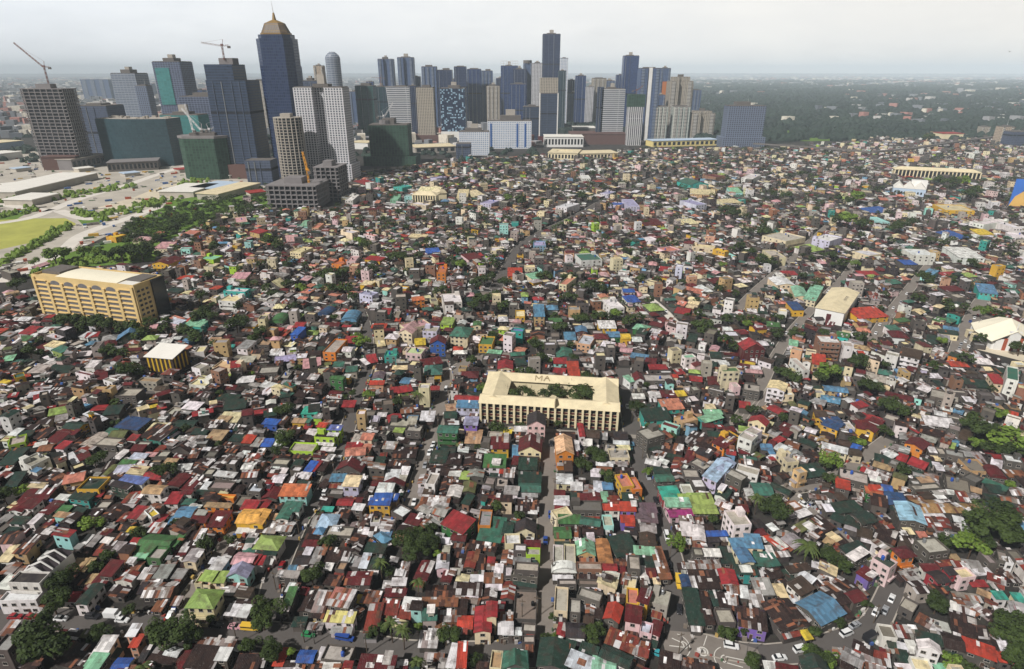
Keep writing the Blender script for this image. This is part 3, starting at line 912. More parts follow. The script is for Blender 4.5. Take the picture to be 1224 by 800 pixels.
1055 800 1150 800 1060 720 1.3 dg gy s
400 730 500 735 410 690 1.2 dr gy s
410 800 540 800 420 750 1.1 wh gy s
560 780 620 780 570 720 1.2 dg gy s
25 800 190 800 30 760 1.3 wh gy s
680 720 770 730 690 640 1.1 mx gy s
1130 250 1150 250 1130 240 .2 sb gy s
@ 765 500
605 550 740 610 735 410 2.4 sl lv s
760 600 860 490 740 410 2.6 sl lv s
800 530 960 610 880 495 2.4 lc gy f
900 500 1110 560 950 450 2.2 lc wh f
195 780 375 770 195 670 1.6 tq rd s
140 610 310 600 145 540 1.6 tg gy s
390 720 490 720 400 640 1.5 lc wh f
375 830 690 820 380 740 1.6 yg gy s
20 230 190 180 20 110 2.6 lc gy f
210 70 360 120 230 30 2.2 dr mt f
370 70 520 30 360 -10 2.2 tn tn f
590 50 770 0 580 -20 2 lg te s
690 230 810 290 800 160 2 dr or s
800 260 900 220 820 140 2 ch ye f
930 180 1060 230 1010 130 3.4 lc wh f
1060 190 1150 140 1010 120 3.4 lc wh f
1040 30 1210 80 1060 -20 2.4 rd cr g
930 110 1060 130 960 80 1.8 yg cr s
400 210 680 320 530 130 1.1 rb gy s
180 320 380 360 240 250 1.1 rb gy s
245 470 370 500 380 390 1.2 rr gy s
380 400 460 420 490 330 1.2 dr gy s
50 430 190 460 60 390 1.1 wh gy s
160 410 240 440 210 390 1.1 wh gy s
500 440 640 520 520 370 1.8 lc gy f
440 570 590 575 380 490 1.8 lc gy f
630 170 780 180 660 120 1.4 dg gy s
760 140 870 130 830 90 1.5 dr gy s
920 330 1020 340 960 270 1.5 dr gy s
1160 300 1270 310 1150 250 1.5 sb gy s
930 500 1224 540 970 400 1.3 rb gy s
1040 730 1224 740 1110 620 1.5 tg gy s
500 300 570 330 520 270 1.1 wh gy s
120 540 270 530 130 470 1.2 dg gy s
380 480 440 500 420 440 1.5 wh gy f
500 770 680 780 510 700 1.1 rb gy s
@ 918 500
150 440 265 430 110 330 2.4 lc cr f
275 550 350 530 265 490 2.4 lc pe f
280 580 530 545 270 460 1.6 dg gy s
500 280 740 340 540 240 1.8 wh cr s
740 340 880 360 760 280 1.6 br cr s
60 290 180 350 100 240 1.3 wh gy s
190 350 330 370 210 320 1.4 gl gy g
50 210 110 245 100 170 1.4 rd gy s
80 130 190 175 130 100 1.3 dr gy s
140 240 270 280 200 210 1.2 rs gy s
290 220 440 280 330 195 1.4 dg gy s
390 190 480 220 400 160 1.2 go gy s
480 210 560 230 510 170 1.2 go gy s
420 380 560 460 480 340 1.2 rb gy s
300 390 420 430 350 350 1.2 rb gy s
320 340 440 360 350 300 1.2 rb gy s
510 60 670 120 560 10 1.9 nb ye s
640 120 710 80 600 30 1.9 nb ye s
830 90 930 110 850 30 2 dr ye s
930 110 1030 150 960 50 2 dr ye s
960 20 1080 65 1000 -10 1.9 dr wh s
740 110 800 110 750 50 1.6 lc wh f
645 660 780 690 650 575 1.8 og gy s
640 570 920 640 710 490 2 lc gy f
925 710 1085 740 935 635 1.8 or gn s
960 690 1080 700 960 640 1.9 og gn s
1080 820 1240 830 1140 710 1.4 nb gy s
1090 690 1190 710 1090 640 1.3 bl gy s
900 540 1010 580 960 500 1.2 wh gy s
960 590 1060 610 990 550 1.1 wh gy s
880 500 1000 540 900 470 1.2 rd gy s
990 450 1150 500 1030 420 1.2 tn gy s
1000 400 1160 440 1040 350 1.3 dg gy s
1120 350 1200 390 1150 310 1.6 wh cr s
1160 440 1240 470 1170 390 1.6 gl gy f
780 280 870 310 820 250 1.2 bl gy s
0 280 60 300 0 210 1.3 dr gy s
0 340 30 340 0 260 1.3 sb gy s
20 650 200 740 50 610 1.1 dg gy s
0 420 60 380 20 360 1.1 wh gy s
380 760 550 780 400 720 1.1 mx gy s
@ 1071 500
85 240 260 310 150 175 1.8 dr or s
0 190 90 210 70 130 1.4 gl gy s
70 170 150 200 130 140 1.4 mx gy s
230 190 370 235 260 155 1.3 gl gy s
180 120 430 190 250 70 1.2 rb gy s
200 60 330 90 270 10 1.3 mx gy s
340 40 490 95 370 10 1.5 wh gy s
490 110 600 140 520 60 1.6 mx gy f
600 190 680 215 630 120 1.8 br gy s
660 215 740 160 630 120 1.8 br gy s
475 270 540 290 520 235 1.3 yg gy s
0 390 90 420 30 340 1.5 rd gy s
100 430 260 490 160 380 1.6 rd gy s
220 430 320 450 250 390 1.3 dg gy s
300 320 380 330 320 280 1.4 wh gy s
380 350 460 360 400 290 1.4 lc gy f
460 350 640 390 480 300 1.7 gl gy f
455 490 560 530 490 440 1.3 gl gy s
450 440 600 490 490 410 1.1 rb gy s
370 490 440 500 390 450 1.4 wh gy s
610 360 740 370 620 320 1.1 gl gy s
590 510 780 520 700 400 1.3 ru tn f
600 480 770 560 640 460 1.1 tn gy f
860 560 1010 580 880 470 1.6 dr gy c
800 600 1020 690 880 590 1.4 tg gy s
850 700 1000 720 880 640 1.3 dg gy s
1020 410 1190 440 1040 350 2.2 wh gy f
900 450 1000 480 920 390 1.3 wh gy s
920 380 1010 390 930 350 1.8 rd gy s
840 330 930 340 850 300 1.2 rd gy s
930 330 1050 350 980 310 1.6 wh gy s
700 690 800 720 730 660 1.2 tn gy s
430 660 660 720 520 560 1.1 ru gy f
210 620 330 610 230 570 1.4 tn gy s
120 640 210 650 160 600 1.4 wh gy f
140 540 260 570 190 520 1.2 gl gy s
310 620 400 640 330 580 1.2 gl gy s
120 700 380 680 180 640 1.5 lc gy f
0 560 50 575 10 530 1.5 gl wh s
340 770 450 760 360 740 1.1 wh gy s
340 730 480 730 370 690 1.2 gl gy s
480 720 550 730 500 690 1.3 wh gy s
0 790 80 800 0 720 1.3 nb gy s
100 780 250 790 130 750 1.2 rs gy s
1040 560 1224 570 1060 500 1.1 rs gy s
1060 730 1224 740 1090 660 1.2 mx gy s
840 780 960 800 860 730 1.2 dg gy s
20 680 120 700 40 650 1 rs gy s
640 770 760 770 680 720 1.2 gl gy s
@ 0 380 6
120 125 225 130 220 60 1.2 rd gy s
265 115 480 110 310 65 2 wh wh s
365 235 440 260 440 195 2 tg yg s
300 205 400 220 390 165 2 cy wh s
520 285 620 275 600 245 1.5 wh gy s
530 400 640 425 580 385 2.2 dr wh f
730 450 800 470 790 430 2 lc wh f
645 530 780 530 690 500 2.4 tn tn f
800 570 960 570 900 510 1.8 lc gy f
970 460 1110 470 1040 430 2 tn lc f
1030 655 1140 625 1040 650 1.2 ye gy s
1100 80 1155 75 1050 55 2 pk tn s
1090 185 1200 180 1170 155 1.4 wh gy s
830 170 1040 140 840 125 2 sb dg g
900 240 1010 235 910 220 1.5 dr tn s
110 170 190 170 170 130 1.5 gn cr s
0 320 80 310 60 270 1.4 lg gy s
170 400 290 400 290 340 1.3 lc gy s
300 390 480 400 400 340 1.3 dg gy s
320 470 420 460 330 450 1.2 rb gy s
240 590 330 570 240 560 1.3 rd gy s
150 580 310 560 250 535 1.3 wh gy s
330 710 480 680 370 660 1.6 yg cr s
520 640 640 650 550 615 1.5 sb bl s
590 690 720 750 650 670 1.5 wh gy s
60 690 130 660 60 670 1.4 og gy s
0 470 60 480 10 440 2 ye ye s
90 450 170 430 110 410 2.2 tg ye f
630 360 700 360 640 310 2 wh wh s
550 140 620 150 640 100 1.6 wh wh s
590 150 690 140 640 110 1.6 rd wh s
740 700 860 690 770 640 1.4 dg gy s
330 540 540 540 400 500 1.2 rb gy s
660 460 760 440 690 400 1.4 dr gy s
@ 204 380 6
320 370 500 385 340 310 2.4 pe cr f
440 360 510 350 420 320 2.8 rd cr s
285 410 410 440 340 370 1.6 yg gy s
480 220 560 230 530 165 2.4 gl wh s
630 205 720 205 640 155 2.2 tn gy f
745 325 900 305 750 275 1.4 lv gy s
950 370 1080 355 950 310 1.5 pk gy s
1130 260 1224 265 1140 150 2.6 lc or f
1145 440 1240 450 1160 410 2.4 gn gn s
1165 350 1240 350 1170 320 2 tg wh s
885 130 940 135 890 70 2.4 bl bl s
880 70 960 70 890 30 2.6 rd gy s
735 105 800 110 740 70 1.6 rd gy s
710 40 820 40 730 0 1.6 gn gy c
345 230 450 225 360 200 1.3 tq gy s
260 180 340 180 290 145 1.5 tn wh s
120 45 230 50 130 10 2 lg tq s
125 105 220 110 140 80 1.6 tg gy s
105 170 150 175 110 130 1.4 sb sb s
210 320 320 320 270 260 1.3 rb gy g
490 320 600 320 500 280 1.8 lc gy s
465 470 590 460 490 430 1.5 wh gy s
630 490 720 510 680 460 1.3 wh gy s
120 485 240 500 200 445 2 cy wh f
260 575 430 590 380 545 1.5 dg gy s
340 670 500 650 430 595 1.5 dg gy s
560 710 700 690 590 665 1.5 rd gy s
670 760 770 770 680 725 1.5 bl bl s
330 745 470 750 390 685 1.8 cy wh s
940 690 1050 690 960 640 1.8 tq tq s
980 680 1060 670 1000 630 1.9 dk tq s
70 650 180 660 140 605 1.4 wh gy s
150 710 300 680 160 680 1.5 rd gy s
620 410 770 400 640 360 1.8 lc gy f
790 440 860 440 800 380 1.6 lc gy f
910 280 1080 270 920 240 1.3 rb gy s
1090 60 1210 65 1100 35 1.3 dr gy s
@ 408 380 6
310 280 400 280 320 240 2.6 tq te f
455 260 570 270 500 215 2.4 ly pk f
400 110 500 120 480 40 3 pk cr g
585 105 690 110 600 60 2.6 lc lv f
625 190 740 190 650 145 3 dr bl g
770 130 900 140 830 60 2.8 tg cr h
940 60 1000 60 950 25 3 gn cr s
990 200 1090 205 1000 135 2 gn ye f
510 200 590 195 540 155 1.8 ye ye s
720 50 810 55 720 0 2 yg ly s
545 355 690 330 600 300 1.6 dr gy s
580 410 700 405 620 340 2 tg ye h
215 75 325 75 220 45 1.5 og gy s
250 115 380 105 270 85 1.6 dr gy s
180 330 250 320 190 275 1.5 rd gy s
240 380 370 380 260 335 1.2 rb gy s
365 370 475 370 370 345 1.3 cy gy s
220 440 300 440 240 390 2 ph mt s
195 480 300 480 210 455 1.8 og sa s
430 470 510 480 440 425 1.5 sb gy s
340 545 410 540 360 505 1.5 rd gy s
410 540 500 525 420 500 1.6 rd yg s
600 520 700 520 610 490 1.8 rd gy s
850 430 970 430 870 385 1.5 dr sb h
840 510 1000 515 880 460 1.3 rb gy s
800 590 990 600 830 555 1.5 rd cr s
820 640 985 645 840 595 2.4 sb lv s
740 670 830 660 760 620 1.3 tn gy s
320 770 420 750 350 700 1.5 rd gy s
30 390 110 385 40 355 2 tg lc s
5 425 60 430 10 405 1.8 wh ye s
205 750 265 750 220 710 2 wv gy s
560 740 660 740 580 680 1.4 wh gy s
1040 250 1140 260 1060 230 1.6 lg gy s
1115 370 1224 370 1130 310 1.6 rd cr s
15 190 100 190 30 140 1.6 rd sb s
145 310 190 350 150 280 1.5 wh gy s
0 640 90 640 20 600 1.4 rd gy s
420 690 510 680 430 650 1.3 rs gy s
520 390 590 400 540 360 1.3 gl gy s
730 720 820 720 750 670 1.3 dg gy s
@ 612 380 6
0 100 85 110 0 75 3.4 bp te f
295 330 390 330 300 290 1.8 rd mt s
280 390 380 400 290 360 1.4 rd gy s
395 420 480 420 400 330 1.6 og gy s
460 190 560 205 510 120 2 wv sa f
445 105 530 105 460 60 2.2 sb dr s
650 140 750 140 700 105 1.5 sb gn s
590 80 720 80 640 30 1.8 wh ye s
770 150 840 150 790 120 2 ye ye s
365 160 450 160 380 110 1.4 sb gy s
835 280 960 300 870 255 1.3 sb gy s
870 80 970 100 890 40 1.6 lg gn h
1020 240 1130 250 1060 205 1.3 rb gy s
870 450 940 450 870 400 2 dr wh g
820 470 860 460 820 420 1.8 lg wh s
940 460 1150 460 950 410 1.8 lc gy f
1075 660 1224 650 1060 595 2.2 sa te s
860 580 945 580 870 550 1.5 wh gy s
985 570 1065 570 980 535 1.5 wh gy s
1060 570 1170 570 1070 530 1.3 dr gy s
1175 565 1240 560 1180 530 1.6 ye gy s
90 160 160 160 100 140 1.4 rd gy s
250 30 350 30 270 5 1.6 gn wh s
20 345 95 340 30 300 1.5 dg gy s
300 290 420 290 330 220 1.3 tg gy s
970 370 1100 370 990 340 1.4 rd gy s
640 320 720 320 650 290 1.3 wh gy s
960 330 1040 340 950 290 1.3 dr gy s
930 740 1120 730 940 660 2.2 dg te s
@ 816 380 6
415 235 575 230 415 180 3 rd dr g
400 330 520 350 410 300 1.2 ye dr f
255 395 380 390 290 360 4.2 gn cr f
590 500 720 530 640 450 3 cy wh s
680 560 780 560 690 520 2.2 wh cr f
945 180 1100 190 990 125 4 wh br f
900 330 1000 345 950 270 2.6 og tn s
780 310 880 400 800 280 2.4 lc wh f
755 195 820 205 770 160 2 lg wh s
170 515 280 540 200 505 2.2 wh gy f
50 450 140 460 50 420 1.5 rd gy s
150 480 250 490 210 425 1.3 dr gy s
0 300 80 290 10 270 3 lg wh f
605 650 700 700 660 625 1.6 rd gy s
760 690 860 720 810 650 1.6 sb gy s
1005 520 1180 540 1010 480 1.6 sb tn s
970 590 1110 620 1010 550 1.2 sb gy s
890 510 990 510 910 490 1.7 dg tn s
180 290 260 295 210 250 1.6 dg wh s
140 350 230 365 170 315 1.4 dg gy s
250 340 320 340 270 310 1.8 wh gy s
285 100 350 100 300 70 1.6 wh wh s
370 110 450 105 380 90 1.6 rd wh s
430 520 550 540 440 470 2 lc gy f
120 200 170 210 120 175 2 wh wh f
15 165 80 175 60 120 1.8 dg gy s
150 690 280 690 150 660 2 lg sb s
900 600 1010 630 930 570 1.2 gl gy s
470 730 580 770 530 715 2.4 rd cr g
930 710 1020 720 960 670 1.8 br ye s
390 640 470 650 420 605 1.4 rd gy s
590 60 690 70 610 30 1.5 gn gy s
1090 130 1190 150 1110 100 1.6 gn tq s
440 390 560 400 460 370 1.3 pk gy s
540 300 640 330 560 280 1.5 br wh s
640 300 720 320 660 260 1.6 dk dk s
1000 780 1130 770 1020 720 1.8 nb ye s
@ 1020 380 6
315 265 470 300 360 215 3 br wh s
235 140 360 150 280 90 1.8 dr wh h
85 440 230 470 90 400 1.4 lc gy s
215 550 420 600 240 530 1.5 dr gy s
460 510 540 540 490 480 1.5 wh gy s
1080 450 1170 470 1110 345 4 tg wh f
970 470 1060 480 990 410 2.2 rd cr s
670 350 810 355 690 315 1.4 og gy s
825 330 980 340 850 290 1.3 wh gy s
600 360 670 360 610 340 1.2 wh gy s
700 380 790 385 710 360 1.3 wh gy s
520 430 620 435 530 400 1.4 wh gy s
540 570 750 620 560 510 1.8 lc gy f
680 540 800 550 700 520 2.4 lc gy f
600 110 750 130 610 80 1.6 dg cr s
640 80 760 100 640 55 1.6 sb gy s
235 95 320 90 240 55 1.6 tg wh s
0 660 80 640 10 610 2 rd wh s
80 720 200 760 120 700 1.6 rd gy s
0 780 130 770 20 740 1.5 dr gy s
300 40 390 30 310 5 1.5 gn tn s
570 20 640 40 590 -10 1.6 gn cr s
530 80 620 85 540 55 1.6 cy gy s
430 40 520 50 440 20 1.6 lc wh f
410 190 590 190 420 155 1.5 dg gy s
520 150 600 165 530 120 1.4 dg gy s
680 270 750 290 700 245 1.6 dg or s
780 490 960 510 800 440 1.3 dg gy s
1010 400 1090 400 1020 360 1.4 dg gy s
570 690 660 710 590 670 1.2 wh gy s
800 700 900 730 800 680 1 wh gy s
460 760 680 790 540 715 1.5 wh gy s
200 200 270 200 210 170 1.5 dr cr s
420 700 480 720 430 690 1.2 cy gy s
740 240 820 280 760 210 1.4 mx gy s
@ 0 200 3.3333
625 395 700 400 640 350 2.4 dr ye s
805 375 870 380 815 345 2 lg ly f
440 285 485 290 440 260 2 ye ye f
730 275 780 280 740 250 1.8 sa or s
615 270 650 272 625 255 1.5 sa gy s
620 330 690 330 630 300 1.6 pk cr s
720 335 785 335 725 315 1.4 dr gy s
880 540 955 545 895 505 3 cy wh f
885 500 980 505 910 480 3 wh tq f
665 500 720 505 680 480 1.6 dg gy s
670 620 720 630 690 600 2 wv pk s
745 635 810 640 760 610 2 lg tq s
930 230 985 225 935 195 2 pk cr f
885 345 920 345 890 300 2.4 wh wh f
920 450 990 450 930 420 2 pk cr s
690 450 780 455 730 430 1.6 og cr s
530 295 600 300 545 275 1.4 pk cr s
130 410 220 380 130 395 1.2 pk gy s
15 440 60 430 20 400 2.4 lc gy f
@ 300 200 3.3333
335 395 380 400 340 360 2.4 or or f
385 385 425 385 390 350 3 pk pk f
450 370 520 380 470 350 1.8 rd ye s
640 535 690 530 640 515 2.6 or or s
740 430 780 430 745 390 3 or or f
755 550 835 545 765 505 3 wh wh f
435 510 490 520 450 490 3 lv lv f
435 470 480 475 450 450 2.4 cy ye s
515 590 555 590 520 565 2 rd mt s
580 665 680 640 630 620 3 pk cr f
450 270 500 280 455 260 2.4 sa pk f
375 280 410 270 380 245 3.4 wh cr f
625 280 700 285 635 265 1.6 cy cr s
645 105 740 110 700 80 2.6 cy cr s
560 135 595 135 560 110 2.4 lg lg f
580 85 620 90 590 65 2.4 tq tq f
800 130 850 130 840 95 1.8 cy cr s
850 125 900 120 890 95 1.8 cy cr s
925 150 975 155 930 125 2.6 lv lv f
845 380 910 370 850 345 2 dr pk s
690 350 750 345 700 325 1.4 bl bl s
675 390 720 385 680 375 1.5 wh wh s
950 340 1010 340 955 315 1.8 wh cr f
385 140 420 140 390 105 2.4 wh wh f
320 115 350 115 310 95 2.4 tq tq f
270 595 320 600 280 560 1.4 nb gy c
75 625 135 625 90 590 1.8 gn gy c
360 620 430 620 370 580 1.6 sb dg c
50 480 130 490 75 455 1 cy gy g
350 220 385 220 355 195 2 cy cr f
640 150 710 160 650 135 2 wh cr f
425 80 480 70 430 55 1.8 rd gy s
730 50 760 55 735 30 2.4 lv lv f
200 240 235 240 205 215 2 lg mt s
250 250 280 250 255 220 2.6 sa sa f
5 265 50 275 15 240 2.4 rd tn s
135 305 190 300 140 275 2 pk pk s
175 350 225 355 180 310 2.6 cy cr f
@ 600 200 3.3333
295 385 390 380 300 340 2.8 tg wh f
410 575 465 570 420 525 3 wh wh f
475 500 525 500 480 480 2.4 bl wh s
485 545 540 540 490 515 2 bl wh s
235 495 280 460 245 450 2.6 sa cr f
545 240 635 235 550 210 1.8 dr ye s
690 235 770 230 700 210 2 cy cr s
480 170 535 170 490 120 2.8 lv lv f
430 155 480 160 435 135 2.4 bl lv f
735 165 785 160 740 125 3 lv lv f
715 80 800 75 720 50 2.4 tg tq s
740 110 855 115 745 90 2.2 cy tn s
860 150 940 145 870 130 2 cy cr s
230 180 290 160 235 145 3 wh wh f
310 50 350 50 315 30 2.2 wh wh f
860 355 880 350 865 315 2.6 ye ye f
750 320 850 330 760 305 2.4 cy cr f
630 350 690 340 640 315 2.6 sa pk f
570 305 610 300 575 275 2.2 wh wh f
965 50 1020 55 970 20 3 wh wh f
820 50 865 45 825 25 2.6 dr br f
120 320 175 320 125 290 2.6 lv sb f
50 600 90 600 55 570 2.2 cy ye f
120 600 165 600 130 550 2.6 sb tn s
175 570 220 570 180 550 1.8 sb wh h
400 110 440 115 405 90 2 lv lv f
900 105 950 105 905 85 2 lg mt s
620 415 670 420 630 395 1.4 rd gy s
680 580 740 590 700 560 1.5 rd gy s
570 580 630 575 580 545 1.6 yg gy h
760 480 810 510 790 465 1.6 wh cr s
710 490 800 510 730 475 1.4 sa gy s
820 470 890 460 830 445 1.5 dr gy s
470 30 530 20 480 15 2 wh pk f
15 440 80 440 25 405 1.6 og or s
100 455 155 445 110 425 2 lg cr s
@ 900 240 3.3333
75 190 170 170 80 120 3.4 lc cr f
265 190 325 170 270 130 3.6 wh lv f
610 220 660 250 660 170 3 wh wh f
770 235 890 240 790 180 2.6 wh wh s
580 260 640 260 590 235 2.6 bl gy s
675 300 720 310 690 270 2 sb mt s
875 370 960 380 900 330 2.2 sb tq s
920 110 970 120 930 55 3.4 wh wh f
970 125 1010 125 980 60 3.4 wh wh f
725 45 860 50 740 10 2.6 cy ye f
570 65 640 70 580 40 2.2 wh wh f
445 60 540 50 440 30 1.6 bl gy s
475 95 520 95 480 60 2.2 mt mt f
65 345 150 345 80 300 2.2 wh cr s
130 390 190 395 180 335 2 lg cr s
185 400 240 410 240 340 2 lg cr s
140 440 190 440 145 405 2 nb ye s
360 355 430 360 380 325 1.8 dr wh s
105 300 170 300 115 280 1.6 rd wh s
405 300 490 300 420 280 1.4 rd gy s
510 340 580 335 520 315 1.5 tg gy s
620 400 700 390 640 365 1.5 rb gy s
190 220 250 210 200 170 2.2 yg wh h
50 240 110 240 60 190 2.4 lc cr f
870 140 940 140 880 115 1.8 ye cr s
1010 150 1080 155 1020 125 2 wh wh f
380 480 510 470 400 430 1.6 og ye s
420 240 480 230 430 190 2 wh cr f
735 305 810 300 745 285 1.5 rd gy s
820 315 870 310 830 285 1.8 yg wh h
740 370 820 365 760 340 1.5 dr gy s
840 160 900 150 690 130 1.5 bl gy s
@ 600 600 4
585 565 660 580 600 490 2.5 dr pk s
712 630 755 645 722 560 1.9 dr pk s
655 625 712 640 670 575 1.8 wv pk f
585 490 640 497 608 418 2.2 sa ye f
643 470 695 488 668 412 2.7 dr ye s
'''
# ------------------------------------------------------------------ occupancy raster (1 m cells)
OX, OY, ON, OM = -1700, 60, 3400, 2200
occ = np.zeros((OM, ON), bool)
def rect_cells(cx, cy, w, d, th):
    c, s = math.cos(th), math.sin(th)
    nx, ny = max(2, int(w / .8) + 1), max(2, int(d / .8) + 1)
    u, v = np.meshgrid(np.linspace(-w / 2, w / 2, nx), np.linspace(-d / 2, d / 2, ny))
    X = (cx + u * c - v * s - OX).astype(int); Y = (cy + u * s + v * c - OY).astype(int)
    ok = (X >= 0) & (X < ON) & (Y >= 0) & (Y < OM)
    return Y[ok], X[ok]
def mark(cx, cy, w, d, th): occ[rect_cells(cx, cy, w, d, th)] = True
def used(cx, cy, w, d, th):
    q = occ[rect_cells(cx, cy, w, d, th)]
    return 1.0 if q.size == 0 else q.mean()
# ------------------------------------------------------------------ ground, roads
gb = MB(); n = 48
ring = [(GR * math.cos(2 * math.pi * k / n), GR * math.sin(2 * math.pi * k / n), 0) for k in range(n)]
gb.face(ring)
def ground_mat():
    m, nt, b, N = nmat('packed_dark_earth')
    p = pos_(nt); n1 = noise_(nt, .06, 6, p, .7); n2 = noise_(nt, .9, 4, p); n3 = noise_(nt, .0011, 5, p, .6)
    c = mix_(nt, ramp_(nt, n1, .35, .7), lin(32, 29, 27), lin(60, 54, 50))
    c = mix_(nt, math_(nt, 'MULTIPLY', ramp_(nt, n2, .52, .7), .5), c, lin(60, 66, 46))
    nt.links.new(c, b.inputs['Base Color']); b.inputs['Roughness'].default_value = .95
    return m
struct(gb.build('ground', [ground_mat()]))
def road(name, pts, width, mat, z=.02, mk=True, zone=1.0):
    W = [G(*p) for p in pts]
    # resample smoothly
    Q = []
    for i in range(len(W) - 1):
        p0, p1, p2, p3 = W[max(i - 1, 0)], W[i], W[i + 1], W[min(i + 2, len(W) - 1)]
        k = max(2, int(math.dist(p1, p2) / 8))
        for j in range(k):
            t = j / k
            Q.append(tuple(.5 * (2 * p1[a] + (p2[a] - p0[a]) * t + (2 * p0[a] - 5 * p1[a] + 4 * p2[a] - p3[a]) * t * t + (3 * p1[a] - p0[a] - 3 * p2[a] + p3[a]) * t ** 3) for a in (0, 1)))
    Q.append(W[-1])
    b = MB(); kb = MB(); L_, R_ = [], []
    for i, q in enumerate(Q):
        a, c = Q[max(i - 1, 0)], Q[min(i + 1, len(Q) - 1)]
        dx, dy = c[0] - a[0], c[1] - a[1]; l = math.hypot(dx, dy) or 1; nx, ny = -dy / l, dx / l
        L_.append((q[0] + nx * width / 2, q[1] + ny * width / 2)); R_.append((q[0] - nx * width / 2, q[1] - ny * width / 2))
    for i in range(len(Q) - 1):
        b.face([(*L_[i], z), (*R_[i], z), (*R_[i + 1], z), (*L_[i + 1], z)][::-1] if False else [(*R_[i], z), (*R_[i + 1], z), (*L_[i + 1], z), (*L_[i], z)])
        th = math.atan2(Q[i + 1][1] - Q[i][1], Q[i + 1][0] - Q[i][0]); dd = math.dist(Q[i], Q[i + 1])
        if mk: mark((Q[i][0] + Q[i + 1][0]) / 2, (Q[i][1] + Q[i + 1][1]) / 2, dd + 1, width * zone, th)
        for S, sg in ((L_, 1), (R_, -1)):    # raised kerb on both sides
            if i == 0: continue
            (ax, ay), (bx, by) = S[i], S[i + 1]
            ex, ey = -(by - ay) / (dd or 1) * .45 * sg, (bx - ax) / (dd or 1) * .45 * sg
            kb.face([(ax, ay, .14), (bx, by, .14), (bx + ex, by + ey, .14), (ax + ex, ay + ey, .14)][::sg])
            kb.face([(ax, ay, 0), (bx, by, 0), (bx, by, .14), (ax, ay, .14)][::sg])
    struct(b.build(name, [mat])); 
    if width < 14: struct(kb.build('kerb', [M['concrete']]))
    return Q
LANES = []
def street(pts, w, mat='alleyroad', nm='road', z=.02): LANES.append(road(nm, pts, w, M[mat], z))
street([(656, 505), (655, 560), (654, 640), (651, 700), (647, 765)], 7.5)
street([(744, 440), (750, 480), (762, 545), (778, 590), (795, 645), (806, 690), (810, 730), (812, 760)], 8.5, 'asphalt', z=.025)
street([(-40, 742), (70, 741), (150, 746), (240, 752), (306, 757), (400, 766), (480, 781), (560, 783), (640, 782)], 9, 'asphalt', z=.03)
street([(330, 742), (322, 715), (335, 675), (360, 620), (382, 595), (402, 555), (415, 515), (428, 470), (440, 430), (437, 390), (430, 370)], 7, 'asphalt', z=.035)
street([(528, 430), (533, 455), (527, 480), (518, 520), (506, 560), (492, 605)], 7.5, z=.04)
street([(533, 455), (560, 432), (610, 425)], 8, z=.045)
street([(206, 745), (222, 718), (250, 680), (268, 655), (280, 632), (300, 622)], 5.5, z=.05)
street([(120, 565), (150, 505), (180, 470), (205, 445), (250, 430)], 8, 'asphalt', z=.022)
street([(812, 760), (860, 775), (920, 783), (968, 776), (1010, 764), (1040, 750), (1052, 735), (1066, 705), (1076, 690)], 7, 'asphalt', z=.028)
street([(945, 590), (960, 608), (985, 622), (1010, 648), (1025, 668)], 6, z=.032)
street([(905, 590), (960, 583), (1015, 562), (1035, 545), (1062, 525)], 6, z=.036)
street([(880, 505), (905, 470), (925, 430), (950, 392), (985, 355), (1010, 330), (1030, 300)], 6, 'alleyroad', z=.022)
street([(1040, 412), (1060, 380), (1089, 343), (1110, 318)], 7, 'alleyroad', z=.026)
street([(1142, 430), (1150, 405), (1162, 380), (1172, 362), (1185, 345)], 9, 'alleyroad', z=.022)
street([(880, 372), (905, 346), (945, 312), (962, 295), (990, 270)], 7, 'alleyroad', z=.024)
street([(590, 350), (606, 320), (630, 288), (690, 258), (722, 240), (760, 222), (800, 205)], 10, 'asphalt', z=.03)
street([(770, 352), (792, 370), (806, 385), (820, 400)], 6, 'paleroad', z=.03)
street([(930, 455), (912, 478), (893, 500)], 5, z=.04)
# basketball court painted on the crossing
cx0, cy0 = G(845, 776); 
cA, cB = G(800, 760), G(902, 795)
plz = MB(); plz.face([(*G(x, y), .05) for x, y in ((800, 800), (905, 806), (912, 790), (905, 776), (880, 768), (850, 758), (800, 754), (793, 770))]); struct(plz.build('court_paving', [M['alleyroad']]))
for x, y in ((805, 790), (840, 785), (870, 785), (890, 790), (810, 765), (830, 770), (860, 775)): mark(*G(x, y), 16, 12, 0)
def painted(name, pts, w=.12, closed=False, z=.056):
    b = MB(); n = len(pts)
    for i in range(n if closed else n - 1):
        (ax, ay), (bx, by) = pts[i], pts[(i + 1) % n]; l = math.dist((ax, ay), (bx, by)) or 1
        nx, ny = -(by - ay) / l * w, (bx - ax) / l * w
        b.face([(ax - nx, ay - ny, z), (bx - nx, by - ny, z), (bx + nx, by + ny, z), (ax + nx, ay + ny, z)])
    struct(b.build(name, [M['paint']]))
def arc(px, py, r, a0, a1, k=20): 
    x, y = G(px, py); return [(x + r * math.cos(a0 + (a1 - a0) * i / k), y + r * math.sin(a0 + (a1 - a0) * i / k)) for i in range(k + 1)]
painted('court_marking', arc(840, 779, 1.45, 0, 6.2832, 28), .22, z=.057)
painted('court_marking', arc(840, 779, .7, 0, 6.2832, 20), .3, z=.06)
painted('court_marking', [G(845, 760), G(841, 772)]); painted('court_marking', [G(839, 787), G(836, 800)])
painted('court_marking', arc(806, 772, 4.6, -1.2, 1.15)); painted('court_marking', arc(873, 789, 4.6, 1.9, 4.3))
painted('court_marking', [G(803, 763), G(816, 769), G(818, 774), G(800, 772)], .15); painted('court_marking', arc(816, 771.5, 1.3, -1.57, 1.57), .15)
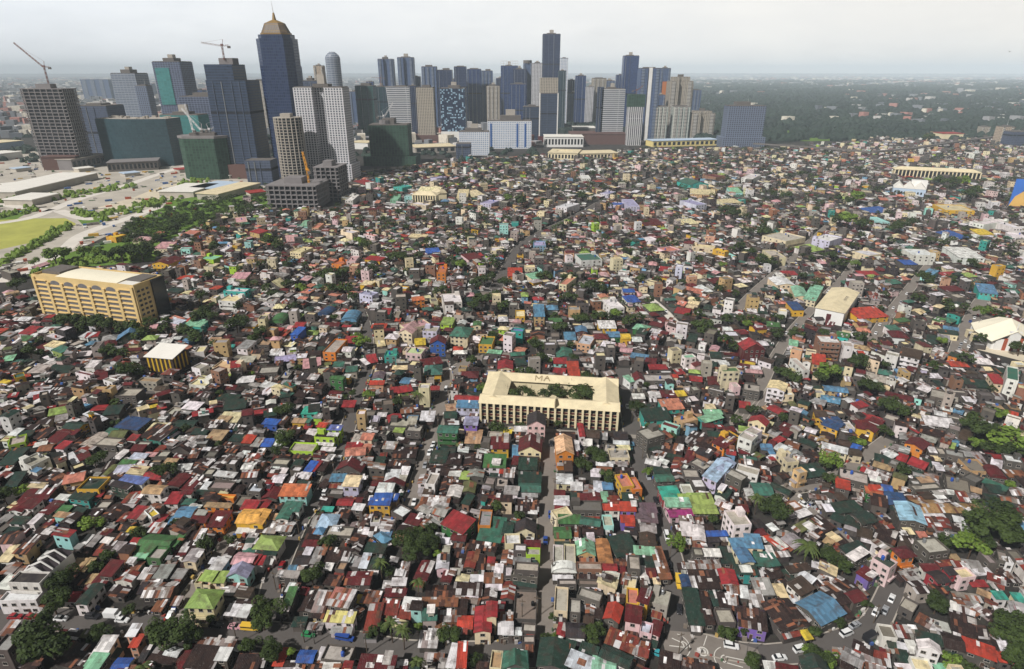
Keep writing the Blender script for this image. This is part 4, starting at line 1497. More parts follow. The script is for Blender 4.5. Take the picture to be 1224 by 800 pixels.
painted('court_marking', [G(892, 790), G(868, 785), G(867, 792), G(888, 798)], .15); painted('court_marking', arc(867.5, 788, 1.3, 1.57, 4.71), .18)
# pale avenues and lots on the far left
M['grassdry'] = plain('dry_yellow_grass', (172, 172, 86), .95, .55, .03); M['grass'] = plain('green_grass', (96, 126, 46), .95, .5, .05)
M['sand'] = plain('pale_sandy_lot', (206, 194, 172), .95, .4, .03); M['lotgrey'] = plain('grey_gravel_lot', (186, 178, 166), .95, .6, .025)
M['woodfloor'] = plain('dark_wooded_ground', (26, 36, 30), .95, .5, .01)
def lot(name, px, mat, z):
    b = MB(); b.face([(*G(*p), z) for p in px][::-1]); o = b.build(name, [M[mat]]); struct(o)
    xs = [p[0] for p in px]; ys = [p[1] for p in px]
    return o
lot('paved_lot', [(-80, 180), (160, 180), (330, 196), (330, 232), (250, 240), (170, 262), (90, 300), (-80, 352)], 'lotgrey', .03)
lot('grass_field', [(-60, 262), (78, 261), (92, 268), (60, 285), (-60, 312)], 'grassdry', .06)
lot('grass_field', [(20, 330), (60, 308), (150, 285), (190, 288), (185, 312), (120, 318), (60, 320)], 'grass', .07)
lot('gravel_lot', [(-60, 225), (150, 190), (135, 215), (60, 240), (-60, 250)], 'lotgrey', .065)
lot('grass_field', [(30, 250), (45, 248), (20, 262), (-20, 264), (-20, 258)], 'grass', .068)
lot('grass_field', [(150, 272), (205, 240), (262, 230), (332, 228), (325, 250), (262, 262), (205, 288)], 'grass', .064)
lot('sandy_patch', [(110, 250), (160, 236), (215, 214), (232, 220), (190, 244), (140, 256)], 'sand', .069)
lot('grass_field', [(92, 262), (112, 256), (128, 262), (118, 268), (100, 270)], 'grass', .071)
lot('sandy_patch', [(10, 222), (90, 205), (120, 210), (50, 234)], 'sand', .067)
for pts in ([(-40, 272), (30, 262), (60, 252), (95, 238), (150, 222), (200, 205), (250, 192)], [(70, 252), (110, 262), (150, 250), (190, 243)], [(0, 338), (40, 318), (75, 300), (100, 280), (150, 262), (195, 246)], [(60, 252), (40, 250), (0, 245), (-40, 243)]):
    road('road', pts, 14, M['paleroad'], .09, True)
# the wooded plain beyond the town
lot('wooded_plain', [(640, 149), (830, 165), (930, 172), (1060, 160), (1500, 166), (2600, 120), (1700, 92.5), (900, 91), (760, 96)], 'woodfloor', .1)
lot('golf_course', [(905, 150), (1000, 155), (1030, 168), (960, 169), (915, 166)], 'grass', .2)
# ------------------------------------------------------------------ houses
def parse():
    out = []; k, ox, oy = 8.0, 0, 0
    for ln in HOUSES.strip().splitlines():
        t = ln.split()
        if t[0] == '@': ox, oy = float(t[1]), float(t[2]); k = float(t[3]) if len(t) > 3 else 8.0; continue
        q = [float(v) for v in t[:6]]; st = float(t[6])
        h = max(1.0, st * (2.55 if st < 2.4 else 2.8))
        A, B, C_ = [np.array(G(ox + q[i] / k, oy + q[i + 1] / k, h)) for i in (0, 2, 4)]
        e = B - A; w = float(np.hypot(*e)); u = e / w; v = np.array((-u[1], u[0])); d = float(np.dot(C_ - A, v))
        ctr = A + e / 2 + (C_ - A) / 2
        if d < 0: d = -d
        far = min(1.0, max(0.0, (math.hypot(*ctr) - 290) / 250)); w *= 1 - .12 * far; d *= 1 - .38 * far
        w, d = min(max(w, 2.4), 45), min(max(d, 2.4), 45)
        px = P(ctr[0], ctr[1], h)
        out.append(dict(x=float(ctr[0]), y=float(ctr[1]), w=w, d=d, th=math.atan2(u[1], u[0]), st=st, h=h, roof=t[7], wall=t[8], typ=t[9], px=px))
    return out
HS = parse()
SHEET = {'rb', 'rs', 'mx', 'rr', 'ru', 'mr', 'my', 'go', 'gl', 'ol', 'br', 'dk'}
for a in HS:
    if a['typ'] == 'f': a['kind'] = 'apartment_building' if a['st'] >= 2.15 else 'flat_roofed_house'
    elif a['st'] >= 2.35 and a['typ'] != 'g': a['kind'] = 'apartment_building'
    elif a['roof'] in SHEET and a['st'] <= 1.45: a['kind'] = 'shack'
    else: a['kind'] = 'house'
    dist = math.hypot(a['x'], a['y'], H); a['dist'] = dist
    a['area'] = a['w'] * a['d'] * (H / dist) / dist ** 2 + (a['w'] + a['d']) * a['h'] * .7 / dist ** 2
    mark(a['x'], a['y'], max(1.5, a['w'] - 1.0), max(1.5, a['d'] - 1.0), a['th'])
ORI = np.array([(a['x'], a['y'], a['th']) for a in HS])
def orient(x, y):
    k = int(np.argmin((ORI[:, 0] - x) ** 2 + (ORI[:, 1] - y) ** 2)); return ORI[k, 2]
def col_(code, table, r, j=.1):
    c = lin(*table[code][0]); f = 1 + r.uniform(-j, j)
    return tuple(min(1, q * f * (1 + r.uniform(-.05, .05))) for q in c)
def roof_shape(b, typ, w, d, h, c, r, mat=0, T=None, slope=None):
    """Roof faces over a w x d plan, eaves at h; also gives the wall heights at the four corners."""
    t = T or (lambda p: p); W, D = w / 2 + .25, d / 2 + .25; o = (r.randint(0, 60) * 2.85, r.randint(0, 40) * 5.2)
    def q(pts, rev=False):
        A, B, C_, D_ = pts; b.quad(t(A), t(B), t(C_), t(D_), mat, c, o, (math.dist(A, B), math.dist(A, D_)))
    if typ == 's':
        s = .12 * d if slope is None else slope * d
        q([(-W, -D, h), (W, -D, h), (W, D, h + s), (-W, D, h + s)]); k = .14
        for A, B in (((-W, -D, h), (W, -D, h)), ((W, -D, h), (W, D, h + s)), ((W, D, h + s), (-W, D, h + s)), ((-W, D, h + s), (-W, -D, h))):
            b.quad(t((A[0], A[1], A[2] - k)), t((B[0], B[1], B[2] - k)), t(B), t(A), mat, c, o)
        return (h, h, h + s, h + s), None
    if typ == 'g':      # ridge runs away from the viewer
        s = (.3 if slope is None else slope) * w
        q([(-W, D, h), (-W, -D, h), (0, -D, h + s), (0, D, h + s)]); q([(W, -D, h), (W, D, h), (0, D, h + s), (0, -D, h + s)])
        return (h, h, h, h), ('y', s)
    if typ == 'G':
        s = (.2 if slope is None else slope) * d
        q([(-W, -D, h), (W, -D, h), (W, 0, h + s), (-W, 0, h + s)]); q([(W, D, h), (-W, D, h), (-W, 0, h + s), (W, 0, h + s)])
        return (h, h, h, h), ('x', s)
    if typ == 'h':
        s = .22 * min(w, d) + .5; W += .35; D += .35; a = max(0, W - D) if W > D else 0; e = max(0, D - W) if D > W else 0
        p0, p1 = ((-a, 0, h + s), (a, 0, h + s)) if W > D else ((0, -e, h + s), (0, e, h + s))
        if W > D:
            q([(-W, -D, h), (W, -D, h), p1, p0]); q([(W, D, h), (-W, D, h), p0, p1])
            for A, B, pp in (((W, -D, h), (W, D, h), p1), ((-W, D, h), (-W, -D, h), p0)): b.face([t(A), t(B), t(pp)], mat, c, [o, (o[0] + 2 * D, o[1]), (o[0] + D, o[1] + W)])
        else:
            q([(W, -D, h), (W, D, h), p1, p0]); q([(-W, D, h), (-W, -D, h), p0, p1])
            for A, B, pp in (((-W, -D, h), (W, -D, h), p0), ((W, D, h), (-W, D, h), p1)): b.face([t(A), t(B), t(pp)], mat, c, [o, (o[0] + 2 * W, o[1]), (o[0] + W, o[1] + D)])
        return (h, h, h, h), None
    if typ == 'c':
        k = 7; s = .28 * w; pts = [(-W * math.cos(math.pi * i / k), h + s * math.sin(math.pi * i / k)) for i in range(k + 1)]
        for i in range(k): q([(pts[i][0], D, pts[i][1]), (pts[i][0], -D, pts[i][1]), (pts[i + 1][0], -D, pts[i + 1][1]), (pts[i + 1][0], D, pts[i + 1][1])])
        b.face([t((x, -D + .3, z)) for x, z in pts][::-1], mat, c)
        return (h, h, h, h), None
    if typ == 'f':
        b.quad(t((-w / 2 + .2, -d / 2 + .2, h)), t((w / 2 - .2, -d / 2 + .2, h)), t((w / 2 - .2, d / 2 - .2, h)), t((-w / 2 + .2, d / 2 - .2, h)), mat, c, o)
        return (h + .75,) * 4, 'parapet'
def wall_shape(b, w, d, hts, extra, c, mat=0, T=None, h=0):
    t = T or (lambda p: p); x, y = w / 2 - .15, d / 2 - .15
    if extra == 'parapet': x, y = w / 2, d / 2
    P4 = [(-x, -y), (x, -y), (x, y), (-x, y)]
    for i in range(4):
        j = (i + 1) % 4; A, B = P4[i], P4[j]
        if isinstance(extra, tuple) and ((extra[0] == 'y' and i in (0, 2)) or (extra[0] == 'x' and i in (1, 3))):
            m = ((A[0] + B[0]) / 2, (A[1] + B[1]) / 2)
            b.face([t((*A, 0)), t((*B, 0)), t((*B, hts[j])), t((*m, hts[i] + extra[1] * .97)), t((*A, hts[i]))], mat, c)
        else: b.quad(t((*A, 0)), t((*B, 0)), t((*B, hts[j] - .02)), t((*A, hts[i] - .02)), mat, c)
    if extra == 'parapet':
        k = .2; I4 = [(-x + k, -y + k), (x - k, -y + k), (x - k, y - k), (-x + k, y - k)]
        for i in range(4):
            j = (i + 1) % 4
            b.quad(t((*P4[i], hts[0] - .02)), t((*P4[j], hts[0] - .02)), t((*I4[j], hts[0] - .02)), t((*I4[i], hts[0] - .02)), mat, c)
            b.quad(t((*I4[j], h - .05)), t((*I4[i], h - .05)), t((*I4[i], hts[0] - .02)), t((*I4[j], hts[0] - .02)), mat, c)
def win_mesh():
    b = MB(); b.box(-.5, -.06, -.5, .5, .1, .5, 0)                    # frame
    b.quad((-.42, -.075, -.42), (-.02, -.075, -.42), (-.02, -.075, .42), (-.42, -.075, .42), 1)
    b.quad((.02, -.075, -.42), (.42, -.075, -.42), (.42, -.075, .42), (.02, -.075, .42), 1)
    b.box(-.56, -.16, -.58, .56, .1, -.5, 0)                          # sill
    return b.mesh('window', [M['frame'], M['pane']])
WIN = win_mesh()
db = MB(); db.box(-.5, -.07, 0, .5, .1, 1, 0); db.quad((-.42, -.085, .03), (.42, -.085, .03), (.42, -.085, .94), (-.42, -.085, .94), 1)
M['doorpaint'] = plain('brown_door_paint', (74, 52, 42), .7, .3)
DOOR = db.mesh('door', [M['frame'], M['doorpaint']])
tb = MB(); k8 = [(.55 * math.cos(2 * math.pi * i / 10), .55 * math.sin(2 * math.pi * i / 10)) for i in range(10)]
tb.prism(k8, .35, 1.65, 0, 0); tb.prism(k8, 1.65, 1.9, 0, 0, poly1=[(x * .45, y * .45) for x, y in k8])
for sx in (-.35, .35):
    for sy in (-.35, .35): tb.box(sx - .06, sy - .06, 0, sx + .06, sy + .06, .36, 1)
TANK = tb.mesh('water_tank', [M['tank'], M['steeltank']]); TANK2 = TANK.copy(); TANK2.materials[0] = M['steeltank']; TANK3 = TANK.copy(); TANK3.materials[0] = M['black']
def put_windows(root, a, n_max, r):
    c, s = math.cos(a['th']), math.sin(a['th']); w, d = a['w'], a['d']; inset = 0 if a['typ'] == 'f' else .15
    fl = max(1, int(round(a['st']))); done = 0; fh = a['h'] / fl
    sides = []
    for nx, ny, ln, off in ((0, -1, w, d), (1, 0, d, w), (-1, 0, d, w), (0, 1, w, d)):
        wx, wy = c * nx - s * ny, s * nx + c * ny
        k = -((a['x'] + wx * off / 2) * wx + (a['y'] + wy * off / 2) * wy) / math.hypot(a['x'], a['y'])
        if k > .18: sides.append((k, nx, ny, ln, off))
    sides.sort(reverse=True)
    for q, (k, nx, ny, ln, off) in enumerate(sides[:2]):
        per = max(1, min(4, int(ln / 2.7))); ww = min(1.5, ln / per * .5)
        for f in range(fl):
            z = a['h'] - fh * (f + 1) + fh * .55
            if z < .9: continue
            for i in range(per):
                if done >= n_max: return
                if r.random() < .08: continue
                t = (i + .5) / per * ln - ln / 2
                o = bpy.data.objects.new('window', WIN); col.objects.link(o); o.parent = root
                e = off / 2 - inset
                o.location = (t if ny else nx * e, ny * e if ny else t, z); o.rotation_euler = (0, 0, {(0, -1): 0, (1, 0): math.pi / 2, (-1, 0): -math.pi / 2, (0, 1): math.pi}[(nx, ny)])
                o.scale = (ww, 1, min(1.25, fh * .44)); done += 1
        if q == 0 and a['dist'] < 330 and n_max > 2:
            o = bpy.data.objects.new('door', DOOR); col.objects.link(o); o.parent = root; e = off / 2 - inset; t = ln * r.uniform(-.3, .3)
            o.location = (t if ny else nx * e, ny * e if ny else t, 0); o.rotation_euler = (0, 0, {(0, -1): 0, (1, 0): math.pi / 2, (-1, 0): -math.pi / 2, (0, 1): math.pi}[(nx, ny)]); o.scale = (1, 1, 2.05)
GROUPS = {'house': 'houses of the hillside town', 'shack': 'tin roofed shacks packed between the lanes', 'flat_roofed_house': 'flat roofed concrete houses', 'apartment_building': 'walk-up apartment buildings among the houses'}
GROUPS['house'] = 'pitched roof houses of the crowded town'
CAT = {'house': 'house', 'shack': 'shack', 'flat_roofed_house': 'concrete house', 'apartment_building': 'apartment building'}
def make_house(a):
    r = random.Random(int(a['px'][0] * 31 + a['px'][1] * 977))
    typ = a['typ']
    if typ == 's' and r.random() < .42: typ = 'G' if a['w'] >= a['d'] * .9 else 'g'
    slope = {'G': r.uniform(.1, .2), 'g': r.uniform(.1, .18), 's': r.uniform(.05, .14)}.get(typ) if a['typ'] == 's' else None
    root = thing(a['kind'], CAT[a['kind']], a['x'], a['y'], 0, a['th'], group=GROUPS[a['kind']])
    a['o'] = root; hh = a['h'] + r.uniform(-.2, .2)
    rb_, wb = MB(), MB()
    rc = (*col_(a['roof'], ROOF, r), ROOF[a['roof']][1]); wc = (*[q * (.6 if a['kind'] == 'shack' else 1) for q in col_(a['wall'], WALL, r)], 0)
    hts, ex = roof_shape(rb_, typ, a['w'], a['d'], hh, rc, r, slope=slope)
    wall_shape(wb, a['w'], a['d'], hts, ex, wc, h=hh)
    a['top'] = hh
    rb_.build('roof', [M['slab'] if (typ == 'f') else M['roof']], root)
    wb.build('wall', [M['wall']], root)
    big = a['w'] * F / a['dist']
    nw = {'shack': 2, 'house': 8, 'flat_roofed_house': 7, 'apartment_building': 16}[a['kind']]
    if a['dist'] > 520: nw = int(nw * .6)
    if big < 9: nw = min(nw, 3)
    if a['typ'] == 'f' and a['st'] < 1: nw = 0
    put_windows(root, a, nw, r)
    if typ == 'f' and a['w'] > 5 and a['d'] > 5:
        for k in range(r.choice((0, 1, 1, 2))):
            o = link('water_tank', r.choice((TANK, TANK2, TANK3)), root); o.location = (r.uniform(-.35, .35) * a['w'], r.uniform(-.1, .35) * a['d'], hh); 
        if a['st'] > 1.8 and r.random() < .6:
            sb = MB(); sw, sdp = min(3.2, a['w'] * .35), min(3.2, a['d'] * .4); x0 = r.choice((-1, 1)) * (a['w'] / 2 - sw / 2 - .3); y0 = a['d'] / 2 - sdp / 2 - .3
            sb.box(x0 - sw / 2, y0 - sdp / 2, hh - .05, x0 + sw / 2, y0 + sdp / 2, hh + 2.4, 0, wc, top=0); sb.build('stair_house', [M['wall']], root)
    if a['kind'] == 'apartment_building' and a['dist'] < 700 and r.random() < .5:
        for f in range(1, int(a['st'])):
            bb = MB(); z = hh * f / a['st']; bb.box(-a['w'] * .42, -a['d'] / 2 - .9, z - .15, a['w'] * .42, -a['d'] / 2 + .05, z, 0, wc, bottom=True)
            bb.box(-a['w'] * .42, -a['d'] / 2 - .9, z, a['w'] * .42, -a['d'] / 2 - .8, z + .8, 0, wc); bb.build('balcony', [M['wall']], root)
    if a['dist'] < 340 and a['st'] >= 1.1 and r.random() < .55:      # a lean-to against the house
        c_, s_ = math.cos(a['th']), math.sin(a['th']); best = max(((0, -1, a['w'], a['d']), (1, 0, a['d'], a['w']), (-1, 0, a['d'], a['w'])), key=lambda q: -((c_ * q[0] - s_ * q[1]) * a['x'] + (s_ * q[0] + c_ * q[1]) * a['y']) + r.uniform(-60, 60))
        nx, ny, ln, off = best; e0 = off / 2 - .2; dp = r.uniform(1.1, 2.3); lw = ln * r.uniform(.4, .9); t0 = r.uniform(-.5, .5) * (ln - lw); zh = r.uniform(2.1, 2.7)
        def lt(t_, q_, z_): return (t_ * (1 if ny else 0) * 1.0 + nx * q_, t_ * (0 if ny else 1) + ny * q_, z_)
        sgn = 1 if (ny < 0 or nx > 0) else -1; A0, A1 = (t0 - lw / 2) * sgn, (t0 + lw / 2) * sgn
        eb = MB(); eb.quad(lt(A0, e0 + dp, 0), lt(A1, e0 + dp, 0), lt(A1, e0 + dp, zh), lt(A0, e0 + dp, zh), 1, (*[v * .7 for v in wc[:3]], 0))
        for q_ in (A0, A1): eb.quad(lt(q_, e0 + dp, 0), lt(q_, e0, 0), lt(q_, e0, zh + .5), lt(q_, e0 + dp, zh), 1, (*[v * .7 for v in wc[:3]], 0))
        k_ = r.choice(('rb', 'mx', 'gl', 'rr', 'wh', 'dg', 'rb')); eb.quad(lt(A0 - .2 * sgn, e0 + dp + .4, zh - .05), lt(A1 + .2 * sgn, e0 + dp + .4, zh - .05), lt(A1 + .2 * sgn, e0, zh + .55), lt(A0 - .2 * sgn, e0, zh + .55), 0, (*col_(k_, ROOF, r), ROOF[k_][1]), (r.randint(0, 50) * 2.85, r.randint(0, 50) * 5.2))
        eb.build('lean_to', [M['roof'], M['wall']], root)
    if typ in 'sgG' and a['dist'] < 340 and r.random() < (.75 if a['roof'] in SHEET or a['roof'] == 'dr' else .3):     # loose sheets patched over the roof
        for k in range(r.randint(2, 5) if a['roof'] in ('rb', 'mx', 'rr', 'rs', 'dr', 'gl') else 1):
            pb = MB(); pw, pd = r.choice((.85, .85, .95, 1.7, 2.4)), r.uniform(.3, .85) * a['d'] * r.choice((1, 1, .5)); x0, y0 = r.uniform(-.4, .4) * (a['w'] - pw), r.uniform(-.4, .4) * (a['d'] - pd)
            pc = (*lin(*r.choice(((226, 222, 222), (226, 222, 222), (206, 200, 198), (170, 164, 160), (128, 84, 62), (74, 50, 44)))), 0)
            def zz(x, y):
                if typ == 's': return hh + (y + a['d'] / 2 + .25) / (a['d'] + .5) * (slope if slope is not None else .12) * a['d']
                if typ == 'g': s_ = (slope if slope is not None else .3) * a['w']; return hh + s_ * (1 - abs(x) / (a['w'] / 2 + .25))
                s_ = (slope if slope is not None else .2) * a['d']; return hh + s_ * (1 - abs(y) / (a['d'] / 2 + .25))
            if typ == 'g' and x0 * (x0 + pw) < 0 or typ == 'G' and y0 * (y0 + pd) < 0: continue
            cs = [(x0, y0), (x0 + pw, y0), (x0 + pw, y0 + pd), (x0, y0 + pd)]
            pb.quad(*[(x, y, zz(x, y) + .06) for x, y in cs], 0, pc); pb.build('roof_sheet', [M['roof']], root)
    return root
BY = {}
for a in HS: BY.setdefault(a['kind'], []).append(a)
REST = []
for k, v in BY.items():
    v.sort(key=lambda q: -q['area'])
    REST += v[298:]; BY[k] = v[:298]
    for a in BY[k]: make_house(a)
print('HOUSE KINDS', {k: len(v) for k, v in BY.items()}, 'rest', len(REST))
# ------------------------------------------------------------------ the mass of further housing, past what one can single out
MASS = MB()
def mass_house(x, y, w, d, th, h, typ, roof, wall, r, windows=True, slope=None):
    c, s = math.cos(th), math.sin(th)
    T = lambda p: (x + p[0] * c - p[1] * s, y + p[0] * s + p[1] * c, p[2])
    rc = (*col_(roof, ROOF, r), ROOF[roof][1]); wc = (*col_(wall, WALL, r), 0)
    hts, ex = roof_shape(MASS, typ, w, d, h, rc, r, 1 if typ == 'f' else 0, T, slope)
    wall_shape(MASS, w, d, hts, ex, wc, 2, T, h)
    if windows:
        fl = max(1, int(h / 2.8)); ins = 0 if typ == 'f' else .15
        for nx, ny, ln, off in ((0, -1, w, d), (1, 0, d, w), (-1, 0, d, w)):
            wx, wy = c * nx - s * ny, s * nx + c * ny
            if -(x * wx + y * wy) / math.hypot(x, y) < .2: continue
            per = max(1, int(ln / 2.8))
            for f in range(fl):
                z = h - h / fl * (f + .55)
                if z < .8: continue
                for i in range(per):
                    if r.random() < .2: continue
                    t = (i + .5) / per * ln - ln / 2; e = off / 2 - ins + .05; q = .55
                    A = [(t - q, 0), (t + q, 0)] if ny else [(0, t - q * nx), (0, t + q * nx)]
                    pts = [((p[0] if ny else nx * e), (ny * e if ny else p[1])) for p in A]
                    MASS.face([T((*pts[0], z - .5)), T((*pts[1], z - .5)), T((*pts[1], z + .5)), T((*pts[0], z + .5))], 3)
def mass_patches(x, y, w, d, th, h, slope, r):
    c, s = math.cos(th), math.sin(th)
    for k in range(r.choice((0, 1, 2, 2, 3))):
        pw, pd = min(w * .6, r.choice((.8, .9, 1.6))), r.uniform(.3, .8) * d; x0, y0 = r.uniform(-.48, .45) * (w - pw), r.uniform(-.48, .45) * (d - pd)
        f = lambda q: h + (q + d / 2 + .25) / (d + .5) * slope * d + .07
        pc = (*lin(*r.choice(((226, 222, 222), (206, 200, 198), (170, 164, 160), (128, 84, 62), (74, 50, 44)))), 0)
        MASS.face([(x + a_ * c - b_ * s, y + a_ * s + b_ * c, f(b_)) for a_, b_ in ((x0, y0), (x0 + pw, y0), (x0 + pw, y0 + pd), (x0, y0 + pd))], 0, pc, [(0.1, .1), (pw, .1), (pw, pd), (.1, pd)])
    if r.random() < .3:      # a drum, a crate or an air conditioner left on the roof
        a_, b_ = r.uniform(-.35, .35) * w, r.uniform(-.35, .35) * d; q = r.uniform(.3, .6)
        MASS.box(a_ - q, b_ - q, h - .1, a_ + q, b_ + q, h + slope * d + r.uniform(.4, 1.0), 2, (*lin(*r.choice(((220, 216, 212), (60, 100, 170), (150, 140, 130), (170, 70, 50), (70, 70, 72)))), 0), T=lambda p: (x + p[0] * c - p[1] * s, y + p[0] * s + p[1] * c, p[2]))
for a in REST: mass_house(a['x'], a['y'], a['w'], a['d'], a['th'], a['h'], a['typ'], a['roof'], a['wall'], R)
# ------------------------------------------------------------------ landmark buildings
LM = []
def lmk(o, px, cat): LM.append((o, px)); return o
def front(x0, y0, x1, y1, z=0):
    """Origin, length and heading of a facade seen between two photo points on plane z."""
    A, B = np.array(G(x0, y0, z)), np.array(G(x1, y1, z)); e = B - A; return A, float(np.hypot(*e)), math.atan2(e[1], e[0])
M['creamroof'] = plain('cream_sheet_roof', (222, 207, 172), .7, .5, .16); M['lettering'] = plain('faded_letter_paint', (182, 163, 126), .9, .3); M['vault'] = plain('pale_vault_sheet', (234, 226, 204), .7, .15, .05); M['creamwall'] = plain('cream_painted_wall', (226, 212, 176), .85, .3, .15)
M['ochre'] = plain('ochre_yellow_wall', (214, 186, 130), .85, .3, .12); M['whitewall'] = plain('white_painted_wall', (224, 222, 218), .85, .25, .12)
M['maroon'] = plain('maroon_panel', (84, 34, 36), .8, .2); M['brick'] = plain('red_brick', (160, 82, 58), .9, .3, .8); M['whiteroof'] = plain('white_roof_sheet', (226, 222, 214), .7, .22, .08)
M['blackglass'] = plain('black_glass', (22, 24, 30), .2, .2, .1, 0, .5); M['palebluewall'] = plain('pale_blue_wall', (176, 192, 210), .8, .2, .1); M['redtile'] = plain('red_roof_tile', (150, 52, 46), .8, .25, .2)
M['greytile'] = plain('grey_roof_sheet', (132, 128, 130), .8, .2, .2); M['bandglass'] = plain('louvred_window_band', (112, 110, 112), .5, .4, .6)
# courtyard school
A, L0, th = front(575, 503, 737, 514); t = thing('courtyard_school', 'school', float(A[0]), float(A[1]), 0, th, 'three storey cream school round a tree filled courtyard with tan sheet roofs'); lmk(t, (655, 485), 'school')
Wd, D0 = L0, 0
B1 = np.array(G(605, 452, 11)); u = np.array((math.cos(th), math.sin(th))); v = np.array((-u[1], u[0])); D0 = float(np.dot(B1 - A, v)) + 7.0; wing = 8.2; hh = 10.5
w = MB()
for (x0, y0, x1, y1) in ((0, 0, Wd, wing), (0, D0 - wing, Wd, D0), (0, wing, wing + 3, D0 - wing), (Wd - wing - 3, wing, Wd, D0 - wing)): w.box(x0, y0, 0, x1, y1, hh, 0)
w.build('wall', [M['creamwall']], t)
def wing_roof(x0, y0, x1, y1, along, parent=t, h=hh, rise=2.3, mat='creamroof', o=1.0, hipped=False):
    b = MB(); x0 -= o; y0 -= o; x1 += o; y1 += o; g = o
    if along == 'x':
        m = (y0 + y1) / 2; k = (y1 - y0) / 2 if hipped else 0
        b.quad((x0, y0, h), (x1, y0, h), (x1 - k, m, h + rise), (x0 + k, m, h + rise)); b.quad((x1, y1, h), (x0, y1, h), (x0 + k, m, h + rise), (x1 - k, m, h + rise))
        b.face([(x0, y1, h), (x0, y0, h), (x0 + k, m, h + rise)]); b.face([(x1, y0, h), (x1, y1, h), (x1 - k, m, h + rise)])
    else:
        m = (x0 + x1) / 2; k = (x1 - x0) / 2 if hipped else 0
        b.quad((x0, y1, h), (x0, y0, h), (m, y0 + k, h + rise), (m, y1 - k, h + rise)); b.quad((x1, y0, h), (x1, y1, h), (m, y1 - k, h + rise), (m, y0 + k, h + rise))
        b.face([(x0, y0, h), (x1, y0, h), (m, y0 + k, h + rise)]); b.face([(x1, y1, h), (x0, y1, h), (m, y1 - k, h + rise)])
    b.quad((x0, y1, h - .02), (x1, y1, h - .02), (x1, y0, h - .02), (x0, y0, h - .02))
    return b.build('roof', [M[mat]], parent)
wing_roof(0, 0, Wd, wing, 'x'); wing_roof(0, D0 - wing, Wd, D0, 'x'); wing_roof(0, wing - 4.6, wing + 3, D0 - wing + 4.6, 'y', h=hh + .25, o=.9); wing_roof(Wd - wing - 3, wing - 4.6, Wd, D0 - wing + 4.6, 'y', h=hh + .25, o=.9)
k = 20; bay = Wd / k
for i in range(k + 1): b = MB(); b.box(i * bay - .5, -1.2, 0, i * bay + .5, .1, hh - .1); b.build('column', [M['creamwall']], t)
for f in range(3):
    for i in range(k):
        b = MB(); z = f * 3.5; b.quad((i * bay + .6, -.06, z + 1.2), (i * bay + bay - .6, -.06, z + 1.2), (i * bay + bay - .6, -.06, z + 2.9), (i * bay + .6, -.06, z + 2.9), 0); b.box(i * bay + .55, -.5, z + .3, i * bay + bay - .55, -.3, z + 1.1, 1); b.build('window', [M['pane'], M['maroon']], t)
for x in (Wd * .545,): b = MB(); b.box(x - .25, -1.5, hh, x + .25, wing / 2, hh + 3.9); b.build('firewall', [M['creamwall']], t)
for i, (x, wd_) in enumerate(((Wd * .37, 5.2), (Wd * .435, 5.2))):      # the large roof letters M A on the rear wing
    c = MB(); y0, y1 = D0 - wing + .2, D0 - wing / 2 - .8; zf = lambda y: hh + 2.3 * (y - (D0 - wing - 1.0)) / (wing / 2 + 1.0) + .08
    def st(ax, ay, bx, by):
        n = np.array((-(by - ay), bx - ax)); n = n / (np.linalg.norm(n) or 1) * .26
        c.face([(ax - n[0], ay - n[1], zf(ay - n[1])), (bx - n[0], by - n[1], zf(by - n[1])), (bx + n[0], by + n[1], zf(by + n[1])), (ax + n[0], ay + n[1], zf(ay + n[1]))][::-1]); c.face(c.v[-4:][::-1])
    if i == 0: st(x, y0, x, y1); st(x, y1, x + 1.6, y0 + 1); st(x + 1.6, y0 + 1, x + 3.2, y1); st(x + 3.2, y1, x + 3.2, y0)
    else: st(x, y0, x + 1.6, y1); st(x + 1.6, y1, x + 3.2, y0); st(x + .7, y0 + 1.6, x + 2.5, y0 + 1.6)
    c.build('letter', [M['lettering']], t)
b = MB(); b.box(-2, -6.5, 0, Wd + 12, -6.2, 1.8); b.build('perimeter_wall', [M['concrete']], t)
cc = A + u * Wd / 2 + v * D0 / 2; mark(cc[0], cc[1] , Wd + 2, D0 + 12, th)
struct((lambda bb: bb.build('school_courtyard', [M['darkconc']]))((lambda bb: (bb.face([(*(A + u * x + v * y), .03) for x, y in ((wing, wing), (Wd - wing, wing), (Wd - wing, D0 - wing), (wing, D0 - wing))]), bb)[1])(MB())))
# ochre arched office block
A, L0, th = front(52, 376, 172, 392); h9 = height_at(float(A[0]), float(A[1]), 330)
t = thing('arched_office_block', 'office building', float(A[0]), float(A[1]), 0, th, 'long ochre yellow office block with arched top windows and a pale vaulted roof'); lmk(t, (115, 350), '')
Wd, D0 = L0, 24.0; b = MB(); b.box(0, 0, 0, Wd, D0, h9, 0); b.build('wall', [M['ochre']], t)
b = MB()
for (x0, y0, x1, y1) in ((0, -.02, Wd, .6), (0, D0 - .6, Wd, D0 + .02), (0, .6, .6, D0 - .6), (Wd - .6, .6, Wd, D0 - .6)): b.box(x0, y0, h9 - .1, x1, y1, h9 + 1.4)
b.build('parapet', [M['ochre']], t)
b = MB(); kk = 10; x0, x1 = Wd * .22, Wd * .82
for i in range(kk):
    y0, y1 = 1.5 + (D0 - 3) * i / kk, 1.5 + (D0 - 3) * (i + 1) / kk; z0, z1 = [h9 + .8 + .7 * math.sin(math.pi * q / kk) for q in (i, i + 1)]
    b.quad((x0, y0, z0), (x1, y0, z0), (x1, y1, z1), (x0, y1, z1))
b.box(x0, 1.5, h9 + .02, x1, D0 - 1.5, h9 + .8); b.build('vaulted_roof', [M['vault']], t)
b = MB(); b.box(1.5, D0 * .3, h9 + .02, Wd * .2, D0 - 2, h9 + 2.2); b.build('plant_room', [M['darkconc']], t)
